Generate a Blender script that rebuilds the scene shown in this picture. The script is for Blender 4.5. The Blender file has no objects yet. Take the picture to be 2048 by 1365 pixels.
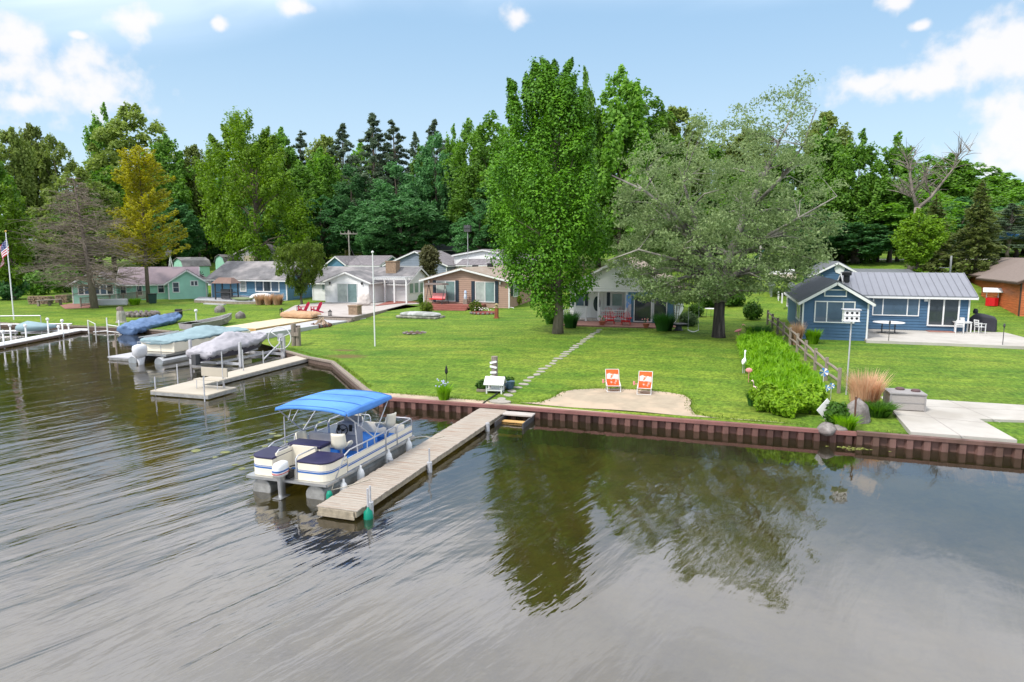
# Lakeside cottages seen from above the water. X runs along the shore, Y inland, Z up (metres, water at 0).
import bpy, math, random
import numpy as np
from mathutils import Vector, Matrix, geometry
from math import sin,cos,tan,radians,pi,sqrt,atan2
random.seed(7)
scn=bpy.context.scene; COL=scn.collection
FPX=1365.;HC=6.9;PT=radians(7.4);YAW=radians(17.5)
def ray(px,py):
    x=(px-1024)/FPX;y=-(py-682.5)/FPX
    c,s=cos(PT),sin(PT);X,Y,Z=x,c+y*s,-s+y*c
    c,s=cos(YAW),sin(YAW)
    return (X*c-Y*s,X*s+Y*c,Z)
SH=[(-250,46),(-63.7,45.4),(-49.3,45.6),(-42,44.6),(-36,44.9),(-33.5,41.5),(-28.4,38.35),(-24.6,35.9),(-22,34.7),(-15.9,27.9),(-14.35,26.26),(-8.8,26.26),(-1,26.12),(9.5,25.78),(200,25)]
def lerp(pts,x):
    if x<=pts[0][0]:return pts[0][1]
    for (a,b),(c,d) in zip(pts,pts[1:]):
        if x<=c:return b+(d-b)*(x-a)/(c-a)
    return pts[-1][1]
def gz(u,v):
    d=v-lerp(SH,u)
    z=.55+.03*max(0,min(d,60)) if d<20 else .55+.6+.022*min(d-20,40)
    vb=lerp([(-60,80),(-20,80),(0,66),(60,62)],u)
    e=v-vb
    if e>0:z+=.1*min(e,34)+.03*max(0,min(e-34,300))
    return z
def g(px,py):
    r=ray(px,py);t=5.
    for i in range(4000):
        t+=.05
        if HC+r[2]*t<gz(r[0]*t,r[1]*t):break
    return (r[0]*t,r[1]*t,HC+r[2]*t)
def onv(px,py,v):
    r=ray(px,py);t=v/r[1];return (r[0]*t,HC+r[2]*t)
def onu(px,py,u):
    r=ray(px,py);t=u/r[0];return (r[1]*t,HC+r[2]*t)
def at(px,py,z):
    r=ray(px,py);t=(z-HC)/r[2];return (r[0]*t,r[1]*t)
# ---------------------------------------------------------------- mesh helpers
class MB:
    def __init__(s): s.v=[];s.f=[];s.m=[];s.mi=0
    def add(s,vs,fs):
        n=len(s.v); s.v+= [tuple(p) for p in vs]
        for f in fs: s.f.append(tuple(n+i for i in f)); s.m.append(s.mi)
        return s
    def box(s,x0,x1,y0,y1,z0,z1):
        return s.add([(x0,y0,z0),(x1,y0,z0),(x1,y1,z0),(x0,y1,z0),(x0,y0,z1),(x1,y0,z1),(x1,y1,z1),(x0,y1,z1)],
            [(0,3,2,1),(4,5,6,7),(0,1,5,4),(1,2,6,5),(2,3,7,6),(3,0,4,7)])
    def bar(s,p,q,w=.05,h=None,up=(0,0,1)):
        p=Vector(p);q=Vector(q);h=h or w;d=(q-p).normalized();up=Vector(up)
        if abs(d.dot(up))>.98: up=Vector((0,1,0))
        a=d.cross(up).normalized();b=a.cross(d)
        P=[p-a*w/2-b*h/2,p+a*w/2-b*h/2,p+a*w/2+b*h/2,p-a*w/2+b*h/2]
        return s.add(P+[x+q-p for x in P],[(0,3,2,1),(4,5,6,7),(0,1,5,4),(1,2,6,5),(2,3,7,6),(3,0,4,7)])
    def tube(s,pts,r=.02,n=6,r2=None,cap=True):
        pts=[Vector(p) for p in pts];rings=[];k=len(pts);a=None
        for i,p in enumerate(pts):
            d=(pts[min(i+1,k-1)]-pts[max(i-1,0)]).normalized()
            if a is None:
                a=d.cross(Vector((0,0,1)) if abs(d.z)<.9 else Vector((1,0,0))).normalized()
            else: a=(a-d*a.dot(d)).normalized()
            b=d.cross(a);rr=r if r2 is None else r+(r2-r)*i/(k-1)
            if hasattr(r,'__len__'): rr=r[i]
            rings.append([p+(a*cos(2*pi*j/n)+b*sin(2*pi*j/n))*rr for j in range(n)])
        vs=[x for R in rings for x in R];fs=[]
        for i in range(k-1):
            for j in range(n): fs.append((i*n+j,i*n+(j+1)%n,(i+1)*n+(j+1)%n,(i+1)*n+j))
        if cap: fs+=[tuple(range(n-1,-1,-1)),tuple((k-1)*n+j for j in range(n))]
        return s.add(vs,fs)
    def lathe(s,prof,c=(0,0,0),n=12,sx=1,sy=1):
        vs=[];k=len(prof)
        for r,z in prof:
            for j in range(n): vs.append((c[0]+r*sx*cos(2*pi*j/n),c[1]+r*sy*sin(2*pi*j/n),c[2]+z))
        fs=[(i*n+j,i*n+(j+1)%n,(i+1)*n+(j+1)%n,(i+1)*n+j) for i in range(k-1) for j in range(n)]
        return s.add(vs,fs+[tuple(range(n-1,-1,-1)),tuple((k-1)*n+j for j in range(n))])
    def ball(s,c,rx,ry=None,rz=None,n=10,k=6,jit=0,rnd=random):
        ry=ry or rx;rz=rz or rx;vs=[];fs=[]
        for i in range(k+1):
            t=pi*i/k
            for j in range(n):
                q=1+jit*(rnd.random()-.5)
                vs.append((c[0]+rx*q*sin(t)*cos(2*pi*j/n),c[1]+ry*q*sin(t)*sin(2*pi*j/n),c[2]+rz*q*cos(t)))
        for i in range(k):
            for j in range(n): fs.append((i*n+j,(i+1)*n+j,(i+1)*n+(j+1)%n,i*n+(j+1)%n))
        return s.add(vs,fs)
    def prism(s,poly,z0,z1):
        n=len(poly);A=sum(poly[i][0]*poly[(i+1)%n][1]-poly[(i+1)%n][0]*poly[i][1] for i in range(n))
        if A<0: poly=poly[::-1]
        return s.add([(x,y,z0) for x,y in poly]+[(x,y,z1) for x,y in poly],[tuple(range(n-1,-1,-1)),tuple(range(n,2*n))]+[(i,(i+1)%n,n+(i+1)%n,n+i) for i in range(n)])
    def ext(s,poly,f,d0,d1):   # poly in a plane given by f(a,b,d)
        n=len(poly)
        return s.add([f(a,b,d0) for a,b in poly]+[f(a,b,d1) for a,b in poly],[tuple(range(n-1,-1,-1)),tuple(range(n,2*n))]+[(i,(i+1)%n,n+(i+1)%n,n+i) for i in range(n)])
    def loft(s,secs,cap=True):  # list of rings with equal counts
        n=len(secs[0]);k=len(secs);fs=[(i*n+j,i*n+(j+1)%n,(i+1)*n+(j+1)%n,(i+1)*n+j) for i in range(k-1) for j in range(n)]
        if cap: fs+=[tuple(range(n-1,-1,-1)),tuple((k-1)*n+j for j in range(n))]
        return s.add([p for R in secs for p in R],fs)
    def grid(s,fn,nu,nv):
        return s.add([fn(i/nu,j/nv) for j in range(nv+1) for i in range(nu+1)],[(j*(nu+1)+i,j*(nu+1)+i+1,(j+1)*(nu+1)+i+1,(j+1)*(nu+1)+i) for j in range(nv) for i in range(nu)])
    def mesh(s,name,mats,smooth=False):
        me=bpy.data.meshes.new(name);me.from_pydata(s.v,[],s.f)
        for m in (mats if isinstance(mats,(list,tuple)) else [mats]): me.materials.append(m)
        if any(s.m): me.polygons.foreach_set('material_index',s.m)
        if smooth: me.polygons.foreach_set('use_smooth',[True]*len(s.f))
        me.update();return me
    def build(s,name,mats,parent=None,smooth=False,bevel=0,sub=0,loc=None,rot=0,rum=None):
        o=bpy.data.objects.new(name,s.mesh(name,mats,smooth));COL.objects.link(o)
        if parent: o.parent=parent
        if loc is not None: o.location=loc
        if rot: o.rotation_euler.z=rot
        if bevel:
            b=o.modifiers.new('bevel','BEVEL');b.width=bevel;b.segments=2;b.limit_method='ANGLE'
        if sub:
            b=o.modifiers.new('sub','SUBSURF');b.levels=sub;b.render_levels=sub
        if rum:   # rumpled cloth: (strength, size)
            b=o.modifiers.new('sub','SUBSURF');b.levels=b.render_levels=2
            for st_,sz in (rum,(rum[0]*.55,rum[1]*.3)):
                t=bpy.data.textures.new('folds','CLOUDS');t.noise_scale=sz;t.noise_depth=1
                b=o.modifiers.new('folds','DISPLACE');b.texture=t;b.strength=st_;b.mid_level=.5;b.texture_coords='LOCAL'
        return o
def tag(o,label,cat,group=None,kind=None):
    o['label']=label;o['category']=cat
    if group:o['group']=group
    if kind:o['kind']=kind
    return o
def th(name,label,cat,loc=(0,0,0),rot=0,group=None):
    o=bpy.data.objects.new(name,None);o.empty_display_size=.2;COL.objects.link(o)
    o.location=loc;o.rotation_euler.z=rot;return tag(o,label,cat,group)
def dup(o,loc,rot=None,label=None,group=None,scale=None):
    c=o.copy();COL.objects.link(c);c.location=loc
    if rot is not None:c.rotation_euler.z=rot
    if scale:c.scale=scale
    if label:c['label']=label
    if group:c['group']=group
    for ch in o.children:
        d=ch.copy();COL.objects.link(d);d.parent=c
        for gch in ch.children:
            e=gch.copy();COL.objects.link(e);e.parent=d
    return c
def st(name,mb,m,**k):
    o=mb.build(name,m,**k);o['kind']='structure';return o
# ---------------------------------------------------------------- materials
MATS={}
def nt(m): return m.node_tree.nodes,m.node_tree.links
def mat(name,c,rough=.7,var=.15,scale=3.,metal=0.,bump=0.,bscale=40.,c2=None,spec=.3,stretch=(1,1,1),c2s=(.45,.6),coord='Object',trans=0,alpha=1):
    if name in MATS:return MATS[name]
    m=bpy.data.materials.new(name);m.use_nodes=True;N,L=nt(m);b=N['Principled BSDF'];MATS[name]=m
    b.inputs['Roughness'].default_value=rough;b.inputs['Metallic'].default_value=metal;b.inputs['Specular IOR Level'].default_value=spec
    tc=N.new('ShaderNodeTexCoord');mp=N.new('ShaderNodeMapping');L.new(tc.outputs[coord],mp.inputs[0]);mp.inputs['Scale'].default_value=stretch
    n=N.new('ShaderNodeTexNoise');L.new(mp.outputs[0],n.inputs[0]);n.inputs['Scale'].default_value=scale;n.inputs['Detail'].default_value=5;n.inputs['Roughness'].default_value=.65
    r=N.new('ShaderNodeValToRGB');L.new(n.outputs[0],r.inputs[0])
    r.color_ramp.elements[0].position=.3;r.color_ramp.elements[1].position=.72
    r.color_ramp.elements[0].color=(*[x*(1-var) for x in c],1);r.color_ramp.elements[1].color=(*[min(1,x*(1+var)) for x in c],1)
    out=r.outputs[0]
    if c2:
        n2=N.new('ShaderNodeTexNoise');L.new(mp.outputs[0],n2.inputs[0]);n2.inputs['Scale'].default_value=scale*.37;n2.inputs['Detail'].default_value=6
        mr=N.new('ShaderNodeMapRange');L.new(n2.outputs[0],mr.inputs[0]);mr.inputs[1].default_value=c2s[0];mr.inputs[2].default_value=c2s[1]
        mx=N.new('ShaderNodeMix');mx.data_type='RGBA';L.new(mr.outputs[0],mx.inputs[0]);L.new(out,mx.inputs[6]);mx.inputs[7].default_value=(*c2,1);out=mx.outputs[2]
    L.new(out,b.inputs['Base Color'])
    if bump:
        n3=N.new('ShaderNodeTexNoise');L.new(mp.outputs[0],n3.inputs[0]);n3.inputs['Scale'].default_value=bscale;n3.inputs['Detail'].default_value=4
        bp=N.new('ShaderNodeBump');bp.inputs['Strength'].default_value=bump;bp.inputs['Distance'].default_value=.03;L.new(n3.outputs[0],bp.inputs['Height']);L.new(bp.outputs[0],b.inputs['Normal'])
    return m
RND=.38
def leafmat(name,c1,c2,c3=None,tr=.4,rough=.55,nscale=.6):
    if name in MATS:return MATS[name]
    m=bpy.data.materials.new(name);m.use_nodes=True;N,L=nt(m);N.remove(N['Principled BSDF']);MATS[name]=m
    ge=N.new('ShaderNodeNewGeometry');tc=N.new('ShaderNodeTexCoord');n=N.new('ShaderNodeTexNoise');L.new(tc.outputs['Object'],n.inputs[0]);n.inputs['Scale'].default_value=nscale;n.inputs['Detail'].default_value=2
    oi=N.new('ShaderNodeObjectInfo')
    a=N.new('ShaderNodeMath');a.operation='MULTIPLY_ADD';L.new(ge.outputs['Random Per Island'],a.inputs[0]);a.inputs[1].default_value=RND
    sc=N.new('ShaderNodeMath');sc.operation='MULTIPLY';L.new(n.outputs[0],sc.inputs[0]);sc.inputs[1].default_value=1-RND;L.new(sc.outputs[0],a.inputs[2])
    r=N.new('ShaderNodeValToRGB');L.new(a.outputs[0],r.inputs[0]);e=r.color_ramp.elements
    e[0].position=.15;e[0].color=(*c1,1);e[1].position=.8;e[1].color=(*c2,1)
    if c3: x=e.new(.93);x.color=(*c3,1)
    hs=N.new('ShaderNodeHueSaturation');L.new(r.outputs[0],hs.inputs['Color'])
    v=N.new('ShaderNodeMapRange');L.new(oi.outputs['Random'],v.inputs[0]);v.inputs[3].default_value=.8;v.inputs[4].default_value=1.25;L.new(v.outputs[0],hs.inputs['Value'])
    d=N.new('ShaderNodeBsdfPrincipled');d.inputs['Roughness'].default_value=rough;d.inputs['Specular IOR Level'].default_value=.25;L.new(hs.outputs[0],d.inputs['Base Color'])
    t=N.new('ShaderNodeBsdfTranslucent');h2=N.new('ShaderNodeHueSaturation');L.new(hs.outputs[0],h2.inputs['Color']);h2.inputs['Value'].default_value=1.25;h2.inputs['Saturation'].default_value=1.1;L.new(h2.outputs[0],t.inputs[0])
    mx=N.new('ShaderNodeMixShader');mx.inputs[0].default_value=tr;L.new(d.outputs[0],mx.inputs[1]);L.new(t.outputs[0],mx.inputs[2]);L.new(mx.outputs[0],N['Material Output'].inputs[0])
    return m
def glassmat(name,c,rough=.04,spec=.6,var=.3,scale=.8):
    return mat(name,c,rough,var,scale,spec=spec)
M={}
M['white']=mat('white_paint',(.67,.67,.67),.45,.06,2)
M['wsid']=mat('white_vinyl',(.73,.73,.73),.5,.06,1.2,c2=(.62,.62,.6),c2s=(.55,.75))
M['blue']=mat('blue_siding',(.052,.115,.2),.55,.12,1.0)
M['tan']=mat('tan_siding',(.36,.235,.18),.6,.1,1.2)
M['mint']=mat('mint_siding',(.31,.58,.46),.6,.1,1.)
M['cottage']=mat('cottage_blue',(.09,.2,.3),.6,.12,1.)
M['greyb']=mat('grey_blue_siding',(.2,.235,.29),.6,.1,1.)
M['lgrey']=mat('light_grey_siding',(.4,.4,.42),.6,.08,1.)
M['beige']=mat('beige_siding',(.52,.46,.36),.6,.08,1.)
M['navys']=mat('dark_navy_siding',(.02,.033,.05),.5,.15,1.)
M['log']=mat('orange_log_stain',(.47,.135,.048),.5,.3,1.5,stretch=(.6,.6,5))
M['shing']=mat('grey_shingles',(.17,.155,.165),.9,.22,6,bump=.5,bscale=14,c2=(.26,.24,.25),c2s=(.5,.72))
M['shingd']=mat('weathered_shingles',(.15,.145,.15),.9,.3,1.4,bump=.5,bscale=14,c2=(.27,.25,.25),c2s=(.48,.66))
M['shingt']=mat('tan_shingles',(.26,.205,.16),.9,.2,6,bump=.5,bscale=14,c2=(.31,.26,.22))
M['purple']=mat('purple_metal_roof',(.165,.125,.145),.45,.15,1.5,c2=(.21,.16,.175))
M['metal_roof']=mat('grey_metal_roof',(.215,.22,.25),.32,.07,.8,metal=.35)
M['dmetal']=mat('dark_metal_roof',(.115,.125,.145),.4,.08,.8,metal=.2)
M['alu']=mat('aluminium',(.5,.5,.5),.35,.15,3,metal=.85,spec=.5)
M['dalu']=mat('dull_aluminium',(.3,.3,.29),.55,.25,5,metal=.5)
M['galv']=mat('galvanised_pole',(.48,.48,.5),.5,.12,3,metal=.4)
M['deckw']=mat('weathered_dock_boards',(.35,.31,.265),.85,.3,5,stretch=(.5,12,1),bump=.3,bscale=8,c2=(.27,.19,.14),c2s=(.5,.66))
M['wood']=mat('grey_weathered_wood',(.24,.2,.165),.85,.3,4,stretch=(3,3,.6),bump=.4,bscale=20)
M['newwood']=mat('new_lumber',(.6,.48,.33),.7,.12,2,stretch=(1,8,1))
M['goldwood']=mat('golden_lumber',(.5,.3,.11),.7,.15,2)
M['grdeck']=mat('grey_deck_boards',(.42,.385,.36),.8,.1,2,stretch=(1,6,1),c2=(.34,.3,.28))
M['reddeck']=mat('red_deck_boards',(.27,.095,.075),.7,.2,2,stretch=(1,6,1))
M['cream']=mat('cream_fibreglass',(.72,.66,.54),.35,.07,1.5)
M['creamdock']=mat('cream_dock_panel',(.42,.375,.305),.6,.07,1.)
M['stripe']=mat('blue_stripe',(.02,.11,.36),.4,.05)
M['navy']=mat('navy_vinyl',(.022,.02,.06),.5,.2)
M['canvas']=mat('blue_canvas',(.075,.22,.56),.8,.15,1.6,c2=(.1,.27,.62),bump=.1,bscale=3)
M['carpet']=mat('blue_marine_carpet',(.025,.15,.48),.9,.12,5)
M['greyv']=mat('grey_vinyl',(.36,.35,.38),.6,.1)
M['black']=mat('black_plastic',(.018,.018,.02),.45,.2)
M['dgrey']=mat('dark_grey_metal',(.06,.06,.065),.5,.2)
M['red']=mat('red_painted_wood',(.56,.014,.018),.45,.12)
M['glass']=glassmat('dark_window_glass',(.035,.045,.055))
M['glassb']=glassmat('window_glass_blue_tint',(.06,.1,.15))
M['blind']=glassmat('window_glass_over_blinds',(.36,.4,.38),rough=.15)
M['blindt']=glassmat('window_glass_teal_screen',(.16,.24,.24),rough=.15)
M['conc']=mat('concrete',(.415,.39,.355),.85,.1,1.2,c2=(.325,.3,.265),c2s=(.48,.68),bump=.1,bscale=60)
M['sand']=mat('sand',(.345,.285,.21),.95,.12,2.2,c2=(.43,.335,.245),bump=.6,bscale=22)
M['brick']=mat('brick_pavers',(.3,.15,.12),.85,.2,6)
M['pile']=mat('steel_sheet_piling',(.15,.075,.062),.6,.3,2,c2=(.07,.035,.028),c2s=(.47,.66),stretch=(1,1,.4),bump=.2)
M['pilecap']=mat('painted_wall_cap',(.185,.085,.074),.6,.2,2,c2=(.24,.1,.095),c2s=(.45,.7))
M['pile2']=mat('brown_sheet_piling',(.155,.085,.072),.65,.3,2,c2=(.085,.05,.036),c2s=(.46,.66),stretch=(1,1,.4))
M['bark']=mat('bark',(.11,.085,.07),.95,.4,3,stretch=(3,3,.5),bump=1,bscale=10)
M['barkd']=mat('dark_bark',(.045,.038,.036),.95,.5,3,stretch=(4,4,.4),bump=1,bscale=8,c2=(.13,.11,.1),c2s=(.52,.7))
M['barkp']=mat('pale_bark',(.33,.31,.27),.9,.3,3,stretch=(2,2,.7),bump=.6)
M['barkl']=mat('pale_limb_bark',(.24,.225,.2),.9,.35,2,c2=(.1,.09,.085),c2s=(.45,.6))
M['barkg']=mat('grey_bark',(.19,.15,.125),.95,.3,3,stretch=(3,3,.5),bump=.8,bscale=10)
M['deadtwig']=mat('dead_twigs',(.2,.165,.13),.95,.3,3)
M['rock']=mat('granite',(.21,.19,.18),.9,.4,6,c2=(.13,.11,.105),bump=.6,bscale=12)
M['teal']=mat('teal_boat_cover',(.225,.315,.345),.75,.12,1.5,bump=.3,bscale=3)
M['silver']=mat('silver_boat_cover',(.36,.345,.375),.7,.1,1.5,bump=.5,bscale=4)
M['tarp']=mat('blue_tarp',(.1,.17,.31),.55,.2,1.5,bump=.7,bscale=3)
M['tantarp']=mat('tan_tarp',(.43,.27,.16),.8,.12,2,bump=.6,bscale=5)
M['green']=mat('green_buoy',(.0,.2,.13),.5,.1)
M['redp']=mat('red_plastic',(.5,.03,.03),.5,.1)
M['pink']=mat('pink_plastic',(.7,.27,.27),.5,.15)
M['orange']=mat('orange_print_fabric',(.68,.1,.02),.8,.2,4,c2=(.75,.42,.36),c2s=(.5,.53))
M['orangep']=mat('pale_print_fabric',(.78,.5,.46),.8,.15,14,c2=(.7,.13,.05),c2s=(.52,.58))
M['terra']=mat('terracotta',(.33,.1,.06),.8,.15)
M['stepst']=mat('stepping_stone',(.31,.285,.25),.9,.12,4)
M['rope']=mat('pale_rope',(.5,.45,.36),.9,.1)
M['hose']=mat('dark_hose',(.02,.025,.02),.6,.1)
M['mulch']=mat('mulch',(.09,.055,.04),.95,.35,8,bump=1)
M['dkgrey']=mat('grey_resin',(.27,.255,.25),.6,.1)
M['wick']=mat('grey_wicker',(.36,.33,.31),.8,.15,8,stretch=(1,1,12),bump=.5)
M['shrub']=leafmat('shrub_leaves',(.03,.09,.012),(.09,.2,.02))
M['yshrub']=leafmat('golden_shrub_leaves',(.16,.26,.01),(.38,.5,.03))
M['bed']=leafmat('bright_leaf_blades',(.1,.27,.008),(.3,.55,.02),(.42,.62,.05))
M['rosel']=leafmat('lime_shrub_leaves',(.09,.21,.01),(.28,.44,.022),(.4,.42,.05))
M['dgrass']=leafmat('dark_grass_blades',(.02,.08,.012),(.06,.17,.03))
M['dry']=leafmat('dry_grass_blades',(.4,.25,.15),(.62,.43,.29))
SUN_E=2.35;EXPO=.72
SKY_LO=(4.4,5.7,6.6);SKY_HI=(2.45,3.95,5.65);SKY_MIX=.85
OV_A=(8.0,8.4,9.2);OV_B=(11.8,12.3,13.3);CLOUD=(6.2,6.1,6.2)
GR_A=(.082,.165,.016);GR_B=(.15,.228,.026);GR_Y=(.24,.262,.045);GR_D=(.05,.135,.015)
WR=72;WB=.44;W_IOR=2.45;WZ=.2
# ---------------------------------------------------------------- camera, light, sky
cam=bpy.data.cameras.new('camera');co=bpy.data.objects.new('camera',cam);COL.objects.link(co);scn.camera=co
co.location=(0,0,HC);co.rotation_euler=(radians(90)-PT,0,YAW);cam.sensor_width=36;cam.lens=36*FPX/2048;cam.clip_end=4000
SUN_EL=radians(52);SUN_AZ=radians(212)   # azimuth of the sun, from +Y clockwise
sd=Vector((sin(SUN_AZ)*cos(SUN_EL),cos(SUN_AZ)*cos(SUN_EL),sin(SUN_EL)))
sl=bpy.data.lights.new('sun','SUN');sl.energy=SUN_E;sl.angle=radians(9);sl.color=(1,.95,.88)
so=bpy.data.objects.new('sun',sl);COL.objects.link(so);so.rotation_euler=sd.to_track_quat('Z','Y').to_euler()
scn.view_settings.view_transform='Standard';scn.view_settings.look='None';scn.view_settings.exposure=EXPO
w=bpy.data.worlds.new('World');scn.world=w;w.use_nodes=True;N=w.node_tree.nodes;L=w.node_tree.links
bg=N['Background'];bg.inputs[1].default_value=.1
sky=N.new('ShaderNodeTexSky');sky.sky_type='NISHITA';sky.sun_disc=False;sky.sun_elevation=SUN_EL;sky.sun_rotation=SUN_AZ;sky.air_density=1.;sky.dust_density=.6;sky.ozone_density=1.5
tc=N.new('ShaderNodeTexCoord')
def mth(op,a,b=None,c=None):
    n=N.new('ShaderNodeMath');n.operation=op
    for i,x in enumerate((a,b,c)):
        if x is None:continue
        if isinstance(x,(int,float)):n.inputs[i].default_value=x
        else:L.new(x,n.inputs[i])
    return n.outputs[0]
def vmth(op,a,b):
    n=N.new('ShaderNodeVectorMath');n.operation=op
    for i,x in enumerate((a,b)):
        if isinstance(x,(tuple,Vector)):n.inputs[i].default_value=x
        else:L.new(x,n.inputs[i])
    return n
def smooth(x,a,b,lo=0,hi=1):
    n=N.new('ShaderNodeMapRange');n.interpolation_type='SMOOTHSTEP';L.new(x,n.inputs[0])
    for i,q in enumerate((a,b,lo,hi)): n.inputs[1+i].default_value=q
    return n.outputs[0]
def mixc(f,a,b):
    n=N.new('ShaderNodeMix');n.data_type='RGBA'
    for i,x in ((0,f),(6,a),(7,b)):
        if isinstance(x,(tuple,)):n.inputs[i].default_value=(*x,1)
        elif isinstance(x,(int,float)):n.inputs[i].default_value=x
        else:L.new(x,n.inputs[i])
    return n.outputs[2]
D=tc.outputs['Generated']
sep=N.new('ShaderNodeSeparateXYZ');L.new(D,sep.inputs[0]);el=sep.outputs[2]
nz=N.new('ShaderNodeTexNoise');L.new(D,nz.inputs[0]);nz.inputs['Scale'].default_value=9;nz.inputs['Detail'].default_value=7;nz.inputs['Roughness'].default_value=.55
n2=N.new('ShaderNodeTexNoise');n2.inputs['Scale'].default_value=38;n2.inputs['Detail'].default_value=5;L.new(D,n2.inputs[0])
off=mth('ADD',mth('MULTIPLY_ADD',nz.outputs[0],1.3,-.62),mth('MULTIPLY_ADD',n2.outputs[0],1.7,-.85))
# small cumulus heaps of the day: direction (from pixel rays), radii (rad)
CL=[(95,165,.125,.06),(40,85,.05,.03),(185,170,.05,.035),(60,200,.09,.025),(272,42,.028,.025),(438,48,.013,.011),(590,12,.022,.014),(1033,34,.024,.018),(155,70,.012,.006),
 (1870,155,.115,.028),(1980,110,.085,.04),(2045,95,.07,.045),(1750,165,.05,.016),(2010,285,.06,.045),(2060,255,.08,.06),(1840,52,.014,.007),(1792,6,.02,.014),(2075,330,.11,.02)]
cl=None
for px,py,rx,ry in CL:
    d=Vector(ray(px,py)).normalized();rt=Vector((d.y,-d.x,0)).normalized();up=rt.cross(d)
    a=mth('DIVIDE',vmth('DOT_PRODUCT',D,rt).outputs['Value'],rx)
    # height above the heap's centre line; clouds are flatter below
    b=mth('DIVIDE',mth('SUBTRACT',vmth('DOT_PRODUCT',D,up).outputs['Value'],0.),ry)
    q=mth('SUBTRACT',1.,mth('SQRT',mth('ADD',mth('MULTIPLY',a,a),mth('MULTIPLY',b,b))))
    f=mth('GREATER_THAN',vmth('DOT_PRODUCT',D,d).outputs['Value'],.5)
    q=mth('ADD',q,mth('MULTIPLY_ADD',f,9.,-9.))
    cl=q if cl is None else mth('MAXIMUM',cl,q)
cm=smooth(mth('ADD',cl,off),-.05,.75)
# nearly closed thin overcast higher up
n3=N.new('ShaderNodeTexNoise');n3.inputs['Scale'].default_value=2.6;n3.inputs['Detail'].default_value=6;n3.inputs['Distortion'].default_value=.6;L.new(vmth('MULTIPLY',D,(1,1,2.2)).outputs[0],n3.inputs[0])
lf=smooth(vmth('DOT_PRODUCT',D,Vector((-cos(YAW),-sin(YAW),0))).outputs['Value'],.1,.55)
ov=smooth(mth('ADD',mth('MULTIPLY_ADD',lf,.085,el),mth('MULTIPLY_ADD',n3.outputs[0],.08,-.04)),.3,.47)
blue=mixc(smooth(el,.0,.36),SKY_LO,SKY_HI)
base=mixc(SKY_MIX,sky.outputs[0],blue)
ovc=mixc(smooth(n3.outputs[0],.35,.65),OV_A,OV_B)
c=mixc(ov,base,ovc)
c=mixc(mth('MULTIPLY',cm,.93),c,CLOUD)
L.new(c,bg.inputs[0])
# ---------------------------------------------------------------- ground, water
def poly_sheet(name,poly,step,zf,m,kind='structure'):
    poly=[Vector(p) for p in poly];n=len(poly);pts=list(poly)
    x0=min(p.x for p in poly);x1=max(p.x for p in poly);y0=min(p.y for p in poly);y1=max(p.y for p in poly)
    nx=int((x1-x0)/step);ny=int((y1-y0)/step)
    for i in range(nx+1):
        for j in range(ny+1):
            p=Vector((x0+step*(i+.5),y0+step*(j+.5)))
            ins=False
            for k in range(n):
                a,b=poly[k],poly[(k+1)%n]
                if (a.y>p.y)!=(b.y>p.y) and p.x<(b.x-a.x)*(p.y-a.y)/(b.y-a.y)+a.x: ins=not ins
            if ins and min(((p-(a+(b-a)*max(0,min(1,(p-a).dot(b-a)/max(1e-9,(b-a).length_squared))))).length for a,b in zip(poly,poly[1:]+poly[:1])))>step*.3: pts.append(p)
    r=geometry.delaunay_2d_cdt(pts,[(i,(i+1)%n) for i in range(n)],[],1,1e-4)
    mb=MB();mb.add([(p.x,p.y,zf(p.x,p.y)) for p in r[0]],[tuple(f) for f in r[2]])
    o=mb.build(name,m,smooth=True);o['kind']=kind
    return o
def dens(poly,step):
    out=[]
    for a,b in zip(poly,poly[1:]+poly[:1]):
        k=max(1,int(math.dist(a,b)/step))
        out+=[(a[0]+(b[0]-a[0])*i/k,a[1]+(b[1]-a[1])*i/k) for i in range(k)]
    return out
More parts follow.
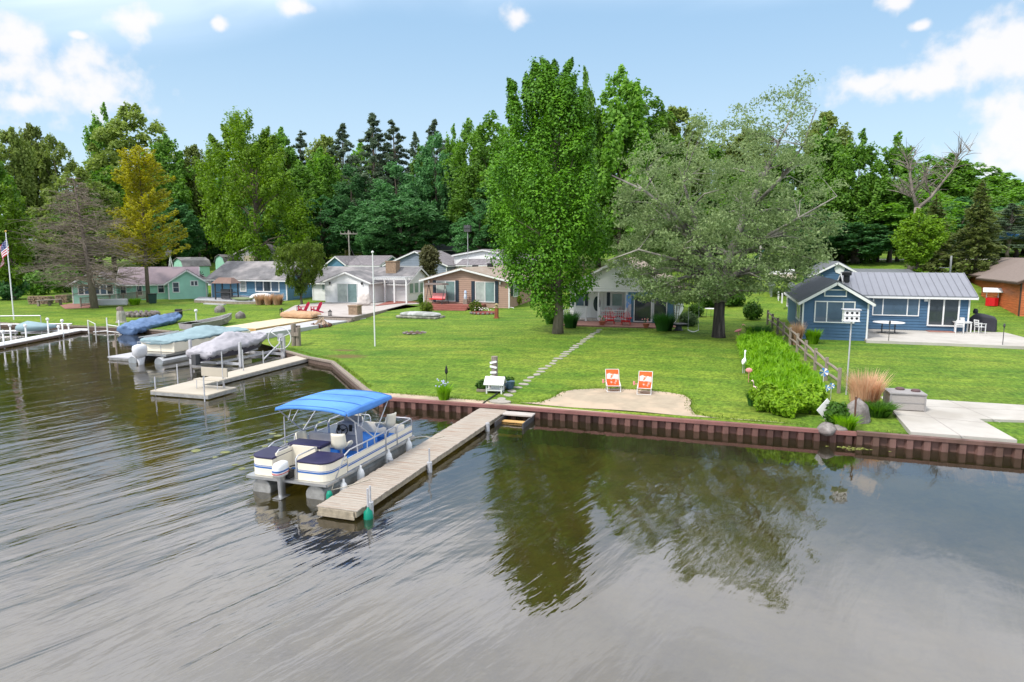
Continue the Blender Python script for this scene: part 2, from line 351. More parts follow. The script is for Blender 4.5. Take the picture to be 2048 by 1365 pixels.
def grassmat():
    m=bpy.data.materials.new('lawn_grass');m.use_nodes=True;N,L=nt(m);b=N['Principled BSDF'];b.inputs['Roughness'].default_value=.9;b.inputs['Specular IOR Level'].default_value=.15
    tc=N.new('ShaderNodeTexCoord')
    def noise(s,d=5,st=(1,1,1),rot=0,di=0):
        mp=N.new('ShaderNodeMapping');mp.inputs['Scale'].default_value=st;mp.inputs['Rotation'].default_value=(0,0,rot);L.new(tc.outputs['Object'],mp.inputs[0])
        n=N.new('ShaderNodeTexNoise');n.inputs['Scale'].default_value=s;n.inputs['Detail'].default_value=d;n.inputs['Distortion'].default_value=di;n.inputs['Roughness'].default_value=.6;L.new(mp.outputs[0],n.inputs[0]);return n.outputs[0]
    def ramp(x,a,b,ca,cb):
        r=N.new('ShaderNodeValToRGB');L.new(x,r.inputs[0]);r.color_ramp.elements[0].position=a;r.color_ramp.elements[1].position=b;r.color_ramp.elements[0].color=(*ca,1);r.color_ramp.elements[1].color=(*cb,1);return r.outputs[0]
    def mx(f,a,b,t='MIX'):
        n=N.new('ShaderNodeMix');n.data_type='RGBA';n.blend_type=t
        for i,x in ((0,f),(6,a),(7,b)):
            if isinstance(x,tuple):n.inputs[i].default_value=(*x,1)
            elif isinstance(x,(int,float)):n.inputs[i].default_value=x
            else:L.new(x,n.inputs[i])
        return n.outputs[2]
    def mr(x,a,b,lo=0.,hi=1.):
        n=N.new('ShaderNodeMapRange');L.new(x,n.inputs[0])
        for i,q in enumerate((a,b,lo,hi)): n.inputs[1+i].default_value=q
        return n.outputs[0]
    c=ramp(noise(.35,6,di=.5),.36,.62,GR_A,GR_B)
    # yellowish dry patches, darker lush patches
    c=mx(mr(noise(.16,7,di=.8),.48,.7,0,.7),c,GR_Y)
    c=mx(mr(noise(.22,6,(1,1,1),1.1),.5,.7,0,.75),c,GR_D)
    # mower swaths
    c=mx(mr(noise(1.,2,(.045,1.1,1),.35,.3),.42,.58,0,.5),c,GR_B)
    c=mx(mr(noise(1.,2,(.05,.9,1),1.9,.3),.46,.6,0,.4),c,GR_D)
    # blade scale grain and clover dots
    c=mx(1.,c,ramp(noise(7,5,(1,.6,1)),.3,.7,(.52,.55,.5),(1.4,1.34,1.28)),'MULTIPLY')
    c=mx(1.,c,ramp(noise(1.7,5,(1,.7,1),.4),.3,.7,(.8,.82,.8),(1.16,1.14,1.1)),'MULTIPLY')
    c=mx(1.,c,ramp(noise(34,3),.3,.7,(.78,.78,.78),(1.2,1.2,1.2)),'MULTIPLY')
    c=mx(mx(1.,mr(noise(42,2),.7,.74),mr(noise(.33,3,rot=.6),.5,.62),'MULTIPLY'),c,(.5,.5,.42))
    # bare brown scars where turf has died
    for (x,y,rx,ry) in ((-22.1,36.3,1.5,.75),(-23.4,38.3,1.0,.35),(-15.8,42.8,.01,.01)):
        vm=N.new('ShaderNodeVectorMath');vm.operation='SUBTRACT';L.new(tc.outputs['Object'],vm.inputs[0]);vm.inputs[1].default_value=(x,y,0)
        v2=N.new('ShaderNodeVectorMath');v2.operation='MULTIPLY';L.new(vm.outputs[0],v2.inputs[0]);v2.inputs[1].default_value=(1/rx,1/ry,0)
        ln=N.new('ShaderNodeVectorMath');ln.operation='LENGTH';L.new(v2.outputs[0],ln.inputs[0])
        ad=N.new('ShaderNodeMath');ad.operation='MULTIPLY_ADD';L.new(noise(1.6,5),ad.inputs[0]);ad.inputs[1].default_value=1.6;L.new(ln.outputs['Value'],ad.inputs[2])
        c=mx(mr(ad.outputs[0],2.0,1.2,0,.8),c,(.13,.085,.04))
    L.new(c,b.inputs['Base Color'])
    bp=N.new('ShaderNodeBump');bp.inputs['Strength'].default_value=.7;bp.inputs['Distance'].default_value=.06;L.new(noise(16,6),bp.inputs['Height']);L.new(bp.outputs[0],b.inputs['Normal'])
    return m
GM=grassmat()
near=dens(SH[::-1]+[(-250,46),(-250,130),(200,130)],1.6)
shore=[p for p in SH]
lp=dens(shore,1.2)[:-1]
k=[i for i,p in enumerate(lp) if p==SH[-1]]
lp=lp[:k[0]+1] if k else lp
ground=poly_sheet('lawn',lp+[(200,60),(200,140),(-250,140),(-250,80)],2.2,lambda u,v:gz(u,v)-.004,GM)
far=MB();far.grid(lambda a,b:(-1500+3000*a,139+1500*b,gz(-1500+3000*a,139+1500*b)-.3),20,20);st('far_ground',far,GM)
bedm=mat('lake_bed_weeds',(.25,.215,.045),.95,.55,1.1,c2=(.45,.36,.13),c2s=(.45,.7),coord='Object')
bd=MB();bd.grid(lambda a,b:(-260+470*a,-60+110*b,-.75-1.6*max(0,min(1,(lerp(SH,-260+470*a)-(-60+110*b))/30))+.1*sin(a*90)*sin(b*50)),94,44);st('lake_bed',bd,bedm)
def watermat():
    m=bpy.data.materials.new('lake_water');m.use_nodes=True;N,L=nt(m);N.remove(N['Principled BSDF'])
    tc=N.new('ShaderNodeTexCoord')
    def noise(s,d,st,rot,di=0.):
        mp=N.new('ShaderNodeMapping');mp.vector_type='TEXTURE';mp.inputs['Rotation'].default_value=(0,0,rot);mp.inputs['Scale'].default_value=st;L.new(tc.outputs['Object'],mp.inputs[0])
        n=N.new('ShaderNodeTexNoise');n.inputs['Scale'].default_value=s;n.inputs['Detail'].default_value=d;n.inputs['Distortion'].default_value=di;n.inputs['Roughness'].default_value=.5;L.new(mp.outputs[0],n.inputs[0]);return n.outputs[0]
    def mt(op,a,b,c=None):
        n=N.new('ShaderNodeMath');n.operation=op
        for i,x in enumerate((a,b,c)):
            if x is None:continue
            if isinstance(x,(int,float)):n.inputs[i].default_value=x
            else:L.new(x,n.inputs[i])
        return n.outputs[0]
    # wind ripples travelling away from the open lake, patchier to the sheltered side
    sepx=N.new('ShaderNodeSeparateXYZ');L.new(tc.outputs['Object'],sepx.inputs[0])
    sh=N.new('ShaderNodeMapRange');sh.interpolation_type='SMOOTHSTEP';L.new(mt('ADD',sepx.outputs[0],mt('MULTIPLY',sepx.outputs[1],.35)),sh.inputs[0]);sh.inputs[1].default_value=9.;sh.inputs[2].default_value=-8.;sh.inputs[3].default_value=.3;sh.inputs[4].default_value=1.
    pat=N.new('ShaderNodeMapRange');L.new(noise(.16,4,(1,1,1),.5,.8),pat.inputs[0]);pat.inputs[1].default_value=.35;pat.inputs[2].default_value=.65;pat.inputs[3].default_value=.45;pat.inputs[4].default_value=1.15
    far=N.new('ShaderNodeMapRange');L.new(sepx.outputs[1],far.inputs[0]);far.inputs[1].default_value=9;far.inputs[2].default_value=34;far.inputs[3].default_value=1;far.inputs[4].default_value=.28
    amp=mt('MULTIPLY',mt('MULTIPLY',sh.outputs[0],pat.outputs[0]),far.outputs[0])
    h=mt('MULTIPLY',noise(1.,4,(5.,.75,1),radians(WR),.4),.16)
    h=mt('ADD',h,mt('MULTIPLY',noise(1.,2,(1.5,.26,1),radians(WR+9),.3),.022))
    h=mt('ADD',h,mt('MULTIPLY',noise(1.,2,(.4,.15,1),radians(WR-16),.2),.011))
    h=mt('MULTIPLY',h,amp)
    bp=N.new('ShaderNodeBump');bp.inputs['Strength'].default_value=1;bp.inputs['Distance'].default_value=WB;L.new(h,bp.inputs['Height'])
    gl=N.new('ShaderNodeBsdfGlossy');gl.inputs['Roughness'].default_value=.03;gl.inputs[0].default_value=(.97,.935,.935,1);L.new(bp.outputs[0],gl.inputs['Normal'])
    tr=N.new('ShaderNodeBsdfTransparent');tr.inputs[0].default_value=(.86,.8,.42,1)
    df=N.new('ShaderNodeBsdfDiffuse');df.inputs[0].default_value=(.08,.074,.034,1)
    mk=N.new('ShaderNodeMixShader');mk.inputs[0].default_value=.17;L.new(tr.outputs[0],mk.inputs[1]);L.new(df.outputs[0],mk.inputs[2])
    fr=N.new('ShaderNodeFresnel');fr.inputs[0].default_value=W_IOR;L.new(bp.outputs[0],fr.inputs['Normal'])
    mx=N.new('ShaderNodeMixShader');L.new(fr.outputs[0],mx.inputs[0]);L.new(mk.outputs[0],mx.inputs[1]);L.new(gl.outputs[0],mx.inputs[2]);L.new(mx.outputs[0],N['Material Output'].inputs[0])
    return m
wt=MB();wt.add([(-900,-600,WZ),(700,-600,WZ),(700,60,WZ),(-900,60,WZ)],[(0,1,2,3)]);st('lake_water',wt,watermat())
# ---------------------------------------------------------------- houses
class House:
    """a building in its own frame: x along its front, y back; all heights absolute"""
    def __init__(s,name,label,cat,px,py,rot=0,v=None,group=None):
        u,v0,z=g(px,py) if v is None else (onv(px,py,v)[0],v,0)
        s.o=(u,v0);s.r=rot;s.root=th(name,label,cat,(u,v0,0),rot,group)
        s.zg=gz(u,v0)
    def _d(s,px,py):
        r=ray(px,py);c,sn=cos(-s.r),sin(-s.r)
        o=(-s.o[0]*c+s.o[1]*sn,-s.o[0]*sn-s.o[1]*c)
        return o,(r[0]*c-r[1]*sn,r[0]*sn+r[1]*c,r[2])
    def F(s,px,py,y=0):   # pixel -> (x,z) on plane y
        o,d=s._d(px,py);t=(y-o[1])/d[1];return (o[0]+d[0]*t,HC+d[2]*t)
    def S(s,px,py,x):     # pixel -> (y,z) on plane x
        o,d=s._d(px,py);t=(x-o[0])/d[0];return (o[1]+d[1]*t,HC+d[2]*t)
    def siding(s,mb,fn,poly,lap=.15,out=.04):
        """clapboards clipped to a convex polygon (a,z); fn(a,z,d) gives the point d metres outside the wall"""
        z0=min(p[1] for p in poly);z1=max(p[1] for p in poly)
        def ext(z):
            xs=[]
            for (a,b),(c,d) in zip(poly,poly[1:]+poly[:1]):
                if (b-z)*(d-z)<=0 and b!=d: xs.append(a+(c-a)*(z-b)/(d-b))
            return (min(xs),max(xs)) if xs else None
        z=z0;n=0
        while z<z1-.005:
            zt=min(z+lap,z1)
            A=ext(z+1e-4);B=ext(zt-1e-4)
            if A and B:
                mb.add([fn(A[0],z,out),fn(A[1],z,out),fn(B[1],zt,.002),fn(B[0],zt,.002)],[(0,1,2,3)])
                mb.add([fn(A[0],z,0),fn(A[1],z,0),fn(A[1],z,out),fn(A[0],z,out)],[(0,1,2,3)])
            z=zt
    def body(s,x0,x1,y0,y1,ze,zr,ridge,wm,rm,ov=.35,ovg=.3,lap=.15,zb=None,trim=None,thick=.1,off=None,seams=0,corner=True,faces='FLRB',wname='wall',rname='roof'):
        trim=trim or M['white'];zb=s.zg-.4 if zb is None else zb
        w=MB()
        fs={'F':(lambda a,z,d:(a,y0-d,z),x0,x1),'B':(lambda a,z,d:(x0+x1-a,y1+d,z),x0,x1),'R':(lambda a,z,d:(x1+d,a,z),y0,y1),'L':(lambda a,z,d:(x0-d,y0+y1-a,z),y0,y1)}
        gab='FB' if ridge=='y' else 'LR'
        mid={'y':(x0+x1)/2,'x':(y0+y1)/2}[ridge] if off is None else off
        for k in faces:
            fn,a,b=fs[k];poly=[(a,zb),(b,zb),(b,ze)]
            if k in gab: poly.append(((a+b)-mid if k in 'BL' else mid,zr))
            poly.append((a,ze))
            if lap: s.siding(w,fn,poly,lap)
            else: w.add([fn(p,q,0) for p,q in poly],[tuple(range(len(poly)))])
        wo=w.build(wname,wm,s.root)
        if corner:
            for X in (x0,x1):
                for Y in (y0,): c=MB();c.box(X-.05,X+.05,Y-.05,Y+.05,zb,ze-.01);c.build('corner_trim',trim,s.root)
        # roof slabs
        r=MB();t=MB();se=MB()
        def P(a,b,z): return (a,b,z) if ridge=='y' else (b,a,z)
        a0,a1,b0,b1=(x0,x1,y0,y1) if ridge=='y' else (y0,y1,x0,x1)
        for e,sg in ((a0,-1),(a1,1)):
            run=abs(mid-e);sl=(zr-ze)/run
            ea=e+sg*ov;ez=ze-ov*sl
            q=[P(ea,b0-ovg,ez),P(ea,b1+ovg,ez),P(mid,b1+ovg,zr),P(mid,b0-ovg,zr)]
            r.add([Vector(p)+Vector((0,0,.035)) for p in q]+[Vector(p)+Vector((0,0,.035+thick)) for p in q],[(3,2,1,0),(4,5,6,7),(0,1,5,4),(1,2,6,5),(2,3,7,6),(3,0,4,7)])
            if seams:
                k=int((b1-b0+2*ovg)/seams)
                for i in range(k+1):
                    b=b0-ovg+(b1-b0+2*ovg)*i/k
                    b=min(max(b,b0-ovg+.02),b1+ovg-.02)
                    r.bar(Vector(P(ea,b,ez+.05+thick)),Vector(P(mid,b,zr+.05+thick)),.04,.05)
            for b in (b0-ovg,b1+ovg):
                s2=-.015 if b<b0 else .015
                t.bar(P(ea,b+s2,ez-.03),P(mid,b+s2,zr-.03),.05,.17)
            t.bar(P(ea+sg*.02,b0-ovg,ez-.02),P(ea+sg*.02,b1+ovg,ez-.02),.06,.13)
        ro=r.build(rname,rm,s.root);t.build('fascia',trim,s.root)
        return wo,ro
    def fr(s,face,pos):
        return {'F':lambda a,z,d:(a,pos-d,z),'R':lambda a,z,d:(pos+d,a,z),'L':lambda a,z,d:(pos-d,a,z)}[face]
    def win(s,face,pos,p0,p1,glass='glass',lights=(),bars=(),name='window',fw=.07,trim=None,grid=None,px=True,pm=None):
        fn=s.fr(face,pos)
        if px:
            A=(s.F(*p0,y=pos) if face=='F' else s.S(*p0,x=pos));B=(s.F(*p1,y=pos) if face=='F' else s.S(*p1,x=pos))
        else:A,B=p0,p1
        a0,a1=min(A[0],B[0]),max(A[0],B[0]);z0,z1=min(A[1],B[1]),max(A[1],B[1])
        f=MB();R=lambda a,b,c,d,o0,o1:f.ext([(a,c),(b,c),(b,d),(a,d)],fn,o0,o1)
        R(a0-fw,a0,z0-fw,z1+fw,0,.085);R(a1,a1+fw,z0-fw,z1+fw,0,.085);R(a0,a1,z1,z1+fw,0,.083);R(a0-.03,a1+.03,z0-fw,z0,0,.1)
        for q in lights: R(a0+(a1-a0)*q-fw*.5,a0+(a1-a0)*q+fw*.5,z0,z1,0,.078)
        for q in bars: R(a0,a1,z0+(z1-z0)*q-.02,z0+(z1-z0)*q+.02,0,.074)
        fo=f.build(name,trim or M['white'],s.root)
        cuts=[0]+list(lights)+[1]
        mats=glass if isinstance(glass,(list,tuple)) else [glass]*(len(cuts)-1)
        for i in range(len(cuts)-1):
            p=MB();fa=a0+(a1-a0)*cuts[i];fb=a0+(a1-a0)*cuts[i+1]
            p.ext([(fa,z0),(fb,z0),(fb,z1),(fa,z1)],fn,.045,.052)
            p.build('pane',M[mats[i]],fo)
        return a0,a1,z0,z1
    def plate(s,face,pos,p0,p1,m,name,d=.05):
        A=(s.F(*p0,y=pos) if face=='F' else s.S(*p0,x=pos));B=(s.F(*p1,y=pos) if face=='F' else s.S(*p1,x=pos))
        mb=MB();mb.ext([(min(A[0],B[0]),min(A[1],B[1])),(max(A[0],B[0]),min(A[1],B[1])),(max(A[0],B[0]),max(A[1],B[1])),(min(A[0],B[0]),max(A[1],B[1]))],s.fr(face,pos),.003,d+.03)
        return mb.build(name,m,s.root)
    def lamp(s,px,py,y,m='black'):
        x,z=s.F(px,py,y);mb=MB();mb.box(x-.05,x+.05,y-.06,y-.0,z-.05,z+.12);mb.lathe([(.04,-.2),(.1,.0),(.11,.04),(.03,.14)],(x,y-.16,z),8)
        return mb.build('wall_lamp',M[m],s.root)
    def spout(s,x,y,z0,z1,dx=0,dy=-.3):
        mb=MB();mb.tube([(x,y,z1),(x,y,z0+.12),(x+dx,y+dy,z0+.04)],.045,6);return mb.build('downspout',M['white'],s.root)
# --- right blue house (gable wing + long wing with steel roof)
h=House('blue_house','navy blue clapboard lake house with grey metal roof and concrete patio','house',1603,678)
xr,_=h.F(1735,640);ze=h.F(1606,601)[1];zr=h.F(1675,566)[1]
dep=11.5
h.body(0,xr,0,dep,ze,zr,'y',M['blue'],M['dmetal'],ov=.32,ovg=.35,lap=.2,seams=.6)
h.win('F',0,(1632,604),(1706,645),'glassb',(.3,.72));h.win('F',0,(1651,581),(1691,592),'blue')
h.win('L',0,(1596,602),(1601,641),'glassb',(.5,))
for a in ((1575,597,1581,612),(1564,592,1570,606),(1557,588,1561,599)):
    y0,z0=h.S(a[0],a[3],0);y1,z1=h.S(a[2],a[1],0);h.win('L',0,(y0,z1-.75),(y0-.7,z1),'glassb',px=False)
# long wing
y2=h.S(1740,661,xr)[0];y2=max(4.,min(7.5,y2))
u,v,z=g(1850,662);y2=v-h.o[1]
x2=h.F(1936,640,y2)[0];ze2=h.F(1850,591,y2)[1];zr2=ze2+1.05;dep2=6.2
zr2=h.F(1810,549,y2+dep2/2)[1]
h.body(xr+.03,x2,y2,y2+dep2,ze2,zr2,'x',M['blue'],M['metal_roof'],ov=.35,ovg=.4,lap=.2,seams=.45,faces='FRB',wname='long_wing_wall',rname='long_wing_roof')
h.win('F',y2,(1748,597),(1835,631),'glassb',(.21,.76),name='window')
h.win('F',y2,(1860,599),(1913,651),'glass',(.5,),name='sliding_door',fw=.1)
h.plate('F',y2,(1848,597),(1855,603),M['white'],'meter_box',.12)
h.plate('F',y2,(1919,635),(1926,640),M['white'],'air_conditioner',.3)
x,z=h.F(1695,556,y2+1.2);mb=MB();mb.lathe([(.22,-.5),(.22,.25),(.34,.27),(.34,.5),(.1,.6)],(x,y2+1.6,z-.1),10);mb.build('chimney_vent',M['black'],h.root)
mb=MB();mb.box(xr+2.6+2.3,xr+2.6+3.9,y2-.9,y2-.02,h.zg-.1,h.zg+.18);mb.build('door_step',M['brick'],h.root)
BH=h;BHx2=x2;BHy2=y2
# --- brown house
h=House('tan_house','tan brown clapboard house with navy shutters and red deck','house',1018,617)
xl=h.F(848,600)[0];ze=h.F(1018,562)[1];zr=h.F(926,538)[1]
h.body(xl,0,0,15,ze,zr,'y',M['tan'],M['shingt'],ov=.3,ovg=.45,lap=.2,off=h.F(925,540)[0])
for a,b in ((874,910),(952,989)):
    h.win('F',0,(a,563 if a<900 else 565),(b,602 if a<900 else 604),('blind','blindt'),(.5,),name='sliding_door')
for a in (866,911,943,990): h.plate('F',0,(a,561 if a<930 else 562.5),(a+7,604 if a<930 else 606.5),M['navys'],'shutter')
h.lamp(859,564,0,'white');h.lamp(1001,566,0,'white')
h.win('R',0,(1026,564),(1034,592),'blindt',(.5,),(.5,));h.win('R',0,(1045,562),(1050,576),'blind')
h.plate('R',0,(1021,564),(1025,592),M['navys'],'shutter');h.plate('R',0,(1035,562),(1038,590),M['navys'],'shutter')
h.spout(.06,-.05,h.zg,ze-.1,.5,-.1)
for px,py in ((950,533),(980,529),(1012,526)):
    x,z=h.F(px,py,5.5);mb=MB();mb.box(x-.25,x+.25,5.3,5.9,z-.3,z+.1);mb.build('roof_vent',M['black'],h.root)
d=MB();dz=h.F(900,607,0)[1];xa=h.F(856,600,-1)[0];xb=h.F(965,600,-1)[0]
d.box(xa,xb,-2.2,-.03,dz-.25,dz);d.build('deck',M['reddeck'],h.root)
d=MB()
for i in range(3): d.box(xa+.3,xb-1.1,-2.2-.35*(i+1),-2.205-.35*i,h.zg-.5,dz-.18*(i+1))
d.build('deck_steps',M['reddeck'],h.root)
TH=h;THdz=dz;THx=(xa,xb)
# --- white house in the middle of the row
h=House('white_cottage','white clapboard cottage with front gable, brick chimney and pergola','house',738,610)
xl=h.F(652,600)[0];ze=h.F(738,564)[1];zr=h.F(690,545)[1]
h.body(xl,0,0,5.,ze,zr,'y',M['wsid'],M['shingd'],ov=.45,ovg=.3,lap=.15)
h.win('F',0,(675,568),(715,605),('blind','blindt'),(.52,),name='sliding_door')
h.lamp(661,566,0);h.lamp(725,567,0)
yb=3.6
x0=h.F(626,590,yb)[0];x1=h.F(813,590,yb)[0];zr2=h.F(760,536,yb+3.3)[1];ze2=h.F(640,563,yb)[1]-.05
h.body(x0,x1,yb,yb+6.6,ze2,zr2,'x',M['wsid'],M['shingd'],ov=.4,ovg=.35,lap=.15,wname='main_wall',rname='main_roof')
h.win('F',yb,(645,567),(650,580),'blindt');h.win('F',yb,(752,571),(767,585),'glassb',(.4,))
for a in (818,828,839): h.win('R',x1,(a,568-(a-818)*.12),(a+8,586-(a-818)*.1),'blindt',fw=.06)
x,z=h.F(786,530,yb+2.4);mb=MB();mb.box(x-.65,x+.65,yb+1.8,yb+2.9,z-1.,z+.35);mb.box(x-.72,x+.72,yb+1.73,yb+2.97,z+.35,z+.45);mb.build('chimney',mat('chimney_brick',(.27,.19,.13),.9,.3,5),h.root)
pg=MB();pz=h.F(790,560,yb-2)[1]
for px,dy in ((770,-1.2),(789,-2.2),(813,-2.2)):
    x=h.F(px,590,yb+dy)[0];pg.box(x-.08,x+.08,yb+dy-.08,yb+dy+.08,h.zg-.2,pz)
xa=h.F(750,560,yb-2)[0];xb=h.F(816,560,yb-2)[0]
pg.box(xa,xb,yb-2.3,yb-2.15,pz,pz+.18);pg.box(xa,xb,yb-1.25,yb-1.1,pz,pz+.18)
for i in range(14):
    x=xa+(xb-xa)*(i+.5)/14;pg.box(x-.03,x+.03,yb-2.6,yb-.02,pz+.18,pz+.3)
pg.build('pergola',M['white'],h.root)
h.spout(x0+.1,yb-.05,h.zg,ze2-.1,.1)
WC=h;WCyb=yb
# --- porch house
h=House('porch_house','white gabled house with front porch behind the big maple and poplar','house',1287,646)
x1=h.F(1349,620)[0];x0=h.F(1128,620)[0];zb=h.F(1200,583)[1];ap=h.F(1240,520)[1];pd=2.2
zf=h.zg+.02
# upper gable over porch and door wall
w=MB();fn=lambda a,z,d:(a,-d,z)
mx=(x0+x1)/2
h.siding(w,fn,[(x0,zb+.22),(x1,zb+.22),(mx,ap)],.17)
xd=h.F(1256,620)[0]
h.siding(w,lambda a,z,d:(x1+d,a,z),[(0,zf-.4),(11,zf-.4),(11,zb+.22),(0,zb+.22)],.17)
h.siding(w,lambda a,z,d:(x0-d,11-a,z),[(0,zf-.4),(11-pd,zf-.4),(11-pd,zb+.22),(0,zb+.22)],.17)
h.siding(w,lambda a,z,d:(a,pd-d,z),[(x0,zf-.4),(xd,zf-.4),(xd,zb+.22),(x0,zb+.22)],.17)
w.box(x0,x1,-.03,.12,zb-.02,zb+.2)
w.add([(x0,0,zb+.1),(xd,0,zb+.1),(xd,pd,zb+.1),(x0,pd,zb+.1)],[(0,1,2,3)])
w.build('wall',M['wsid'],h.root)
w=MB();w.box(xd,x1-.02,.02,.1,zf-.4,zb);w.box(xd,xd+.08,.1,pd,zf-.4,zb);w.build('door_wall',M['cottage'],h.root)
r=MB();t=MB()
for sx,xe in ((-1,x0),(1,x1)):
    sl=(ap-zb-.22)/abs(mx-xe);xe2=xe+sx*.4;ez=zb+.22-.4*sl
    q=[(xe2,-.35,ez),(xe2,11.3,ez),(mx,11.3,ap),(mx,-.35,ap)]
    r.add([(a,b,c+.03) for a,b,c in q]+[(a,b,c+.13) for a,b,c in q],[(3,2,1,0),(4,5,6,7),(0,1,5,4),(1,2,6,5),(2,3,7,6),(3,0,4,7)])
    t.bar((xe2,-.36,ez-.03),(mx,-.36,ap-.03),.05,.17)
r.build('roof',M['shingt'],h.root);t.build('fascia',M['white'],h.root)
h.win('F',0,(1270,594),(1303,643),'glass',(.98,),name='sliding_door');h.win('F',0,(1309,596),(1332,636),'glass')
h.win('F',pd,(1145,588),(1168,612),'glassb');h.win('F',pd,(1225,588),(1244,612),'blindt')
dr=MB();p=h.F(1182,585,pd);q=h.F(1206,637,pd);dr.box(p[0],q[0],pd-.06,pd-.02,zf,p[1]);do=dr.build('front_door',M['white'],h.root)
xm=(p[0]+q[0])/2;dg=MB();dg.lathe([(.0,0),(.3,0),(.3,.01),(0,.01)],(0,0,0),16,sy=2.1)
gm=dg.build('door_light',M['glass'],do);gm.rotation_euler=(radians(90),0,0);gm.location=(xm,pd-.065,p[1]-.95)
for a in (1170,1214): h.plate('F',pd,(a,585),(a+6,612),M['stripe'] if 0 else M['navys'],'shutter')
po=MB()
for px in (1150,1197,1253):
    x=h.F(px,610,.1)[0];po.box(x-.07,x+.07,.02,.16,zf-.2,zb)
po.build('porch_post',M['white'],h.root)
fl=MB();fl.box(x0+.1,xd-.05,.02,pd,zf-.3,zf+.06);fl.build('porch_floor',M['grdeck'],h.root)
for (a,b) in ((1127,1172),(1199,1252)):
    rl=MB();xa=h.F(a,620,-.1)[0];xb=h.F(b,620,-.1)[0]
    for zz in (.2,.88): rl.box(xa,xb,-.14,-.08,zf+zz,zf+zz+.06)
    k=int((xb-xa)/.14)
    for i in range(k+1):
        x=xa+(xb-xa)*i/k;rl.box(x-.02,x+.02,-.125,-.095,zf+.26,zf+.88)
    for x in (xa,xb): rl.box(x-.06,x+.06,-.17,-.05,zf-.1,zf+1.15)
    rl.build('porch_railing',M['white'],h.root)
for i in range(5):
    h.win('R',x1,(1.+i*1.25,zf+.75),(2.+i*1.25,zf+2.05),'blind',px=False)
qm=mat('patchwork_banner',(.5,.45,.5),.8,.3,3,c2=(.15,.3,.6),c2s=(.5,.52))
h.plate('F',0,(1253,590),(1262,636),qm,'quilt_panel',.04)
PHs=h;PHzf=zf
# --- blue cottage with long roof
h=House('blue_cottage','teal blue cottage with long grey hipped roof behind the stone terrace','house',574,602)
xl=h.F(424,590)[0];ze=h.F(500,556)[1];yr=3.6;zr=h.F(500,525,yr)[1]
h.body(xl,0,0,7.2,ze,zr,'x',M['cottage'],M['shingd'],ov=.6,ovg=.5,lap=.3)
h.win('F',0,(481,557),(492,582),'blind',name='door',fw=.12,bars=(.45,));h.win('F',0,(512,557),(558,583),('glassb','glass','glassb'),(.33,.67),fw=.14);h.win('F',0,(444,555),(457,560),'glass')
h.win('R',0,(589,580),(592,587),'blind');h.spout(.08,-.04,h.zg,ze-.1,-.3,-.4)
BC=h
# --- mint green cottage
h=House('green_cottage','mint green cottage with purple metal roof beside the dead spruce','house',147,609,rot=radians(40))
xa=h.F(232,590)[0];ze=h.F(146,567)[1]
y3=0
zr=h.F(180,544)[1]
h.body(0,xa,0,9,ze,zr,'y',M['mint'],M['purple'],ov=.5,ovg=.4,lap=.24,thick=.07)
h.win('F',0,(157,571),(199,588),('glass','glassb','glass'),(.26,.63),fw=.12);h.win('F',0,(201,571),(226,588),('glassb','glass'),(.5,),fw=.12)
yb=2.2;x5=h.F(312,585,yb)[0];x6=h.F(413,585,yb)[0];ze2=h.F(270,567,yb)[1];zr2=h.F(290,536,yb+3.2)[1]
h.body(xa,x6-1,yb,yb+6.8,ze2,zr2,'x',M['mint'],M['purple'],ov=.4,ovg=.2,lap=.24,faces='FB',wname='middle_wall',rname='middle_roof',thick=.07,corner=False)
h.win('F',yb,(241,569),(252,589),'glass',bars=(.5,),fw=.1);h.win('F',yb,(274,570),(284,590),'glass',name='door',fw=.12,bars=(.3,))
yc=yb-.8;x5=h.F(338,585,yc)[0];x6=h.F(413,585,yc)[0];zc=h.F(338,563,yc)[1];zc2=h.F(373,541,yc)[1]
h.body(x5,x6,yc,yc+8,min(zc,ze2+.15),zc2,'y',M['mint'],M['purple'],ov=.5,ovg=.35,lap=.24,wname='east_wall',rname='east_roof',thick=.07,zb=.2)
h.win('F',yb,(316,567),(328,585),'glass',bars=(.5,),fw=.1);h.win('F',yc,(346,566),(358,584),'glass',bars=(.5,),fw=.1);h.win('F',yc,(382,563),(395,571),'glass',(.5,),fw=.1)
h.spout(x5-.05,yc-.06,gz(*h.o)-.1,zc-.1,.1)
mb=MB();x,z=h.F(305,545,yb+2);mb.box(x-.12,x+.12,yb+.2,yb+2.6,z-.75,z+.2);
GC=h
# --- garages and sheds behind the row
def garage(label,c0,c1,eave,apex,v,depth,wm,rm,ridge='y',cat='garage',name='garage',lap=.0,door=None,zb=None):
    h=House(name,label,cat,c0[0],c0[1],v=v);h.zg=gz(h.o[0]+2,v)
    x1=h.F(c1[0],c1[1])[0];ze=h.F(*eave)[1]
    zr=h.F(apex[0],apex[1],0 if ridge=='y' else depth/2)[1]
    h.body(0,x1,0,depth,ze,zr,ridge,wm,rm,ov=.35,ovg=.3,lap=lap,zb=h.zg-.8)
    if door:
        fm,a,b=door;h.plate('F',0,a,b,fm,'garage_door')
    return h
garage('large light grey garage behind the leafy maple trunk',(462,525),(560,525),(462,513),(512,489),104,9,M['lgrey'],M['shing'],'y',door=(M['beige'],(488,512),(512,530)))
h=garage('small blue garage with dark roof beside the utility pole',(655,535),(690,535),(655,528),(672,514),92,9,M['cottage'],M['shing'],'y')
h.body(3.2,8.5,.6,8.4,h.F(740,531,.6)[1],h.F(700,513,4.5)[1],'x',M['cottage'],M['shing'],lap=0,zb=h.zg-1,wname='side_wall',rname='side_roof')
garage('grey blue garage with white trim behind the brick chimney',(772,545),(893,545),(772,530),(817,503.5),86,8.5,M['greyb'],M['shing'],'y',lap=.22,door=(M['lgrey'],(800,532),(850,548)))
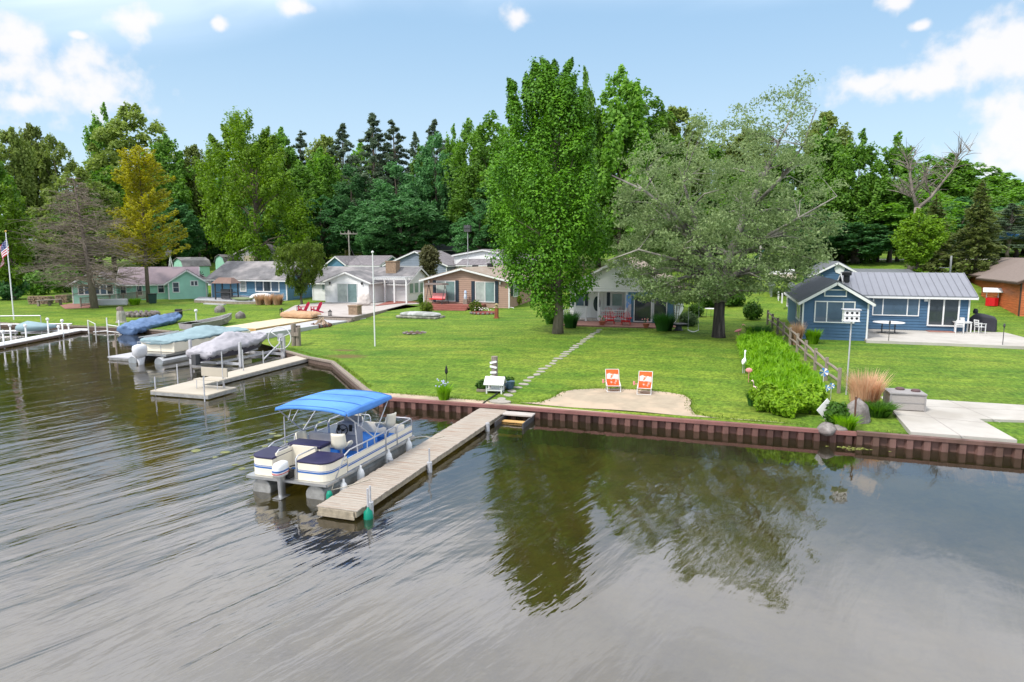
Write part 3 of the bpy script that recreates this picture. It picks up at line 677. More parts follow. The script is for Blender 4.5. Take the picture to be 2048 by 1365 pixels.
garage('dark navy pole barn at the edge of the woods',(855,515),(962,515),(855,500),(905,486),112,7,M['navys'],M['dmetal'],'x',cat='barn',name='pole_barn')
h=garage('cream garage with low grey roof behind the tan house',(918,540),(1060,540),(918,530),(990,512.5),87,8,M['beige'],M['shing'],'x')
x,z=h.F(970,500,3);h.body(x-4.2,x+4.2,2.2,10,h.F(937,511,2.2)[1],h.F(972,500.5,2.2)[1],'y',M['wsid'],M['shing'],lap=0,zb=h.zg,wname='dormer_wall',rname='dormer_roof')
h=garage('blue garage with round white gable vent behind the blue house',(1628,552),(1722,552),(1622,549),(1676,526),70,9,M['blue'],M['metal_roof'],'y',lap=.2)
x,z=h.F(1679,538.5);mb=MB();mb.lathe([(.0,0),(.45,0),(.45,.05),(0,.05)],(0,0,0),8);o=mb.build('gable_vent',M['white'],h.root);o.rotation_euler=(radians(90),0,0);o.location=(x,-.04,z)
garage('low blue garage with shallow metal roof behind the steel roofed wing',(1700,556),(1828,556),(1700,550),(1790,541),73,7,M['blue'],M['metal_roof'],'x')
for (a,b,c,lab) in ((348,382,443,'mint green gambrel shed with sagging grey roof'),(432,462,502,'smaller mint green gambrel shed by the grey garage')):
    v=88 if a<400 else 96
    h=House('gambrel_shed',lab,'shed',a,548,v=v);h.zg=gz(h.o[0],v)
    x1=h.F(b,545)[0];ze=h.F(a,532 if a<400 else 524)[1];zt=h.F((a+b)/2,517 if a<400 else 511)[1];w=MB();m=x1/2;q=.24*x1
    zm=ze+(zt-ze)*.62;L_=h.F(c,530,2)[0]-x1
    pr=[(0,h.zg-1),(x1,h.zg-1),(x1,ze),(x1-q*.45,zm),(m,zt),(q*.45,zm),(0,ze)]
    w.ext(pr,lambda a_,z_,d_:(a_,d_,z_),0,L_);o=w.build('wall',M['mint'],h.root);o.rotation_euler.z=radians(-22)
    r=MB();rr=[(-.15,ze-.1),(q*.4,zm+.03),(m,zt+.06),(x1-q*.4,zm+.03),(x1+.15,ze-.1)]
    for i in range(4):
        (a0,z0),(a1,z1)=rr[i],rr[i+1];r.add([(a0,-.2,z0),(a1,-.2,z1),(a1,L_+.2,z1),(a0,L_+.2,z0),(a0,-.2,z0+.1),(a1,-.2,z1+.1),(a1,L_+.2,z1+.1),(a0,L_+.2,z0+.1)],[(0,3,2,1),(4,5,6,7),(0,1,5,4),(1,2,6,5),(2,3,7,6),(3,0,4,7)])
    o=r.build('roof',M['shingd'],h.root);o.rotation_euler.z=radians(-22)
# --- orange log buildings at the edge
h=House('log_garage','orange stained log garage with brown gutter beyond the wishing well','garage',2021,604)
ze=h.F(2021,555)[1];yl=h.S(1931,583,0)[0];zr=h.F(2048,531,-.3)[1]
h.body(0,6.4,0,max(7,min(yl,14)),ze,ze+1.55,'y',M['log'],mat('brown_shingles',(.19,.15,.13),.9,.15,6),ov=.4,ovg=.4,lap=.19,trim=mat('brown_trim',(.06,.035,.025),.6))
h.win('L',0,(1976,568),(1984,582),'glass',(),(.5,),trim=MATS['brown_trim']);h.win('F',0,(2034,571),(2041,583),'glass',(),(.5,),trim=MATS['brown_trim'])
h=House('log_house','orange log house with grey roof cut by the frame edge','house',2037,633)
ze=h.F(2037,562)[1]
h.body(0,9,0,9,ze,ze+2,'y',M['log'],MATS['brown_shingles'],ov=.45,ovg=.4,lap=.19,trim=MATS['brown_trim'])
# ---------------------------------------------------------------- shore walls, docks, boats
def pile_wall(name,label,pts,m,mc,cap=.2,ztop=.6):
    r=th(name,label,'seawall',(0,0,0))
    sh=MB();cp=MB()
    for (a,b) in zip(pts,pts[1:]):
        A=Vector(a);B=Vector(b);d=(B-A);Lg=d.length;d/=Lg;nrm=Vector((d.y,-d.x)) # towards the water when walking +x
        prof=[];s=0
        while s<Lg:
            for q,o in ((0,.0),(.19,.0),(.25,-.17),(.46,-.17)):
                if s+q<=Lg: prof.append(A+d*(s+q)+nrm*(o+.05))
            s+=.52
        prof.append(B+nrm*.05)
        n=len(prof);sh.add([(p.x,p.y,-1.6) for p in prof]+[(p.x,p.y,ztop-.06) for p in prof],[(i,i+1,n+i+1,n+i) for i in range(n-1)])
        q0=A-nrm*cap*.7;q1=B-nrm*cap*.7;q2=B+nrm*.09;q3=A+nrm*.09
        cp.prism([q0[:],q1[:],q2[:],q3[:]],ztop-.09,ztop+.03)
    sh.build('sheet_piling',m,r);cp.build('cap',mc,r)
    return r
X3=onv(1712,870,25.98)[0]
pile_wall('seawall','maroon painted steel sheet pile seawall beside the sandy beach',[(-14.35,26.2),(-8.8,26.2),(-1,26.06),(X3,25.95)],M['pile'],M['pilecap'])
pile_wall('seawall','browner rusty sheet pile seawall below the concrete patio',[(X3+.01,25.93),(9.5,25.7),(70,24.2)],M['pile2'],M['pile2'],ztop=.64)
def plank_wall(name,label,pts,zt,m,h=.5):
    r=th(name,label,'seawall');w=MB();c=MB()
    for a,b in zip(pts,pts[1:]):
        A=Vector(a);B=Vector(b);d=(B-A).normalized();n=Vector((d.y,-d.x))
        for k in range(3):
            o=.02*(k%2);z0=-1.2 if k==0 else zt-.1-.26*(3-k);z1=zt-.1-.26*(2-k)
            w.prism([(A-n*.1)[:],(B-n*.1)[:],(B+n*(.06+o))[:],(A+n*(.06+o))[:]],z0,z1-.01)
        c.prism([(A-n*.16)[:],(B-n*.16)[:],(B+n*.12)[:],(A+n*.12)[:]],zt-.1,zt)
    w.build('planking',m,r);c.build('cap_board',M['wood'],r)
brownw=mat('wet_brown_timber',(.12,.085,.07),.8,.3,3,stretch=(2,2,8))
plank_wall('timber_seawall','low brown timber seawall curving behind the cream dock',[(-28.4,38.3),(-24.6,35.85),(-22,34.65),(-15.9,27.85),(-14.4,26.3)],.55,brownw)
plank_wall('timber_seawall','low dark timber seawall along the lawn by the flagpole',[(-250,45.9),(-63.7,45.3),(-49.3,45.5),(-43.4,44.6)],.52,brownw)
# --- near dock with grey boards
r=th('wooden_dock','long weathered board dock beside the blue canopy pontoon boat','dock',(-9.78,14.5,0),radians(-.9))
d=MB();y=0;random.seed(3)
while y<12.0:
    w_=.135+random.random()*.012;e=random.random()*.03
    d.box(-.02-e,1.14+random.random()*.03,y,y+w_,.44+random.random()*.008,.475);y+=w_+.012
d.build('deck_boards',M['deckw'],r)
d=MB();d.box(.0,.06,0,12,.29,.44);d.box(1.06,1.12,0,12,.29,.44);d.box(.06,1.06,-.05,-.003,.33,.44);d.box(.02,1.1,-.08,-.052,.25,.34)
for i in range(6): d.box(.06,1.06,2+i*2,2.08+i*2,.3,.44)
d.build('dock_frame',mat('aged_dock_timber',(.3,.255,.19),.85,.3,3,stretch=(2,2,1)),r)
for (x,y,h_) in ((1.2,.55,.95),(1.2,4.1,.95),(-.08,4.0,.3),(1.2,9.2,.55)):
    d=MB();d.tube([(x,y,-1.2),(x,y,h_)],.028,8);d.tube([(x,y,.12),(x,y,.52)],.085,8);d.build('post',M['galv'],r)
d=MB();d.lathe([(.02,-.12),(.1,-.08),(.13,.1),(.11,.28),(.04,.34),(.02,.42)],(0,0,0),10);o=d.build('buoy',M['green'],smooth=True,loc=(-8.48,14.75,.1));tag(o,'green mooring buoy at the outer corner of the weathered dock','buoy')
d=MB();d.tube([(-8.48,14.75,.5),(-8.48,14.75,.98)],.028,8);tag(d.build('dock_pole',M['galv']),'thin steel pole standing in the green buoy','pole')
# steps down into the water beside the dock
r=th('water_steps','small grey landing with submerged steps at the maroon seawall','steps',(-8.45,25.,0))
d=MB();d.box(0,1.25,.45,.98,.42,.47);d.build('landing',M['grdeck'],r)
for x in (.04,1.16): d=MB();d.box(x,x+.05,-.6,.95,-.6,.4);d.build('stringer',M['dgrey'],r)
for i in range(3): d=MB();d.box(.1,1.15,.45-.34*(i+1),.45-.34*i-.06,.26-.2*i-.04,.26-.2*i);d.build('step',M['goldwood'],r)
# --- pontoon boat
def seat_bucket(parent,x,y,z,rot,m=None):
    c,s=cos(rot),sin(rot)
    T=lambda p:(x+p[0]*c-p[1]*s,y+p[0]*s+p[1]*c,z+p[2])
    def sh(u,v):
        # v: 0 front lip .. 1 top of back ; u across
        k=[(-.05+.0,.30),(.0,.27),(.03,.05),(.0,-.16),(.09,-.23),(.34,-.27),(.5,-.3)]
        f=v*6;i=min(int(f),5);t=f-i
        zz=k[i][0]*(1-t)+k[i+1][0]*t;yy=k[i][1]*(1-t)+k[i+1][1]*t
        a=u*2-1;wd=.27 if v<.55 else .25-.06*(v-.55)
        side=abs(a)**3
        zz2=zz+ (side*.16 if v<.65 else 0);yy2=yy+(side*.1 if v>=.5 else 0)
        return T((a*wd,yy2,zz2+.36))
    mb=MB();mb.grid(sh,8,12);o=mb.build('bucket_seat',m or M['cream'],parent,smooth=True)
    s_=o.modifiers.new('thick','SOLIDIFY');s_.thickness=.05
    p=MB();p.tube([T((0,.0,0)),T((0,.0,.36))],.04,8);p.build('pedestal',M['alu'],o)
def boat():
    W=2.6;Lb=5.45
    r=th('pontoon_boat','open pontoon boat with blue canopy and cream seats tied at the weathered dock','boat',(-12.72,15.45,.11),radians(-.9))
    for x in (.42,W-.42):
        t=MB();R=.31;ys=[.1,.12,4.4,4.8,5.15,5.35,5.45]
        rr=[.29,R,R,.3,.22,.1,.02];zz=[.18,.18,.18,.2,.26,.34,.4]
        t.loft([[(x+rr[i]*cos(2*pi*j/18),ys[i],zz[i]+rr[i]*sin(2*pi*j/18)) for j in range(18)] for i in range(7)])
        o=t.build('pontoon_tube',M['dalu'],r,smooth=False)
        k=MB();k.box(x-.03,x+.03,.3,4.6,.44,.5)
        for y in (.5,1.5,2.5,3.5,4.4): k.box(x-.25,x+.25,y,y+.06,.38,.5)
        k.build('bracket',M['alu'],o)
    d=MB();d.box(0,W,.0,Lb-.15,.5,.575);d.box(-.03,W+.03,.05,Lb-.2,.49,.55);d.build('deck',M['alu'],r)
    d=MB();d.box(.03,W-.03,.9,Lb-.18,.577,.585);d.build('floor_carpet',M['carpet'],r)
    zf=.585
    # stern boxes with cushions
    def rbox(x0,x1,y0,y1,rl,rr_):   # rounded rear corners
        pts=[]
        for (cx,cy,a0,rad) in ((x0+rl,y0+rl,pi,rl),(x1-rr_,y0+rr_,1.5*pi,rr_)):
            for i in range(7): a=a0+i*pi/12; pts.append((cx+rad*cos(a),cy+rad*sin(a)))
        return pts+[(x1,y1),(x0,y1)]
    for (x0,x1,rl,rr_) in ((.02,.82,.34,.03),(W-.98,W-.02,.03,.34)):
        P=rbox(x0,x1,.12,1.1,rl,rr_);d=MB();d.prism(P,.58,1.06);o=d.build('stern_box',M['cream'],r)
        cx=(x0+x1)/2;cy=.61
        Q=[(cx+(a-cx)*1.012,cy+(b-cy)*1.012) for a,b in P];d=MB();d.prism(Q,.79,.835);d.prism(Q,.855,.87);d.build('stripe',M['stripe'],o)
        Q=[(cx+(a-cx)*1.03,cy+(b-cy)*1.03) for a,b in P];d=MB();d.prism(Q,1.065,1.125);d.build('cushion',M['navy'],o,bevel=.025)
    d=MB();d.box(.82,W-.98,1.0,1.08,.58,1.24);d.box(.78,.83,.3,1.05,.58,1.2);d.build('engine_panel',M['cream'],r)
    d=MB();d.box(.6,1.72,1.09,1.65,1.17,1.27);d.build('rear_cushion',M['navy'],r,bevel=.025)
    d=MB();d.box(.62,1.7,1.1,1.62,.59,1.16);d.build('rear_locker',M['cream'],r)
    # side fences
    for x,sg in ((.02,-1),(W-.02,1)):
        for y0,y1 in ((1.12,3.3),(3.36,4.05),(4.1,Lb-.3)):
            d=MB();d.box(x-.015,x+.015,y0,y1,.6,.96);o=d.build('side_panel',M['cream'],r)
            d=MB();d.box(x+sg*.017-.004,x+sg*.017+.004,y0+.01,y1-.01,.74,.775);d.box(x+sg*.017-.004,x+sg*.017+.004,y0+.01,y1-.01,.795,.81);d.build('stripe',M['stripe'],o)
    d=MB();d.box(.3,W-.3,Lb-.32,Lb-.29,.6,.96);d.build('bow_panel',M['cream'],r)
    # rails
    for x in (.02,W-.02):
        d=MB()
        for (y0,y1,zt,sl) in ((.75,3.3,1.2,.5),(3.36,4.05,1.2,0),(4.1,Lb-.3,1.2,0)):
            d.tube([(x,y0-.25 if sl else y0,.6),(x,y0+sl-.25 if sl else y0,zt-.08),(x,y0+sl+.0 if sl else y0+.08,zt),(x,y1-.08,zt),(x,y1,zt-.08),(x,y1,.58)],.022,8)
            d.tube([(x,y0+sl*.4,.97),(x,y1,.97)],.018,6)
            if y1-y0>1.5: d.tube([(x,(y0+y1)/2+.2,.58),(x,(y0+y1)/2+.2,zt)],.016,6)
        d.build('guard_rail',M['galv'],r,smooth=True)
    d=MB()
    for x0,x1 in ((.02,1.0),(1.6,W-.02)):
        d=MB();d.tube([(x0,Lb-.3,.6),(x0,Lb-.3,1.12),(x0+.06,Lb-.3,1.2),(x1-.06,Lb-.3,1.2),(x1,Lb-.3,1.12),(x1,Lb-.3,.6)],.02,8);d.build('bow_rail',M['galv'],r,smooth=True)
    d=MB();d.tube([(.8,.35,.6),(.8,.35,1.2),(.8,.45,1.26),(.8,.95,1.26)],.02,8);d.build('stern_rail',M['galv'],r,smooth=True);d=MB();d.tube([(W-.99,.1,.6),(W-.99,.1,1.18),(W-.99,.2,1.24),(W-.99,1.,1.24)],.02,8)
    d.build('stern_rail',M['galv'],r,smooth=True)
    # seats, helm
    seat_bucket(r,.62,1.95,zf-.1,radians(-100));seat_bucket(r,W-.62,1.75,zf+.1,radians(10));seat_bucket(r,W-.5,4.35,zf+.1,radians(75));seat_bucket(r,.62,4.75,zf+.05,radians(-140))
    d=MB();d.box(1.05,1.72,3.0,3.42,zf,1.33);d.loft([[(1.03,2.92,1.12),(1.74,2.92,1.12),(1.74,3.44,1.12),(1.03,3.44,1.12)],[(1.03,3.12,1.42),(1.74,3.12,1.42),(1.74,3.44,1.42),(1.03,3.44,1.42)]]);o=d.build('helm_console',M['greyv'],r)
    d=MB();c0=Vector((1.3,2.9,1.25))
    ring=[(c0.x+.19*cos(a),c0.y+.08*sin(a)*.7,c0.z+.19*sin(a)*.85) for a in [2*pi*i/20 for i in range(21)]]
    d.tube(ring,.018,6,cap=False)
    for a in (.5,2.6,4.7): d.tube([c0,(c0.x+.19*cos(a),c0.y+.056*sin(a),c0.z+.16*sin(a))],.014,5)
    d.tube([c0,(c0.x,c0.y+.15,c0.z-.05)],.035,8);d.build('steering_wheel',M['black'],o,smooth=True)
    d=MB();d.box(1.5,1.6,2.98,3.02,1.2,1.42);d.box(1.1,1.16,2.96,3.0,1.2,1.4);d.build('gauge',M['black'],o)
    d=MB();d.box(1.06,1.71,3.40,3.43,1.42,1.62);d.build('windscreen',mat('smoked_acrylic',(.25,.25,.27),.1,.05),o)
    d=MB();d.box(.55,1.55,2.25,2.72,.85,.96);o=d.build('bench_seat',M['greyv'],r,bevel=.03)
    d=MB();d.box(.55,1.55,2.2,2.3,1.0,1.32);d.build('backrest',M['greyv'],o,bevel=.03)
    d=MB();d.box(.6,1.5,2.3,2.68,zf,.85);d.build('bench_base',M['carpet'],o)
    d=MB();d.box(W-.75,W-.2,4.1,4.65,zf,.78);d.build('seat_box',M['carpet'],r)
    d=MB();d.box(1.9,2.5,1.15,1.22,.6,.9);d.build('blue_locker',M['carpet'],r)
    # canopy
    y0,y1=1.45,4.1
    CX0,CX1=.02,2.34;CW=CX1-CX0
    def cz(x,y):
        a=min(1,abs(2*(x-CX0)/CW-1));t=(y-y0)/(y1-y0)
        return 2.2+.1*(1-a**3.2)+.04*sin(pi*t)-.035*abs(sin(2*pi*t))*(1-a*a)
    d=MB()
    d.grid(lambda a,b:(CX0-.05+(CW+.1)*a,y0+(y1-y0)*b,cz(CX0-.05+(CW+.1)*a,y0+(y1-y0)*b)),24,24)
    for e in (0,1):
        d.grid(lambda a,b:((CX0-.05 if e==0 else CX1+.05)+(1 if e else -1)*.04*b,y0+(y1-y0)*a,cz(CX0,y0+(y1-y0)*a)-b*(.1+.1*sin(pi*a)*(1 if e else .2))+.0),24,3)
        d.grid(lambda a,b:(CX0-.05+(CW+.1)*a,(y0 if e==0 else y1)+(1 if e else -1)*.02*b,cz(CX0-.05+(CW+.1)*a,(y0 if e==0 else y1))-b*.09),24,2)
    o=d.build('canopy',M['canvas'],r,smooth=True);s_=o.modifiers.new('thick','SOLIDIFY');s_.thickness=.015
    d=MB()
    for t in (.03,.34,.66,.97):
        y=y0+(y1-y0)*t
        d.grid(lambda a,b:(CX0+CW*a,y-.02+.04*b,cz(CX0+CW*a,y)+.012),20,1)
    d.build('canopy_seam',mat('dark_blue_canvas',(.04,.13,.36),.8),o,smooth=True)
    d=MB()
    for x,q in ((.03,CX0),(W-.03,CX1)):
        P=(x,2.65,1.2)
        d.tube([P,(q,y0+.05,2.13)],.02,6);d.tube([P,(q,y1-.05,2.13)],.02,6);d.tube([(x*.5+q*.5,y0+.5,1.7),(q,y0+.75,2.16)],.016,6);d.tube([(x,1.75,.6),(x*.6+q*.4,1.75,1.86)],.018,6);d.tube([P,(x,2.75,.62)],.02,6)
        d.tube([(x*.5+q*.5,2.1,1.6),(q,2.75,2.16)],.015,6)
    for y in (y0+.05,(y0+y1)/2,y1-.05): d.tube([(CX0+CW*i/12,y,cz(CX0+CW*i/12,y)-.03) for i in range(13)],.014,6)
    d.build('canopy_frame',M['galv'],r)
    # outboard
    m_=MB();X=1.22
    def rr2(cx,cy,wx,wy,z): return [(cx+wx*cos(a)*(abs(cos(a))**-.35 if abs(cos(a))>.05 else 1)*.8,cy+wy*sin(a)*(abs(sin(a))**-.35 if abs(sin(a))>.05 else 1)*.8,z) for a in [2*pi*j/20 for j in range(20)]]
    m_.loft([rr2(X,-.06,.17,.27,.72),rr2(X,-.07,.19,.3,.8),rr2(X,-.07,.19,.31,.98),rr2(X,-.05,.17,.27,1.07),rr2(X,-.02,.09,.15,1.1)])
    o=m_.build('outboard_motor',M['white'],r,smooth=True)
    m_=MB();m_.loft([rr2(X,-.07,.2,.318,.86),rr2(X,-.07,.2,.318,.9)]);m_.build('stripe',M['stripe'],o)
    m_=MB();m_.loft([rr2(X,-.07,.198,.316,.8),rr2(X,-.07,.198,.316,.82)]);m_.build('red_stripe',M['redp'],o)
    m_=MB();m_.loft([rr2(X,-.05,.1,.16,.74),rr2(X,-.05,.085,.14,.2),rr2(X,-.05,.06,.12,-.3)]);m_.box(X-.14,X+.14,-.28,.12,.1,.125);m_.build('motor_leg',M['alu'],o)
    m_=MB();m_.box(X-.16,X+.16,.1,.32,.45,.8);m_.build('motor_bracket',M['black'],o)
    m_=MB();m_.tube([(X+.1,.2,.9),(X+.25,.5,.9),(X+.5,1.,.85)],.02,6);m_.build('motor_cable',M['black'],o)
    return r
boat()
fm=MB();fm.lathe([(.02,-.32),(.09,-.27),(.11,-.15),(.11,.1),(.08,.2),(.03,.26),(.03,.34)],(0,0,0),10)
fme=fm.mesh('boat_fender',M['white'],True)
for i,(x,y,z,l) in enumerate(((-10.0,16.1,.3,'white fender by the stern corner of the canopy pontoon'),(-9.98,17.0,.42,'long white fender hanging below the stern navy cushion side'),(-9.96,18.7,.42,'white fender hanging below the middle of the canopy pontoon'),(-9.95,20.1,.42,'white fender near the bow of the canopy pontoon'))):
    o=bpy.data.objects.new('boat_fender',fme);COL.objects.link(o);o.location=(x,y,z);tag(o,l,'fender','white fenders between boat and dock')
d=MB();d.lathe([(.02,-.22),(.08,-.18),(.09,.1),(.05,.2)],(0,0,0),10);tag(d.build('boat_fender',M['green'],smooth=True,loc=(-9.98,15.35,.35)),'green fender at the stern corner of the canopy pontoon','fender')
d=MB();d.tube([(-10.12,15.8,.62),(-10.,15.5,.52),(-9.85,15.9,.49),(-9.5,16.7,.49)],.012,5);d.tube([(-10.1,20.7,.6),(-9.9,21.3,.5),(-9.5,21.2,.49),(-9.3,21.6,.49)],.012,5);tag(d.build('mooring_rope',M['rope']),'pale mooring ropes from the canopy pontoon to the dock boards','rope')
# --- cream dock
r=th('cream_dock','cream panel dock with wide end platform and metal posts','dock')
d=MB();zt=.45
P1=[(-25.75,25.0),(-22.4,24.95),(-22.4,26.85),(-24.42,26.85),(-24.42,36.3),(-25.75,36.9)]
d.prism(P1,zt-.05,zt);o=d.build('deck_panels',M['creamdock'],r)
d=MB();d.prism([(a+(.05 if a<-24 and a>-24.5 else 0),b) for a,b in P1],zt-.2,zt-.052);d.build('dock_frame',M['dalu'],r)
for px,py0,py1 in ((311,754,781),(356,729,767),(409,754,793),(447,698,776),(487,700,742),(527,702,727),(565,704,716)):
    u,v=at(px,py1,zt);z=onv(px,py0,v)[1]
    d=MB();d.tube([(u,v,-1.5),(u,v,min(z,2.2))],.03,8);d.build('post',M['galv'],r)
r=th('dock_bench','cream backed bench on the wide end of the cream dock','bench',(-24.15,26.55,zt))
d=MB();d.box(0,1.5,-.55,-.12,.42,.46);d.build('seat',M['creamdock'],r)
d=MB();d.box(0,1.5,.0,.06,.52,.95);d.build('backrest',M['creamdock'],r)
for x in (.15,1.35): d=MB();d.tube([(x,-.52,0),(x,-.5,.42),(x,0.02,.42),(x,.04,.9)],.02,6);d.tube([(x,.0,0),(x,-.1,.42)],.02,6);d.build('leg',M['galv'],r)
# --- covered boat on the lift
r=th('boat_lift','aluminium boat lift with large white hand wheel beside the cream dock','boat lift')
d=MB()
for x,y,z in ((-30.9,33.2,1.65),(-27.3,33.2,1.65),(-30.9,37.4,1.5),(-27.3,37.4,1.5)): d.box(x-.07,x+.07,y-.07,y+.07,-1.4,z)
for y in (33.2,37.4): d.box(-30.9,-27.3,y-.06,y+.06,.28,.42)
for x in (-30.0,-28.3): d.box(x-.06,x+.06,32.4,38.2,.42,.54)
d.build('lift_frame',M['galv'],r)
u,v=-27.0,37.4;zc=onv(562,676,v)[1];uc=onv(562,676,v)[0]
d=MB();R=.72;d.tube([(uc+R*cos(a)*.9,v-.15+R*cos(a)*.4,zc+R*sin(a)) for a in [2*pi*i/28 for i in range(29)]],.03,6,cap=False)
for k in range(3):
    a=2*pi*k/3+.4;d.tube([(uc,v-.15,zc),(uc+R*cos(a)*.9,v-.15+R*cos(a)*.4,zc+R*sin(a))],.025,6)
d.build('hand_wheel',M['white'],r,smooth=True)
d=MB();d.tube([(uc,v,zc),(uc-.02,v,-1)],.06,8);d.tube([(uc,v-.05,zc-.3),onv(527,716,v-2)[:1]+(v-2.,.3)],.05,8);d.box(uc-.2,uc+.2,v-.1,v+.1,zc-.2,zc+.25);d.build('winch_post',M['galv'],r)
def cover(secs,n=10):
    """boat cover from sections (y, half width, z low, z edge, z ridge, xcentre)"""
    R=[]
    for (y,hw,zl,ze,zr,xc) in secs:
        ring=[(xc-hw*.82,y,zl),(xc-hw,y,ze-.12),(xc-hw*.98,y,ze)]
        for i in range(1,6): a=-1+2*i/6;ring.append((xc+hw*.93*a,y,ze+(zr-ze)*(1-abs(a)**1.05)))
        ring+=[(xc+hw*.98,y,ze),(xc+hw,y,ze-.12),(xc+hw*.82,y,zl)]
        R.append(ring)
    return R
def wob(R,amp,seed):
    rnd=random.Random(seed);return [[(x+rnd.uniform(-amp,amp),y+rnd.uniform(-amp,amp),z+rnd.uniform(-amp,amp)) for x,y,z in q] for q in R]
def finer(secs,k=3):
    out=[]
    for a,b in zip(secs,secs[1:]):
        for i in range(k): out.append(tuple(p+(q-p)*i/k for p,q in zip(a,b)))
    return out+[secs[-1]]
r=th('covered_boat','runabout under a pale silver cover on the boat lift','boat',(-29.2,31.9,.55))
d=MB();d.loft(wob(cover(finer([(0,.9,.2,.6,.7,0),(.5,1.05,.15,.75,.95,0),(2.6,1.05,.3,.82,1.62,0),(3.6,1.02,.35,.86,1.5,0),(4.9,.8,.5,.95,1.15,0),(6.1,.2,.75,1.05,1.12,0)],3)),.03,1));d.build('cover',M['silver'],r,smooth=True,rum=(.22,.55))
d=MB();d.loft([[( -w_,y,z1),(-w_*.9,y,z0+.2),(0,y,z0),(w_*.9,y,z0+.2),(w_,y,z1)] for y,w_,z0,z1 in ((.1,.85,0,.6),(3,.95,-.02,.6),(4.8,.65,.1,.75),(6.0,.1,.55,1.)) ]);d.build('hull',mat('dark_hull',(.05,.045,.06),.35,.2),r)
d=MB();d.box(-.15,.15,-.35,.02,-.1,.5);d.build('outdrive',M['dgrey'],r)
# --- pontoon with teal cover
r=th('covered_pontoon','cream pontoon boat under a teal cover with large white outboard','boat',(-33.5,32.3,.1))
for x in (-1.0,1.0):
    t=MB();rr=[.3,.33,.33,.25,.05];ys=[0,.05,7.2,7.9,8.4];zz=[.2,.2,.2,.3,.5]
    t.loft([[(x+rr[i]*cos(2*pi*j/16),ys[i],zz[i]+rr[i]*sin(2*pi*j/16)) for j in range(16)] for i in range(5)]);t.build('pontoon_tube',M['alu'],r)
d=MB();d.box(-1.3,1.3,.3,8.2,.55,.68);d.build('deck',M['alu'],r)
d=MB();d.box(-1.28,1.28,1.0,8.1,.69,1.32);o=d.build('side_wall',M['cream'],r,bevel=.05)
d=MB()
for k in range(3):
    pts=[(1.297,3.0+k*.18,.72),(1.297,3.5+k*.2,.95),(1.297,4.6+.3*k,1.08+.03*k),(1.297,6.4,1.16+.03*k)];d.tube(pts,.02,4,r2=.006)
d.build('swoosh_graphic',M['dgrey'],o)
ft=bpy.data.curves.new('lettering','FONT');ft.body='AquaPatio';ft.size=.36;ft.shear=.35;ft.extrude=.004
ft.materials.append(M['dgrey']);fo=bpy.data.objects.new('tmp',ft);COL.objects.link(fo)
me=bpy.data.meshes.new_from_object(fo.evaluated_get(bpy.context.evaluated_depsgraph_get()));bpy.data.objects.remove(fo)
fo=bpy.data.objects.new('lettering',me);COL.objects.link(fo);fo.parent=o;fo.location=(1.295,4.35,.8);fo.rotation_euler=(radians(90),0,radians(90))
d=MB();d.loft(wob(cover(finer([(.75,1.15,1.2,1.42,1.5,0),(1.2,1.34,1.15,1.46,1.62,0),(3.,1.36,1.18,1.44,1.72,0),(4.8,1.36,1.2,1.46,2.05,0),(6.2,1.36,1.22,1.46,1.78,0),(8.1,1.3,1.24,1.4,1.5,0),(8.5,.5,1.3,1.4,1.42,0)],3)),.03,2));d.build('cover',M['teal'],r,smooth=True,rum=(.16,.6))
d=MB()
for dx in (-.9,-.5): d.tube([(dx,.5,1.62),(dx+.5,3.2,1.75)],.03,6)
d.build('boat_poles',M['alu'],r)
m_=MB();m_.loft([[(0+wx*cos(a),-.35+wy*sin(a),z) for a in [2*pi*j/16 for j in range(16)]] for wx,wy,z in ((.2,.3,.55),(.33,.45,.75),(.36,.48,1.05),(.32,.42,1.25),(.15,.2,1.33))]);o=m_.build('outboard_motor',mat('silver_grey_cowl',(.55,.55,.57),.35,.05),r,smooth=True)
m_=MB();m_.loft([[(0+wx*cos(a),-.3+wy*sin(a),z) for a in [2*pi*j/12 for j in range(12)]] for wx,wy,z in ((.2,.28,.56),(.12,.2,.2),(.1,.18,-.4))]);m_.build('motor_leg',MATS['silver_grey_cowl'],o,smooth=True)
d=MB();d.tube([(1.1,.15,.2),(1.1,.15,1.35)],.02,6);d.tube([(-.6,.15,.2),(-.6,.1,1.4),(.4,.1,1.4)],.02,6);d.build('boarding_ladder',M['alu'],r)
r=th('dock_section','low grey dock section behind the teal covered pontoon','dock')
d=MB();d.box(-37.1,-35.2,32.9,40.5,.32,.4);d.build('deck_panels',M['lgrey'],r);d=MB();d.box(-37.05,-35.25,32.95,40.4,.16,.315);d.build('dock_frame',M['dalu'],r)
d=MB();d.tube([(-37.2,33.1,-1),(-37.2,33.1,1.5)],.03,6);d.build('post',M['galv'],r)
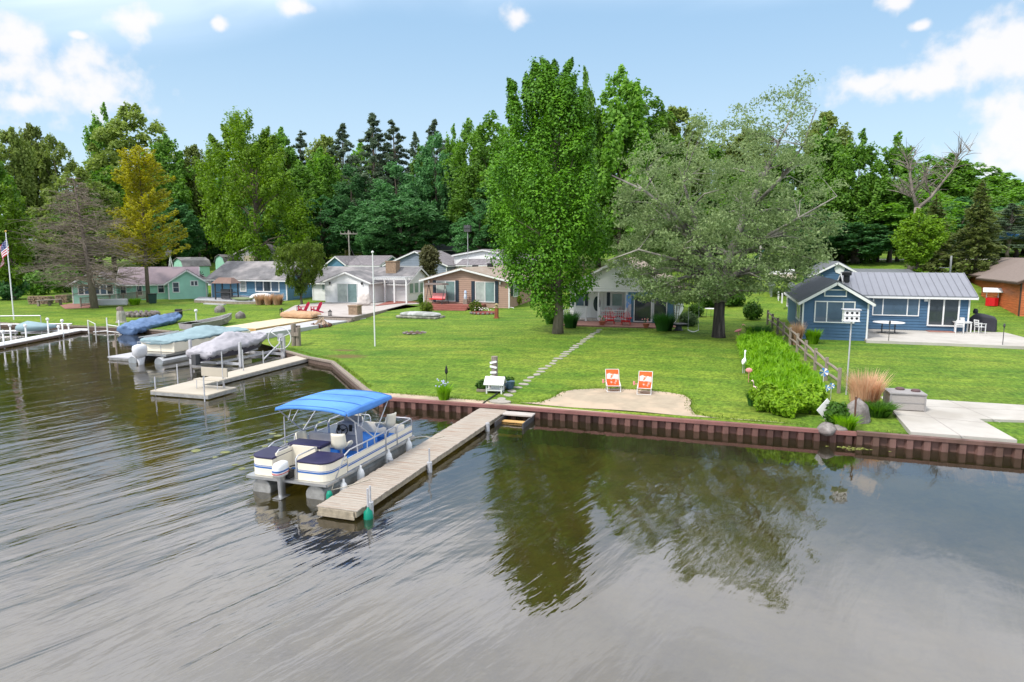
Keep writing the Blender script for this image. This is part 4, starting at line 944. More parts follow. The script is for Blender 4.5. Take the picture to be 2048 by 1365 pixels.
# --- blue tarp boat, rowboat
r=th('tarp_boat','small boat hidden under a crumpled dark blue tarp at the shore','boat',(-46.9,43.4,.22),radians(4))
d=MB();d.loft(wob(cover(finer([(0,.85,-.1,.45,.7,0),(.6,1.1,-.05,.6,1.0,0),(2.5,1.15,.1,.75,1.25,0),(4.4,1.0,.3,.85,1.3,0),(5.8,.6,.5,1.0,1.35,0),(6.3,.3,.7,1.1,1.45,0)],3)),.05,3));d.build('tarp',M['tarp'],r,smooth=True,rum=(.3,.6))
d=MB();d.tube([(.4,4.2,1.35),(.9,6.9,1.55)],.03,6);d.build('oar',M['wood'],r)
d=MB();d.box(-.25,.3,6.1,6.5,.9,1.6);d.build('trolling_motor',M['black'],r,bevel=.05)
r=th('rowboat','open aluminium rowboat pulled up beside the teal covered pontoon','boat',(-41.7,44.4,.62),radians(3))
hull=[(0,.65,.05,.55),(1.5,.78,0,.55),(3.5,.72,0,.6),(4.8,.45,.1,.72),(5.8,.04,.4,.92)]
d=MB();ring=lambda y,w_,z0,z1,i:[(-w_+i,y,z1),(-w_*.85+i,y,z0+.08),(0,y,z0+i),(w_*.85-i,y,z0+.08),(w_-i,y,z1)]
d.loft([ring(*q,0) for q in hull],cap=False);d.loft([ring(*q,.03) for q in hull][::-1],cap=False)
d.add(ring(*hull[0],0),[(0,1,2,3,4)]);d.build('hull',mat('worn_grey_alloy',(.3,.28,.28),.5,.2,3,metal=.3),r)
for y in (1.0,2.6,4.0): d=MB();d.box(-.66,.66,y,y+.3,.36,.42);d.build('thwart',M['alu'],r)
d=MB()
for sgn in (-1,1): d.tube([(sgn*w_,y,z1) for y,w_,z0,z1 in hull],.03,6)
d.build('gunwale',M['alu'],r)
# --- left white dock and watercraft lift
r=th('white_dock','long white dock with capped posts on the far lawn shore','dock')
A=Vector(at(-30,698,.45));B=Vector(at(178,657,.5));dd=(B-A).normalized();nn=Vector((-dd.y,dd.x))*1.15
d=MB();d.prism([A[:],B[:],(B+nn)[:],(A+nn)[:]],.42,.48);d.build('deck_panels',M['white'],r)
d=MB();d.prism([A[:],B[:],(B+nn)[:],(A+nn)[:]],.26,.418);d.build('dock_frame',brownw,r)
for px,py0,py1 in ((8,664,690),(53,652,680),(97,639,665),(118,654,668),(126,642,668),(138,650,664),(22,651,675)):
    u,v=at(px,py1,.45);z=onv(px,py0,v)[1];d=MB();d.tube([(u,v,-1),(u,v,z-.05)],.055,8);d.ball((u,v,z),.13);d.build('post',M['white'],r,smooth=True)
d=MB();u,v=at(177,660,.5);u2,v2=at(191,660,.5);d.tube([(u,v,0),(u,v,1.3),(u2,v2,1.0),(u2,v2,-.4)],.045,8);d.build('hand_rail',M['white'],r)
r=th('watercraft_lift','grey watercraft lift frame with a small covered craft by the white dock','boat lift')
d=MB();u,v=at(60,668,.3)
for i in range(3): d.tube([(u-4+i*2.2,v-.5+i*1.1,.2),(u-3.4+i*2.2,v+1.5+i*1.1,.3)],.08,6)
d.tube([(u-5.,v-.8,.4),(u+3.4,v+2.4,.45)],.07,6);d.tube([(u-5.4,v+1.,.8),(u+1,v+3.,.85)],.06,6);d.tube([(u-4,v+.5,.1),(u-4,v+.5,1.6),(u-1.,v+1.8,1.6),(u-1,v+1.8,.1)],.05,6)
d.build('lift_frame',M['galv'],r)
d=MB();d.loft(wob(cover([(0,.3,0,.3,.5,0),(.8,.55,-.05,.4,.8,0),(2.,.5,0,.4,.6,0),(2.9,.1,.2,.4,.45,0)]),.03,8));o=d.build('covered_craft',M['teal'],r,smooth=True);o.location=(u-1.4,v,.5);o.rotation_euler.z=radians(-60)
r=th('swim_ladder','white pipe ladder standing at the timber seawall','ladder')
d=MB();u,v=at(215,662,.4);u2,v2=at(239,662,.4)
for (a,b,c_) in ((u,v,1.5),(u2,v2,1.3)): d.tube([(a,b,-.6),(a,b,c_)],.05,8)
d.tube([(u,v,.9),(u2,v2,.75)],.04,6);d.tube([(u,v,.35),(u2,v2,.25)],.04,6);d.tube([(u-1.2,v-.3,.3),(u,v,.4)],.04,6);d.tube([(u2,v2,.3),(u2+1.6,v2+.2,.35),(u2+1.6,v2+.2,.9)],.04,6);d.build('pipe_frame',M['white'],r)
d=MB();d.box(-48.5,-46.3,40.2,42.2,0,0.02)
# small marker stake in the bay
d=MB();u,v=at(234,716,0);d.tube([(u,v,-1),(u,v,1.7)],.05,6);d.box(u-.25,u+.02,v-.04,v+.04,.7,1.1);tag(d.build('marker_stake',M['wood']),'thin wooden marker stake in the water near the covered pontoon','stake')
# ---------------------------------------------------------------- hard ground
def P(px,py,z): return at(px,py,z)
def gp(px,py): return g(px,py)[:2]
top=[(763,787),(830,791),(880,795),(940,801),(1000,806),(1050,808),(1082,806),(1105,797),(1125,785),(1150,780),(1190,778),(1240,779),(1290,782),(1335,786),(1368,791),(1383,802),(1380,815),(1390,830),(1430,837),(1480,842),(1540,846),(1600,850),(1620,856)]
low=[(1622,866-3),(1380,842-2),(1180,826-2),(1000,812-2),(880,803-2),(763,796-2)]
pl=[gp(*p) for p in top];uL=[(3.3,26.0),(-1,26.1),(-8.8,26.24),(-14.3,26.24)]
pl2=[(p[0],max(p[1],26.75)) for p in pl]
poly_sheet('beach_sand',dens(pl2,.6)+uL,.5,lambda u,v:gz(u,v)+.022+.02*sin(u*1.3)*sin(v*1.7),M['sand'])
mb=MB();z=1.36
pt=[P(1733,681,z),P(1900,687,z),P(2110,696,z),P(2110,688,z),P(2048,675,z),P(1973,656,z)]
bx=BH.o[0]+BHx2;by=BH.o[1]+BHy2
mb.prism(pt+[(bx+.5,by+.2),(BH.o[0]+4.0,by+.2)],.8,z);st('patio',mb,M['conc'])
mb=MB();z=.74
q=[P(1757,789,z),P(2048,799,z),P(2400,812,z),P(2400,853,z),P(1958,838,z),(9.35,26.02),(6.25,26.14)]
mb.prism(q,.2,z);st('shore_patio',mb,M['conc'])
mb=MB()
for a,b in (((1757+38,790),(1930,877)),((1880,794),(2000,845)),((1830,812),(2400,836)),((1785,828),(1975,846))):
    A=P(*a,z+.004);B=P(*b,z+.004);mb.bar((*A,z+.001),(*B,z+.001),.03,.008)
st('patio_joints',mb,mat('concrete_joint',(.3,.28,.26),.9,.1))
mb=MB();mb.prism([(-12.1,51.2),(-5.0,51.5),(-3.2,52.6),(-3.2,PHs.o[1]-.03),(-12.1,PHs.o[1]-.03)],.9,1.35);st('brick_patio',mb,M['brick'])
mb=MB();mb.prism([(-33.4,41.2),(-31.9,41.0),(-31.4,53.4),(-32.6,56.5),(-34.3,56.2)],.4,.0);st('side_walk',MB().prism([(-33.9,42.0),(-32.3,41.2),(-31.0,54.5),(-33.0,57.5),(-34.3,56.2)],.2,1.02),M['lgrey'])
poly_sheet('sand_strip',[gp(470,655),gp(510,645),gp(555,643),gp(545,655),gp(500,665)],.5,lambda u,v:gz(u,v)+.05,M['sand'])
poly_sheet('gravel_drive',[gp(120,612),gp(165,603),gp(200,606),gp(178,617),gp(130,619)],.7,lambda u,v:gz(u,v)+.05,M['brick'])
rd=MB();rd.grid(lambda a,b:(5+90*a,110+b*3+a*6,gz(5+90*a,110+b*3+a*6)+.03),40,1);st('lane',rd,M['conc'])
rd=MB();rd.grid(lambda a,b:(-75+12*a,84+b*3+a*2,gz(-75+12*a,84+b*3+a*2)+.03),10,1);st('gravel_lane',rd,M['lgrey'])
# stepping stones
rnd=random.Random(5)
S0=gp(1003,799);S1=gp(1200,660);n=30
base=None
for i in range(n):
    f=i/(n-1);f=f**1.0;x=S0[0]+(S1[0]-S0[0])*f+.06*sin(i*1.9);y=S0[1]+(S1[1]-S0[1])*f
    if base is None:
        m_=MB();m_.lathe([(.0,-.05),(.22,-.05),(.22,.02),(.2,.03),(0,.03)],(0,0,0),9,1.2,.8);base=m_.mesh('stepping_stone',M['stepst'])
    o=bpy.data.objects.new('stepping_stone',base);COL.objects.link(o);o.location=(x,y,gz(x,y));o.rotation_euler.z=rnd.random()*3;o.scale=[.9+.25*rnd.random()]*2+[1]
    tag(o,'pale stepping stone in the lawn path from dock to brick patio','stepping stone','stepping stones leading to the porch')
m_=MB();m_.lathe([(0,-.03),(.42,-.03),(.42,.05),(0,.06)],(0,0,0),14,1.15,.75);u,v=gp(1000,806);o=m_.build('stepping_stone',M['stepst'],loc=(u,v,gz(u,v)+.02));tag(o,'large oval stone slab lying in the sand at the dock head','stepping stone')
# ---------------------------------------------------------------- decks by the row
r=th('new_deck','new pale lumber deck platform leading up from the boats','deck')
u0,u1,v0,v1=-38.0,-34.7,44.2,55.2;zt=1.05
d=MB();y=v0
while y<v1: d.box(u0,u1,y,y+.14,zt-.04,zt);y+=.146
d.build('deck_boards',M['newwood'],r)
d=MB();d.box(u1-.04,u1,v0,v1,zt-.32,zt-.045);d.box(u0,u0+.04,v0,v1,zt-.32,zt-.045);d.box(u0,u1,v0,v0+.04,zt-.32,zt-.045)
for v in (44.4,46.5,49,52): d.box(u1-.16,u1-.05,v,v+.12,.2,zt-.05)
d.bar((u1-.1,44.3,.25),(u1-.1,45.4,.9),.1,.1);d.build('deck_frame',M['goldwood'],r)
r=th('front_deck','wide grey board deck with steps in front of the white cottage','deck')
z=1.34;hp=WC.o
pg_=[P(561,627,z),P(652,632,z),P(707,634,z),P(765,621,z),P(812,609,z)]
d=MB();d.prism(pg_+[(hp[0]+8.,hp[1]+WCyb-.05),(hp[0]+.05,hp[1]+WCyb-.05),(hp[0]+.05,hp[1]-.05),(hp[0]-6,hp[1]-.05),P(590,611,z)],z-.06,z);d.build('deck_boards',M['grdeck'],r)
d=MB();d.prism([(a*.999,b+.06) for a,b in pg_]+[(hp[0]+7,hp[1]),(hp[0]-6,hp[1])],.5,z-.07);d.build('deck_skirt',M['wood'],r)
A=Vector(P(655,632,z));B=Vector(P(707,634,z))
for k in range(2):
    d=MB();dr_=(B-A).normalized();nn=Vector((dr_.y,-dr_.x));d.prism([(A+nn*(.02+.35*k))[:],(B+nn*(.02+.35*k))[:],(B+nn*(.35+.35*k))[:],(A+nn*(.35+.35*k))[:]],.6,z-.17*(k+1));d.build('step',M['wood'],r)
d=MB();d.prism([P(750,613,z+.0),P(812,606,z),(hp[0]+8,hp[1]+WCyb-.05),(hp[0]+.6,hp[1]+WCyb-.05)],z+.003,z+.05);d.build('red_boards',M['reddeck'],r)
d=MB();x,y=P(707,630,z);d.box(x-.45,x+.45,y-.1,y+.7,z-.6,z+.75);d.box(x-.5,x+.5,y-.15,y+.75,z+.75,z+.85);o=d.build('brick_pillar',MATS['chimney_brick']);tag(o,'short brick pillar at the corner of the grey deck steps','pillar')
r=th('terrace','raised grey stone terrace with front steps before the blue cottage','terrace')
z=1.38;q=[P(388,601,z),P(470,604,z),P(560,604,z)]
bu,bv=BC.o
d=MB();d.prism(q+[(bu-.5,bv-.05),(bu-11,bv-.05),P(400,594,z)],.7,z);d.build('stone_base',mat('stacked_stone',(.3,.25,.2),.9,.4,4,bump=.6),r)
d=MB();d.prism(q+[(bu-.5,bv-.05),(bu-11,bv-.05),P(400,594,z)],z+.002,z+.06);d.build('paving',M['lgrey'],r)
for k in range(2):
    a=P(412,603,z);b=P(452,605,z);d=MB();d.prism([(a[0],a[1]-.45*k),(b[0],b[1]-.45*k),(b[0],b[1]-.45*(k+1)),(a[0],a[1]-.45*(k+1))],.6,z-.18*(k+1));d.build('step',M['lgrey'],r)
# ---------------------------------------------------------------- chairs, tables
def adirondack(label,loc,rot,m=None,group=None):
    r=th('adirondack_chair',label,'chair',loc,rot,group);m=m or M['red']
    d=MB()
    for i in range(5): y=-.42+i*.12;d.bar((-.28,y,.38-i*.04),(.28,y,.38-i*.04),.11,.02)
    d.build('seat',m,r)
    d=MB()
    for i in range(5):
        x=-.24+i*.12;h_=.92-.05*abs(i-2)**1.5;d.bar((x*.9,.1,.2),(x,.1+.42*h_/.92,.2+h_*.86),.118,.022,up=(1,0,0))
    d.bar((-.27,.26,.5),(.27,.26,.5),.04,.06);d.build('backrest',m,r)
    for s_ in (-1,1):
        d=MB();d.box(s_*.36-.075,s_*.36+.075,-.45,.32,.54,.565);d.build('armrest',m,r)
        d=MB();d.box(s_*.33-.015,s_*.33+.015,-.42,-.32,0,.54);d.build('leg',m,r)
        d=MB();d.bar((s_*.31,-.42,.33),(s_*.31,.55,.03),.025,.1);d.build('leg',m,r)
    return r
G='red chairs by the porch'
for px,py,l,dz in ((1220,648,'red wooden chair on the bricks in front of the railing',0),(1252,650,'red wooden chair on the bricks next to the patchwork panel',0)):
    u,v=P(px,py,1.36);adirondack(l,(u,v,1.35),radians(3),None,G)
for px,l in ((1215,'red chair on the porch behind the railing near the front door'),(1240,'red chair on the porch behind the railing near the patchwork panel')):
    x=PHs.F(px,620,.9)[0];adirondack(l,(PHs.o[0]+x,PHs.o[1]+.95,PHzf+.06),radians(2),None,G)
rasp=mat('raspberry_plastic',(.5,.02,.07),.5,.1)
for px,l in ((608,'raspberry red chair on the grey deck, farther from the steps'),(633,'raspberry red chair on the grey deck, nearer the steps')):
    u,v=P(px,626,1.34);adirondack(l,(u,v,1.34),radians(-35),rasp,'raspberry chairs on the deck')
def beach_chair(label,loc,rot):
    r=th('beach_chair',label,'chair',loc,rot,'orange beach chairs on the sand')
    d=MB();d.grid(lambda a,b:(-.28+.56*a,.12+.36*b-.03*sin(pi*b),.22+.66*b),4,8);o=d.build('backrest',[M['orange']],r);s_=o.modifiers.new('t','SOLIDIFY');s_.thickness=.012
    for zz,hh in ((.42,.2),): 
        d=MB();d.grid(lambda a,b:(-.26+.52*a,.12+.36*(zz+b*hh*1.6)-.03*sin(pi*(zz+b*hh*1.6))-.012,.22+.66*(zz+b*hh*1.6)),4,4);d.build('print_band',M['orangep'],o)
    d=MB();d.grid(lambda a,b:(-.28+.56*a,-.32+.46*b,.27-.06*b-.03*sin(pi*b)),4,5);o=d.build('seat',M['orange'],r);s_=o.modifiers.new('t','SOLIDIFY');s_.thickness=.012
    d=MB()
    for s_ in (-.3,.3):
        d.tube([(s_,-.34,.28),(s_,.12,.21),(s_,.48,.9)],.014,6);d.tube([(s_,-.36,.0),(s_,-.3,.3),(s_,.28,.44)],.014,6);d.tube([(s_,.3,.0),(s_,-.1,.26)],.014,6);d.tube([(s_,-.36,.012),(s_,.3,.012)],.012,5)
    for y,z in ((-.34,.28),(.48,.9),(.3,.012),(-.36,.012)): d.tube([(-.3,y,z),(.3,y,z)],.013,6)
    d.build('frame',M['white'],r)
    d=MB();d.tube([(-.3,-.1,.42),(-.42,-.1,.42)],.012,5);d.lathe([(.04,-.08),(.05,.08)],(-.46,-.1,.45),8);d.build('cup_holder',M['pink'],r)
for px,py,l,rot in ((1226,783,'orange beach chair on the sand nearer the stepping stones',8),(1289,788,'orange beach chair on the sand nearer the yellow green flower bed',-6)):
    u,v=gp(px,py);beach_chair(l,(u,v,gz(u,v)+.02),radians(rot+8))
def white_chair(label,loc,rot):
    r=th('dining_chair',label,'chair',loc,rot,'white chairs around the patio table')
    d=MB()
    for i in range(4): d.box(-.24,.24,-.24+i*.125,-.24+i*.125+.11,.43,.455)
    d.build('seat',M['white'],r);d=MB()
    for x in (-.23,.23): d.bar((x,.24,.45),(x,.3,.92),.045)
    for z in (.6,.74,.88): d.bar((-.23,.27,z),(.23,.27,z),.02,.09)
    d.build('backrest',M['white'],r)
    for x in (-.23,.23):
        d=MB();d.box(x-.022,x+.022,-.24,-.195,0,.66);d.build('leg',M['white'],r);d=MB();d.box(x-.022,x+.022,.2,.245,0,.45);d.build('leg',M['white'],r)
        d=MB();d.box(x-.035,x+.035,-.26,.27,.65,.68);d.build('armrest',M['white'],r)
tu,tv=P(1921,664,1.36)
r=th('patio_table','white slatted patio table between four white chairs','table',(tu,tv,1.36))
d=MB();d.box(-.55,.55,-.5,.5,.7,.735);d.box(-.5,.5,-.45,.45,.62,.7);d.build('tabletop',M['white'],r)
for x in (-.48,.48):
    for y in (-.42,.42): d=MB();d.box(x-.04,x+.04,y-.04,y+.04,0,.7);d.build('leg',M['white'],r)
for x,y,a,l in ((-.35,-.95,170,'white patio chair with its back to the lake, nearer the glass door'),(1.0,-.55,105,'white patio chair beside the covered grill'),(-.95,.35,-75,'white patio chair on the round table side'),(.25,.95,5,'white patio chair between the table and the house wall')):
    white_chair(l,(tu+x,tv+y,1.36),radians(a))
u,v=P(1776,667,1.36)
r=th('round_table','white round folding table standing alone on the patio','table',(u,v,1.36))
d=MB();d.lathe([(0,.98-.02),(.98,.96),(1.0,.98),(.98,1.0),(0,1.0)],(0,0,-.22),28);d.build('tabletop',M['white'],r)
for x in (-.4,.4): d=MB();d.bar((x,-.12,.04),(x,-.1,.74),.035);d.bar((x,.12,.04),(x,.1,.74),.035);d.bar((x-.35,-.3,.02),(x+.3,.3,.02),.05,.04);d.build('leg',M['dgrey'],r)
u,v=P(1963,662,1.36)
r=th('grill','barbecue grill under a dark charcoal cover at the patio edge','grill',(u,v,1.36),radians(-20))
d=MB();d.loft(wob([[(-.85,-.4,0),(.85,-.4,0),(.85,.4,0),(-.85,.4,0)],[(-.82,-.38,.8),(.82,-.38,.8),(.82,.38,.8),(-.82,.38,.8)],[(-.6,-.36,1.1),(.7,-.34,.98),(.7,.34,1.),(-.6,.34,1.12)],[(-.35,-.2,1.25),(.1,-.2,1.22),(.1,.2,1.22),(-.35,.2,1.25)]],.04,4));d.build('cover',mat('charcoal_cover',(.03,.03,.04),.75,.2,2,bump=.5,bscale=5),r,bevel=.06)
d=MB();d.lathe([(.14,0),(.16,.2),(.1,.35),(0,.36)],(-.45,0,1.2),8);d.build('cover_top',MATS['charcoal_cover'],r)
for a,b,c,l in ((1777,646,684,'tiki torch at the lawn edge of the patio below the round table'),(2005,652,692,'tiki torch at the patio edge beyond the grill')):
    u,v=P(a,c,1.3);zt=onv(a+3,b,v)[1];d=MB();d.tube([(u,v,1.),(u,v,zt)],.022,6);r=th('garden_torch',l,'torch',(0,0,0),0,'torches along the patio');d.build('pole',M['dgrey'],r);d=MB();d.lathe([(.03,-.12),(.07,0),(.05,.1),(.02,.14)],(u,v,zt),8);d.build('lamp_head',M['dgrey'],r)
# deck box
A=P(1771,820,.74)
r=th('deck_box','grey slatted deck box with two round lids on the concrete','deck box',(A[0]+.75,A[1]+.55,.74),radians(2))
d=MB();d.box(-.62,.62,-.5,.5,.03,.62);d.build('body',M['wick'],r)
d=MB()
for x in (-.64,.58):
    for y in (-.52,.46): d.box(x,x+.06,y,y+.06,0,.64)
d.box(-.64,.64,-.515,-.505,.3,.33);d.box(-.66,.66,-.54,.54,.64,.69);d.build('frame',M['dkgrey'],r)
for x,y in ((-.1,.3),(.4,.05)): d=MB();d.lathe([(.17,0),(.17,.05),(.12,.09),(0,.1)],(x,y,.69),14);d.build('round_lid',mat('maroon_plastic',(.1,.06,.06),.6,.1),r)
# martin house
u,v=g(1692,790)[:2]
r=th('birdhouse','white two storey purple martin house on a tall pole','birdhouse',(u,v,gz(u,v)))
zb=onv(1694,641,v)[1]-gz(u,v);zt_=onv(1694,620,v)[1]-gz(u,v)
d=MB();d.tube([(0,0,-.3),(0.03,0,zb)],.032,8);d.build('pole',M['galv'],r)
hh=zt_-zb
d=MB();d.box(-.3,.3,-.24,.24,zb,zb+hh*.47);d.box(-.3,.3,-.24,.24,zb+hh*.5,zb+hh);d.box(-.31,.31,-.27,.25,zb+hh*.47,zb+hh*.5);d.box(-.32,.32,-.29,.29,zb-.03,zb);o=d.build('house_box',M['white'],r)
d=MB();d.box(-.36,.36,-.29,.29,zb+hh,zb+hh+.035);d.build('roof',M['lgrey'],r)
d=MB()
for i in (-1,0,1):
    for k in (0,1): d.lathe([(0,0),(.055,0),(.055,.004),(0,.004)],(0,0,0),10);d.v[-40:]=[(x+i*.19,-.243-z,y+zb+hh*(.24+.5*k)) for x,y,z in d.v[-40:]]
d.build('entrance_holes',M['black'],o)
# fence
fp=[(1677,784,742),(1651,757,720),(1626,741,706),(1613,722,697),(1601,714,690),(1590,703,680),(1581,703,672),(1568,688,659),(1556,676,647),(1547,662,640),(1538,650,632),(1530,640,625)]
r=th('split_rail_fence','weathered grey split rail fence beside the flower bed','fence')
pp=[]
a=g(1677,787);b=g(1546,660)
nf=9
for i in range(nf+1):
    f=i/nf;u=a[0]+(b[0]-a[0])*f*1.15;v=a[1]+(b[1]-a[1])*f*1.15;z=gz(u,v);pp.append((u,v,z));d=MB();d.loft([[(u+.085*cos(k*pi/3+.3),v+.085*sin(k*pi/3+.3),zz) for k in range(6)] for zz in (z-.4,z+1.12)]);d.build('post',M['wood'],r)
rnd=random.Random(2)
for p,q in zip(pp,pp[1:]):
    for hz in (.45,.9):
        d=MB();P0=Vector(p)+Vector((rnd.uniform(-.04,.04),0,hz+rnd.uniform(-.05,.05)));Q0=Vector(q)+Vector((rnd.uniform(-.04,.04),0,hz+rnd.uniform(-.05,.05)));d.tube([P0,(P0+Q0)/2+Vector((0,0,.02)),Q0],[.055,.065,.05],6);d.build('rail',M['wood'],r)
# garden bits by the bed
def wader(name,label,cat,px,py,h,body,leg,rot=0,head=None):
    u,v=g(px,py)[:2];r=th(name,label,cat,(u,v,gz(u,v)),rot)
    d=MB();k=h
    d.loft([[(x*k,ry*k*cos(a),z*k+rz*k*sin(a)) for a in [2*pi*i/10 for i in range(10)]] for x,z,ry,rz in ((-.3,.44,.01,.01),(-.2,.5,.07,.07),(-.02,.54,.11,.12),(.12,.58,.08,.1),(.18,.66,.035,.05),(.17,.8,.028,.03),(.2,.93,.03,.03),(.26,.98,.045,.045),(.33,.96,.03,.03))])
    d.build('body',body,r,smooth=True)
    d=MB();d.tube([(.33*k,0,.96*k),(.46*k,0,.9*k)],.02*k,6,r2=.006);d.build('beak',head or leg,r)
    for s_ in (-.03,.04): d=MB();d.tube([(0,s_*k,.46*k),(.02*k,s_*k,.24*k),(-.01,s_*k,-.05)],.012*k+.004,5);d.build('leg',leg,r)
wader('flamingo_ornament','pink flamingo ornament by the dark ornamental grass','ornament',1477,677,.95,M['pink'],M['pink'])
wader('heron_ornament','tall white heron ornament at the edge of the flower bed','ornament',1487,747,1.12,M['white'],M['greyv'],radians(80),M['orange'])
wader('flamingo_ornament','small pale flamingo ornament at the lakeward end of the flower bed','ornament',1512,797,.75,mat('pale_pink',(.75,.5,.5),.5),M['dgrey'],radians(150))
u,v=gp(1497,765);d=MB();d.tube([(u,v,.5),(u,v,1.3)],.015,5);d.ball((u,v,1.35),.16,.06,.12,8,5);tag(d.build('garden_stake',M['pink']),'small pinkish garden stake ornament beside the white heron','ornament')
for px,py,h_,l in ((1645,790,1.0,'blue and white pinwheel at the end of the rail fence'),(1652,802,.55,'small blue pinwheel low beside the dry grass'),(1661,800,.6,'small blue pinwheel nearest the boulder')):
    u,v=gp(px,py);z=gz(u,v);r=th('pinwheel',l,'pinwheel',(u,v,z));d=MB();d.tube([(0,0,-.2),(0,0,h_)],.012,5);d.build('stick',M['white'],r)
    R=.19 if h_>.8 else .13;d=MB()
    for k in range(8):
        a=k*pi/4;d.add([(0,-.03,h_),(R*cos(a),-.06,h_+R*sin(a)),(R*cos(a+.5),-.02,h_+R*sin(a+.5))],[(0,1,2)]);d.m[-1]=k%2
    d.build('vanes',[mat('toy_blue',(.06,.22,.6),.4),M['white']],r)
u,v=gp(1652,848);z=gz(u,v)
r=th('yard_sign','blank white square sign standing on its corner by the seawall','sign',(u,v,z),radians(20));d=MB();d.ext([(0,.1),(.38,.5),(0,.95),(-.38,.5)],lambda a,b,d_:(a,d_,b),0,.03);d.build('panel',M['white'],r);d=MB();d.tube([(0,.04,-.2),(0,.04,.5)],.015,5);d.build('stake',M['dgrey'],r)
d=MB();u,v=gp(1708,858);d.tube([(u,v,.2),(u,v,1.75)],.035,6);tag(d.build('steel_stake',mat('rusty_steel',(.1,.05,.035),.8,.2)),'thin rusty stake standing at the seawall in front of the boulder','stake')
def rock(label,px,py,rx,ry,rz,seed,name='boulder',m=None,cat='boulder',dz=.3):
    rnd=random.Random(seed);u,v=gp(px,py);d=MB();d.ball((0,0,0),rx,ry,rz,9,7,.35,rnd);o=d.build(name,m or M['rock'],smooth=False,sub=1,loc=(u,v,gz(u,v)+rz*dz));o.rotation_euler.z=rnd.random()*3
    return tag(o,label,cat)
rock('tall grey granite boulder beside the dry reed clump',1714,843,.5,.42,.66,1)
rock('pale flat rock on the seawall edge below the white sign',1652,862,.6,.35,.22,2)
rock('small pale rock on the seawall edge nearer the boulder',1676,862,.35,.3,.16,5)
rock('brown boulder on the lawn below the stone terrace steps',440,625,.55,.5,.55,3)
rock('pinkish boulder on the lawn near the rowboat bow',481,637,.5,.5,.5,4)
# sign post, mini well house, hose
u,v=gp(985,783);z=gz(u,v)
r=th('sign_post','tall weathered wooden post with small white arrow signs','sign post',(u,v+.3,z));zt=onv(986,713,v+.3)[1]-z
d=MB();d.loft([[(.15*cos(a),.15*sin(a),zz) for a in [2*pi*i/10 for i in range(10)]] for zz in (-.3,zt)]);d.build('post',M['wood'],r)
for i,(zz,w_,tl) in enumerate(((.84,.17,14),(.7,.17,-10),(.54,.15,5),(.41,.15,-6),(.28,.15,4))):
    d=MB();d.ext([(-w_,-.035),(w_*.8,-.035),(w_*1.05,0),(w_*.8,.035),(-w_,.035)],lambda a,b,d_:(a*cos(radians(tl))-b*sin(radians(tl)),-.16-d_,zt*zz+b*1.4+a*sin(radians(tl))),0,.02);d.build('arrow_board',M['white'],r)
u,v=gp(990,786);z=gz(u,v)
r=th('well_house','miniature white open sided well house in front of the sign post','garden house',(u,v,z),radians(6))
d=MB()
for x in (-.34,.34):
    for y in (-.2,.25): d.box(x-.03,x+.03,y-.03,y+.03,-.1,.46)
d.box(-.36,.36,-.22,.27,.12,.17);d.box(-.2,.2,.0,.2,.17,.34);d.build('frame',M['white'],r)
d=MB();d.add([(-.45,-.36,.42),(.45,-.36,.42),(.45,.05,.74),(-.45,.05,.74),(.45,.42,.42),(-.45,.42,.42)],[(0,1,2,3),(3,2,4,5)]);o=d.build('roof',M['white'],r);s_=o.modifiers.new('t','SOLIDIFY');s_.thickness=.04
d=MB();d.lathe([(.18,0),(.24,.3),(.26,.32),(.2,.3)],(0,0,0),12);o=d.build('flower_pot',mat('slate_blue_pot',(.05,.09,.13),.5),loc=(u+.45,v+.75,z+.1));tag(o,'slate blue pot in the plant bed behind the mini well house','pot')
bedl=MB();hp_=[gp(1000,784),gp(1029,771),gp(1022,762),gp(960,770),gp(954,783)];bedl.prism(hp_,.45,.72);st('plant_bed_soil',bedl,M['mulch'])
d=MB();d.bar((*gp(1000,785),.72),(*gp(1029,772),.76),.06,.1);d.bar((*gp(953,785),.7),(*gp(1000,786),.7),.06,.1);tag(d.build('bed_edging',M['wood']),'low timber edging around the sign post plant bed','edging')
d=MB();hz=[gp(1001,781),gp(994,790),gp(980,799),gp(970,806),gp(966,809)];d.tube([(a,b,gz(a,b)+.04) for a,b in hz]+[(hz[-1][0],hz[-1][1]-.3,.3)],.03,6);tag(d.build('garden_hose',M['hose']),'dark hose running from the mini well house to the dock','hose')
u,v=gp(893,770);z=gz(u,v);d=MB();d.tube([(u,v,z),(u,v,z+.55)],.012,5);d.lathe([(.02,.5),(.08,.6),(.07,.75),(.01,.95)],(u,v,z),8);tag(d.build('garden_light',M['black']),'small dark lantern stake above the iris clump','garden light')
# porch pots, bird bath, swing, trellis
for px,py,l in ((1204,652,'terracotta pot with flowers at the porch step end of the patio'),(1292,657,'terracotta pot at the lawn corner of the brick patio')):
    u,v=P(px,py,1.3);r=th('flower_pot',l,'pot',(u,v,1.34));d=MB();d.lathe([(.16,0),(.26,.3),(.28,.32),(.22,.32)],(0,0,0),12);d.build('pot',M['terra'],r);d=MB()
    rnd=random.Random(px)
    for k in range(26): x,y,zz=rnd.gauss(0,.15),rnd.gauss(0,.15),.35+rnd.random()*.35;d.add([(x,y,zz),(x+.09,y-.03,zz+.03),(x+.02,y+.05,zz+.1)],[(0,1,2)]);d.m[-1]=k%3==0
    d.build('flowers',[M['shrub'],M['pink']],r)
u,v=gp(1357,661);r=th('bird_bath','low black pedestal bird bath near the dark grasses','bird bath',(u,v,gz(u,v)));d=MB();d.lathe([(.35,0),(.25,.12),(.2,.3),(.3,.36)],(0,0,0),12);d.build('pedestal',M['dgrey'],r);d=MB();d.lathe([(.3,.36),(.62,.44),(.62,.5),(.5,.46),(0,.42)],(0,0,0),18);d.build('basin',M['dgrey'],r)
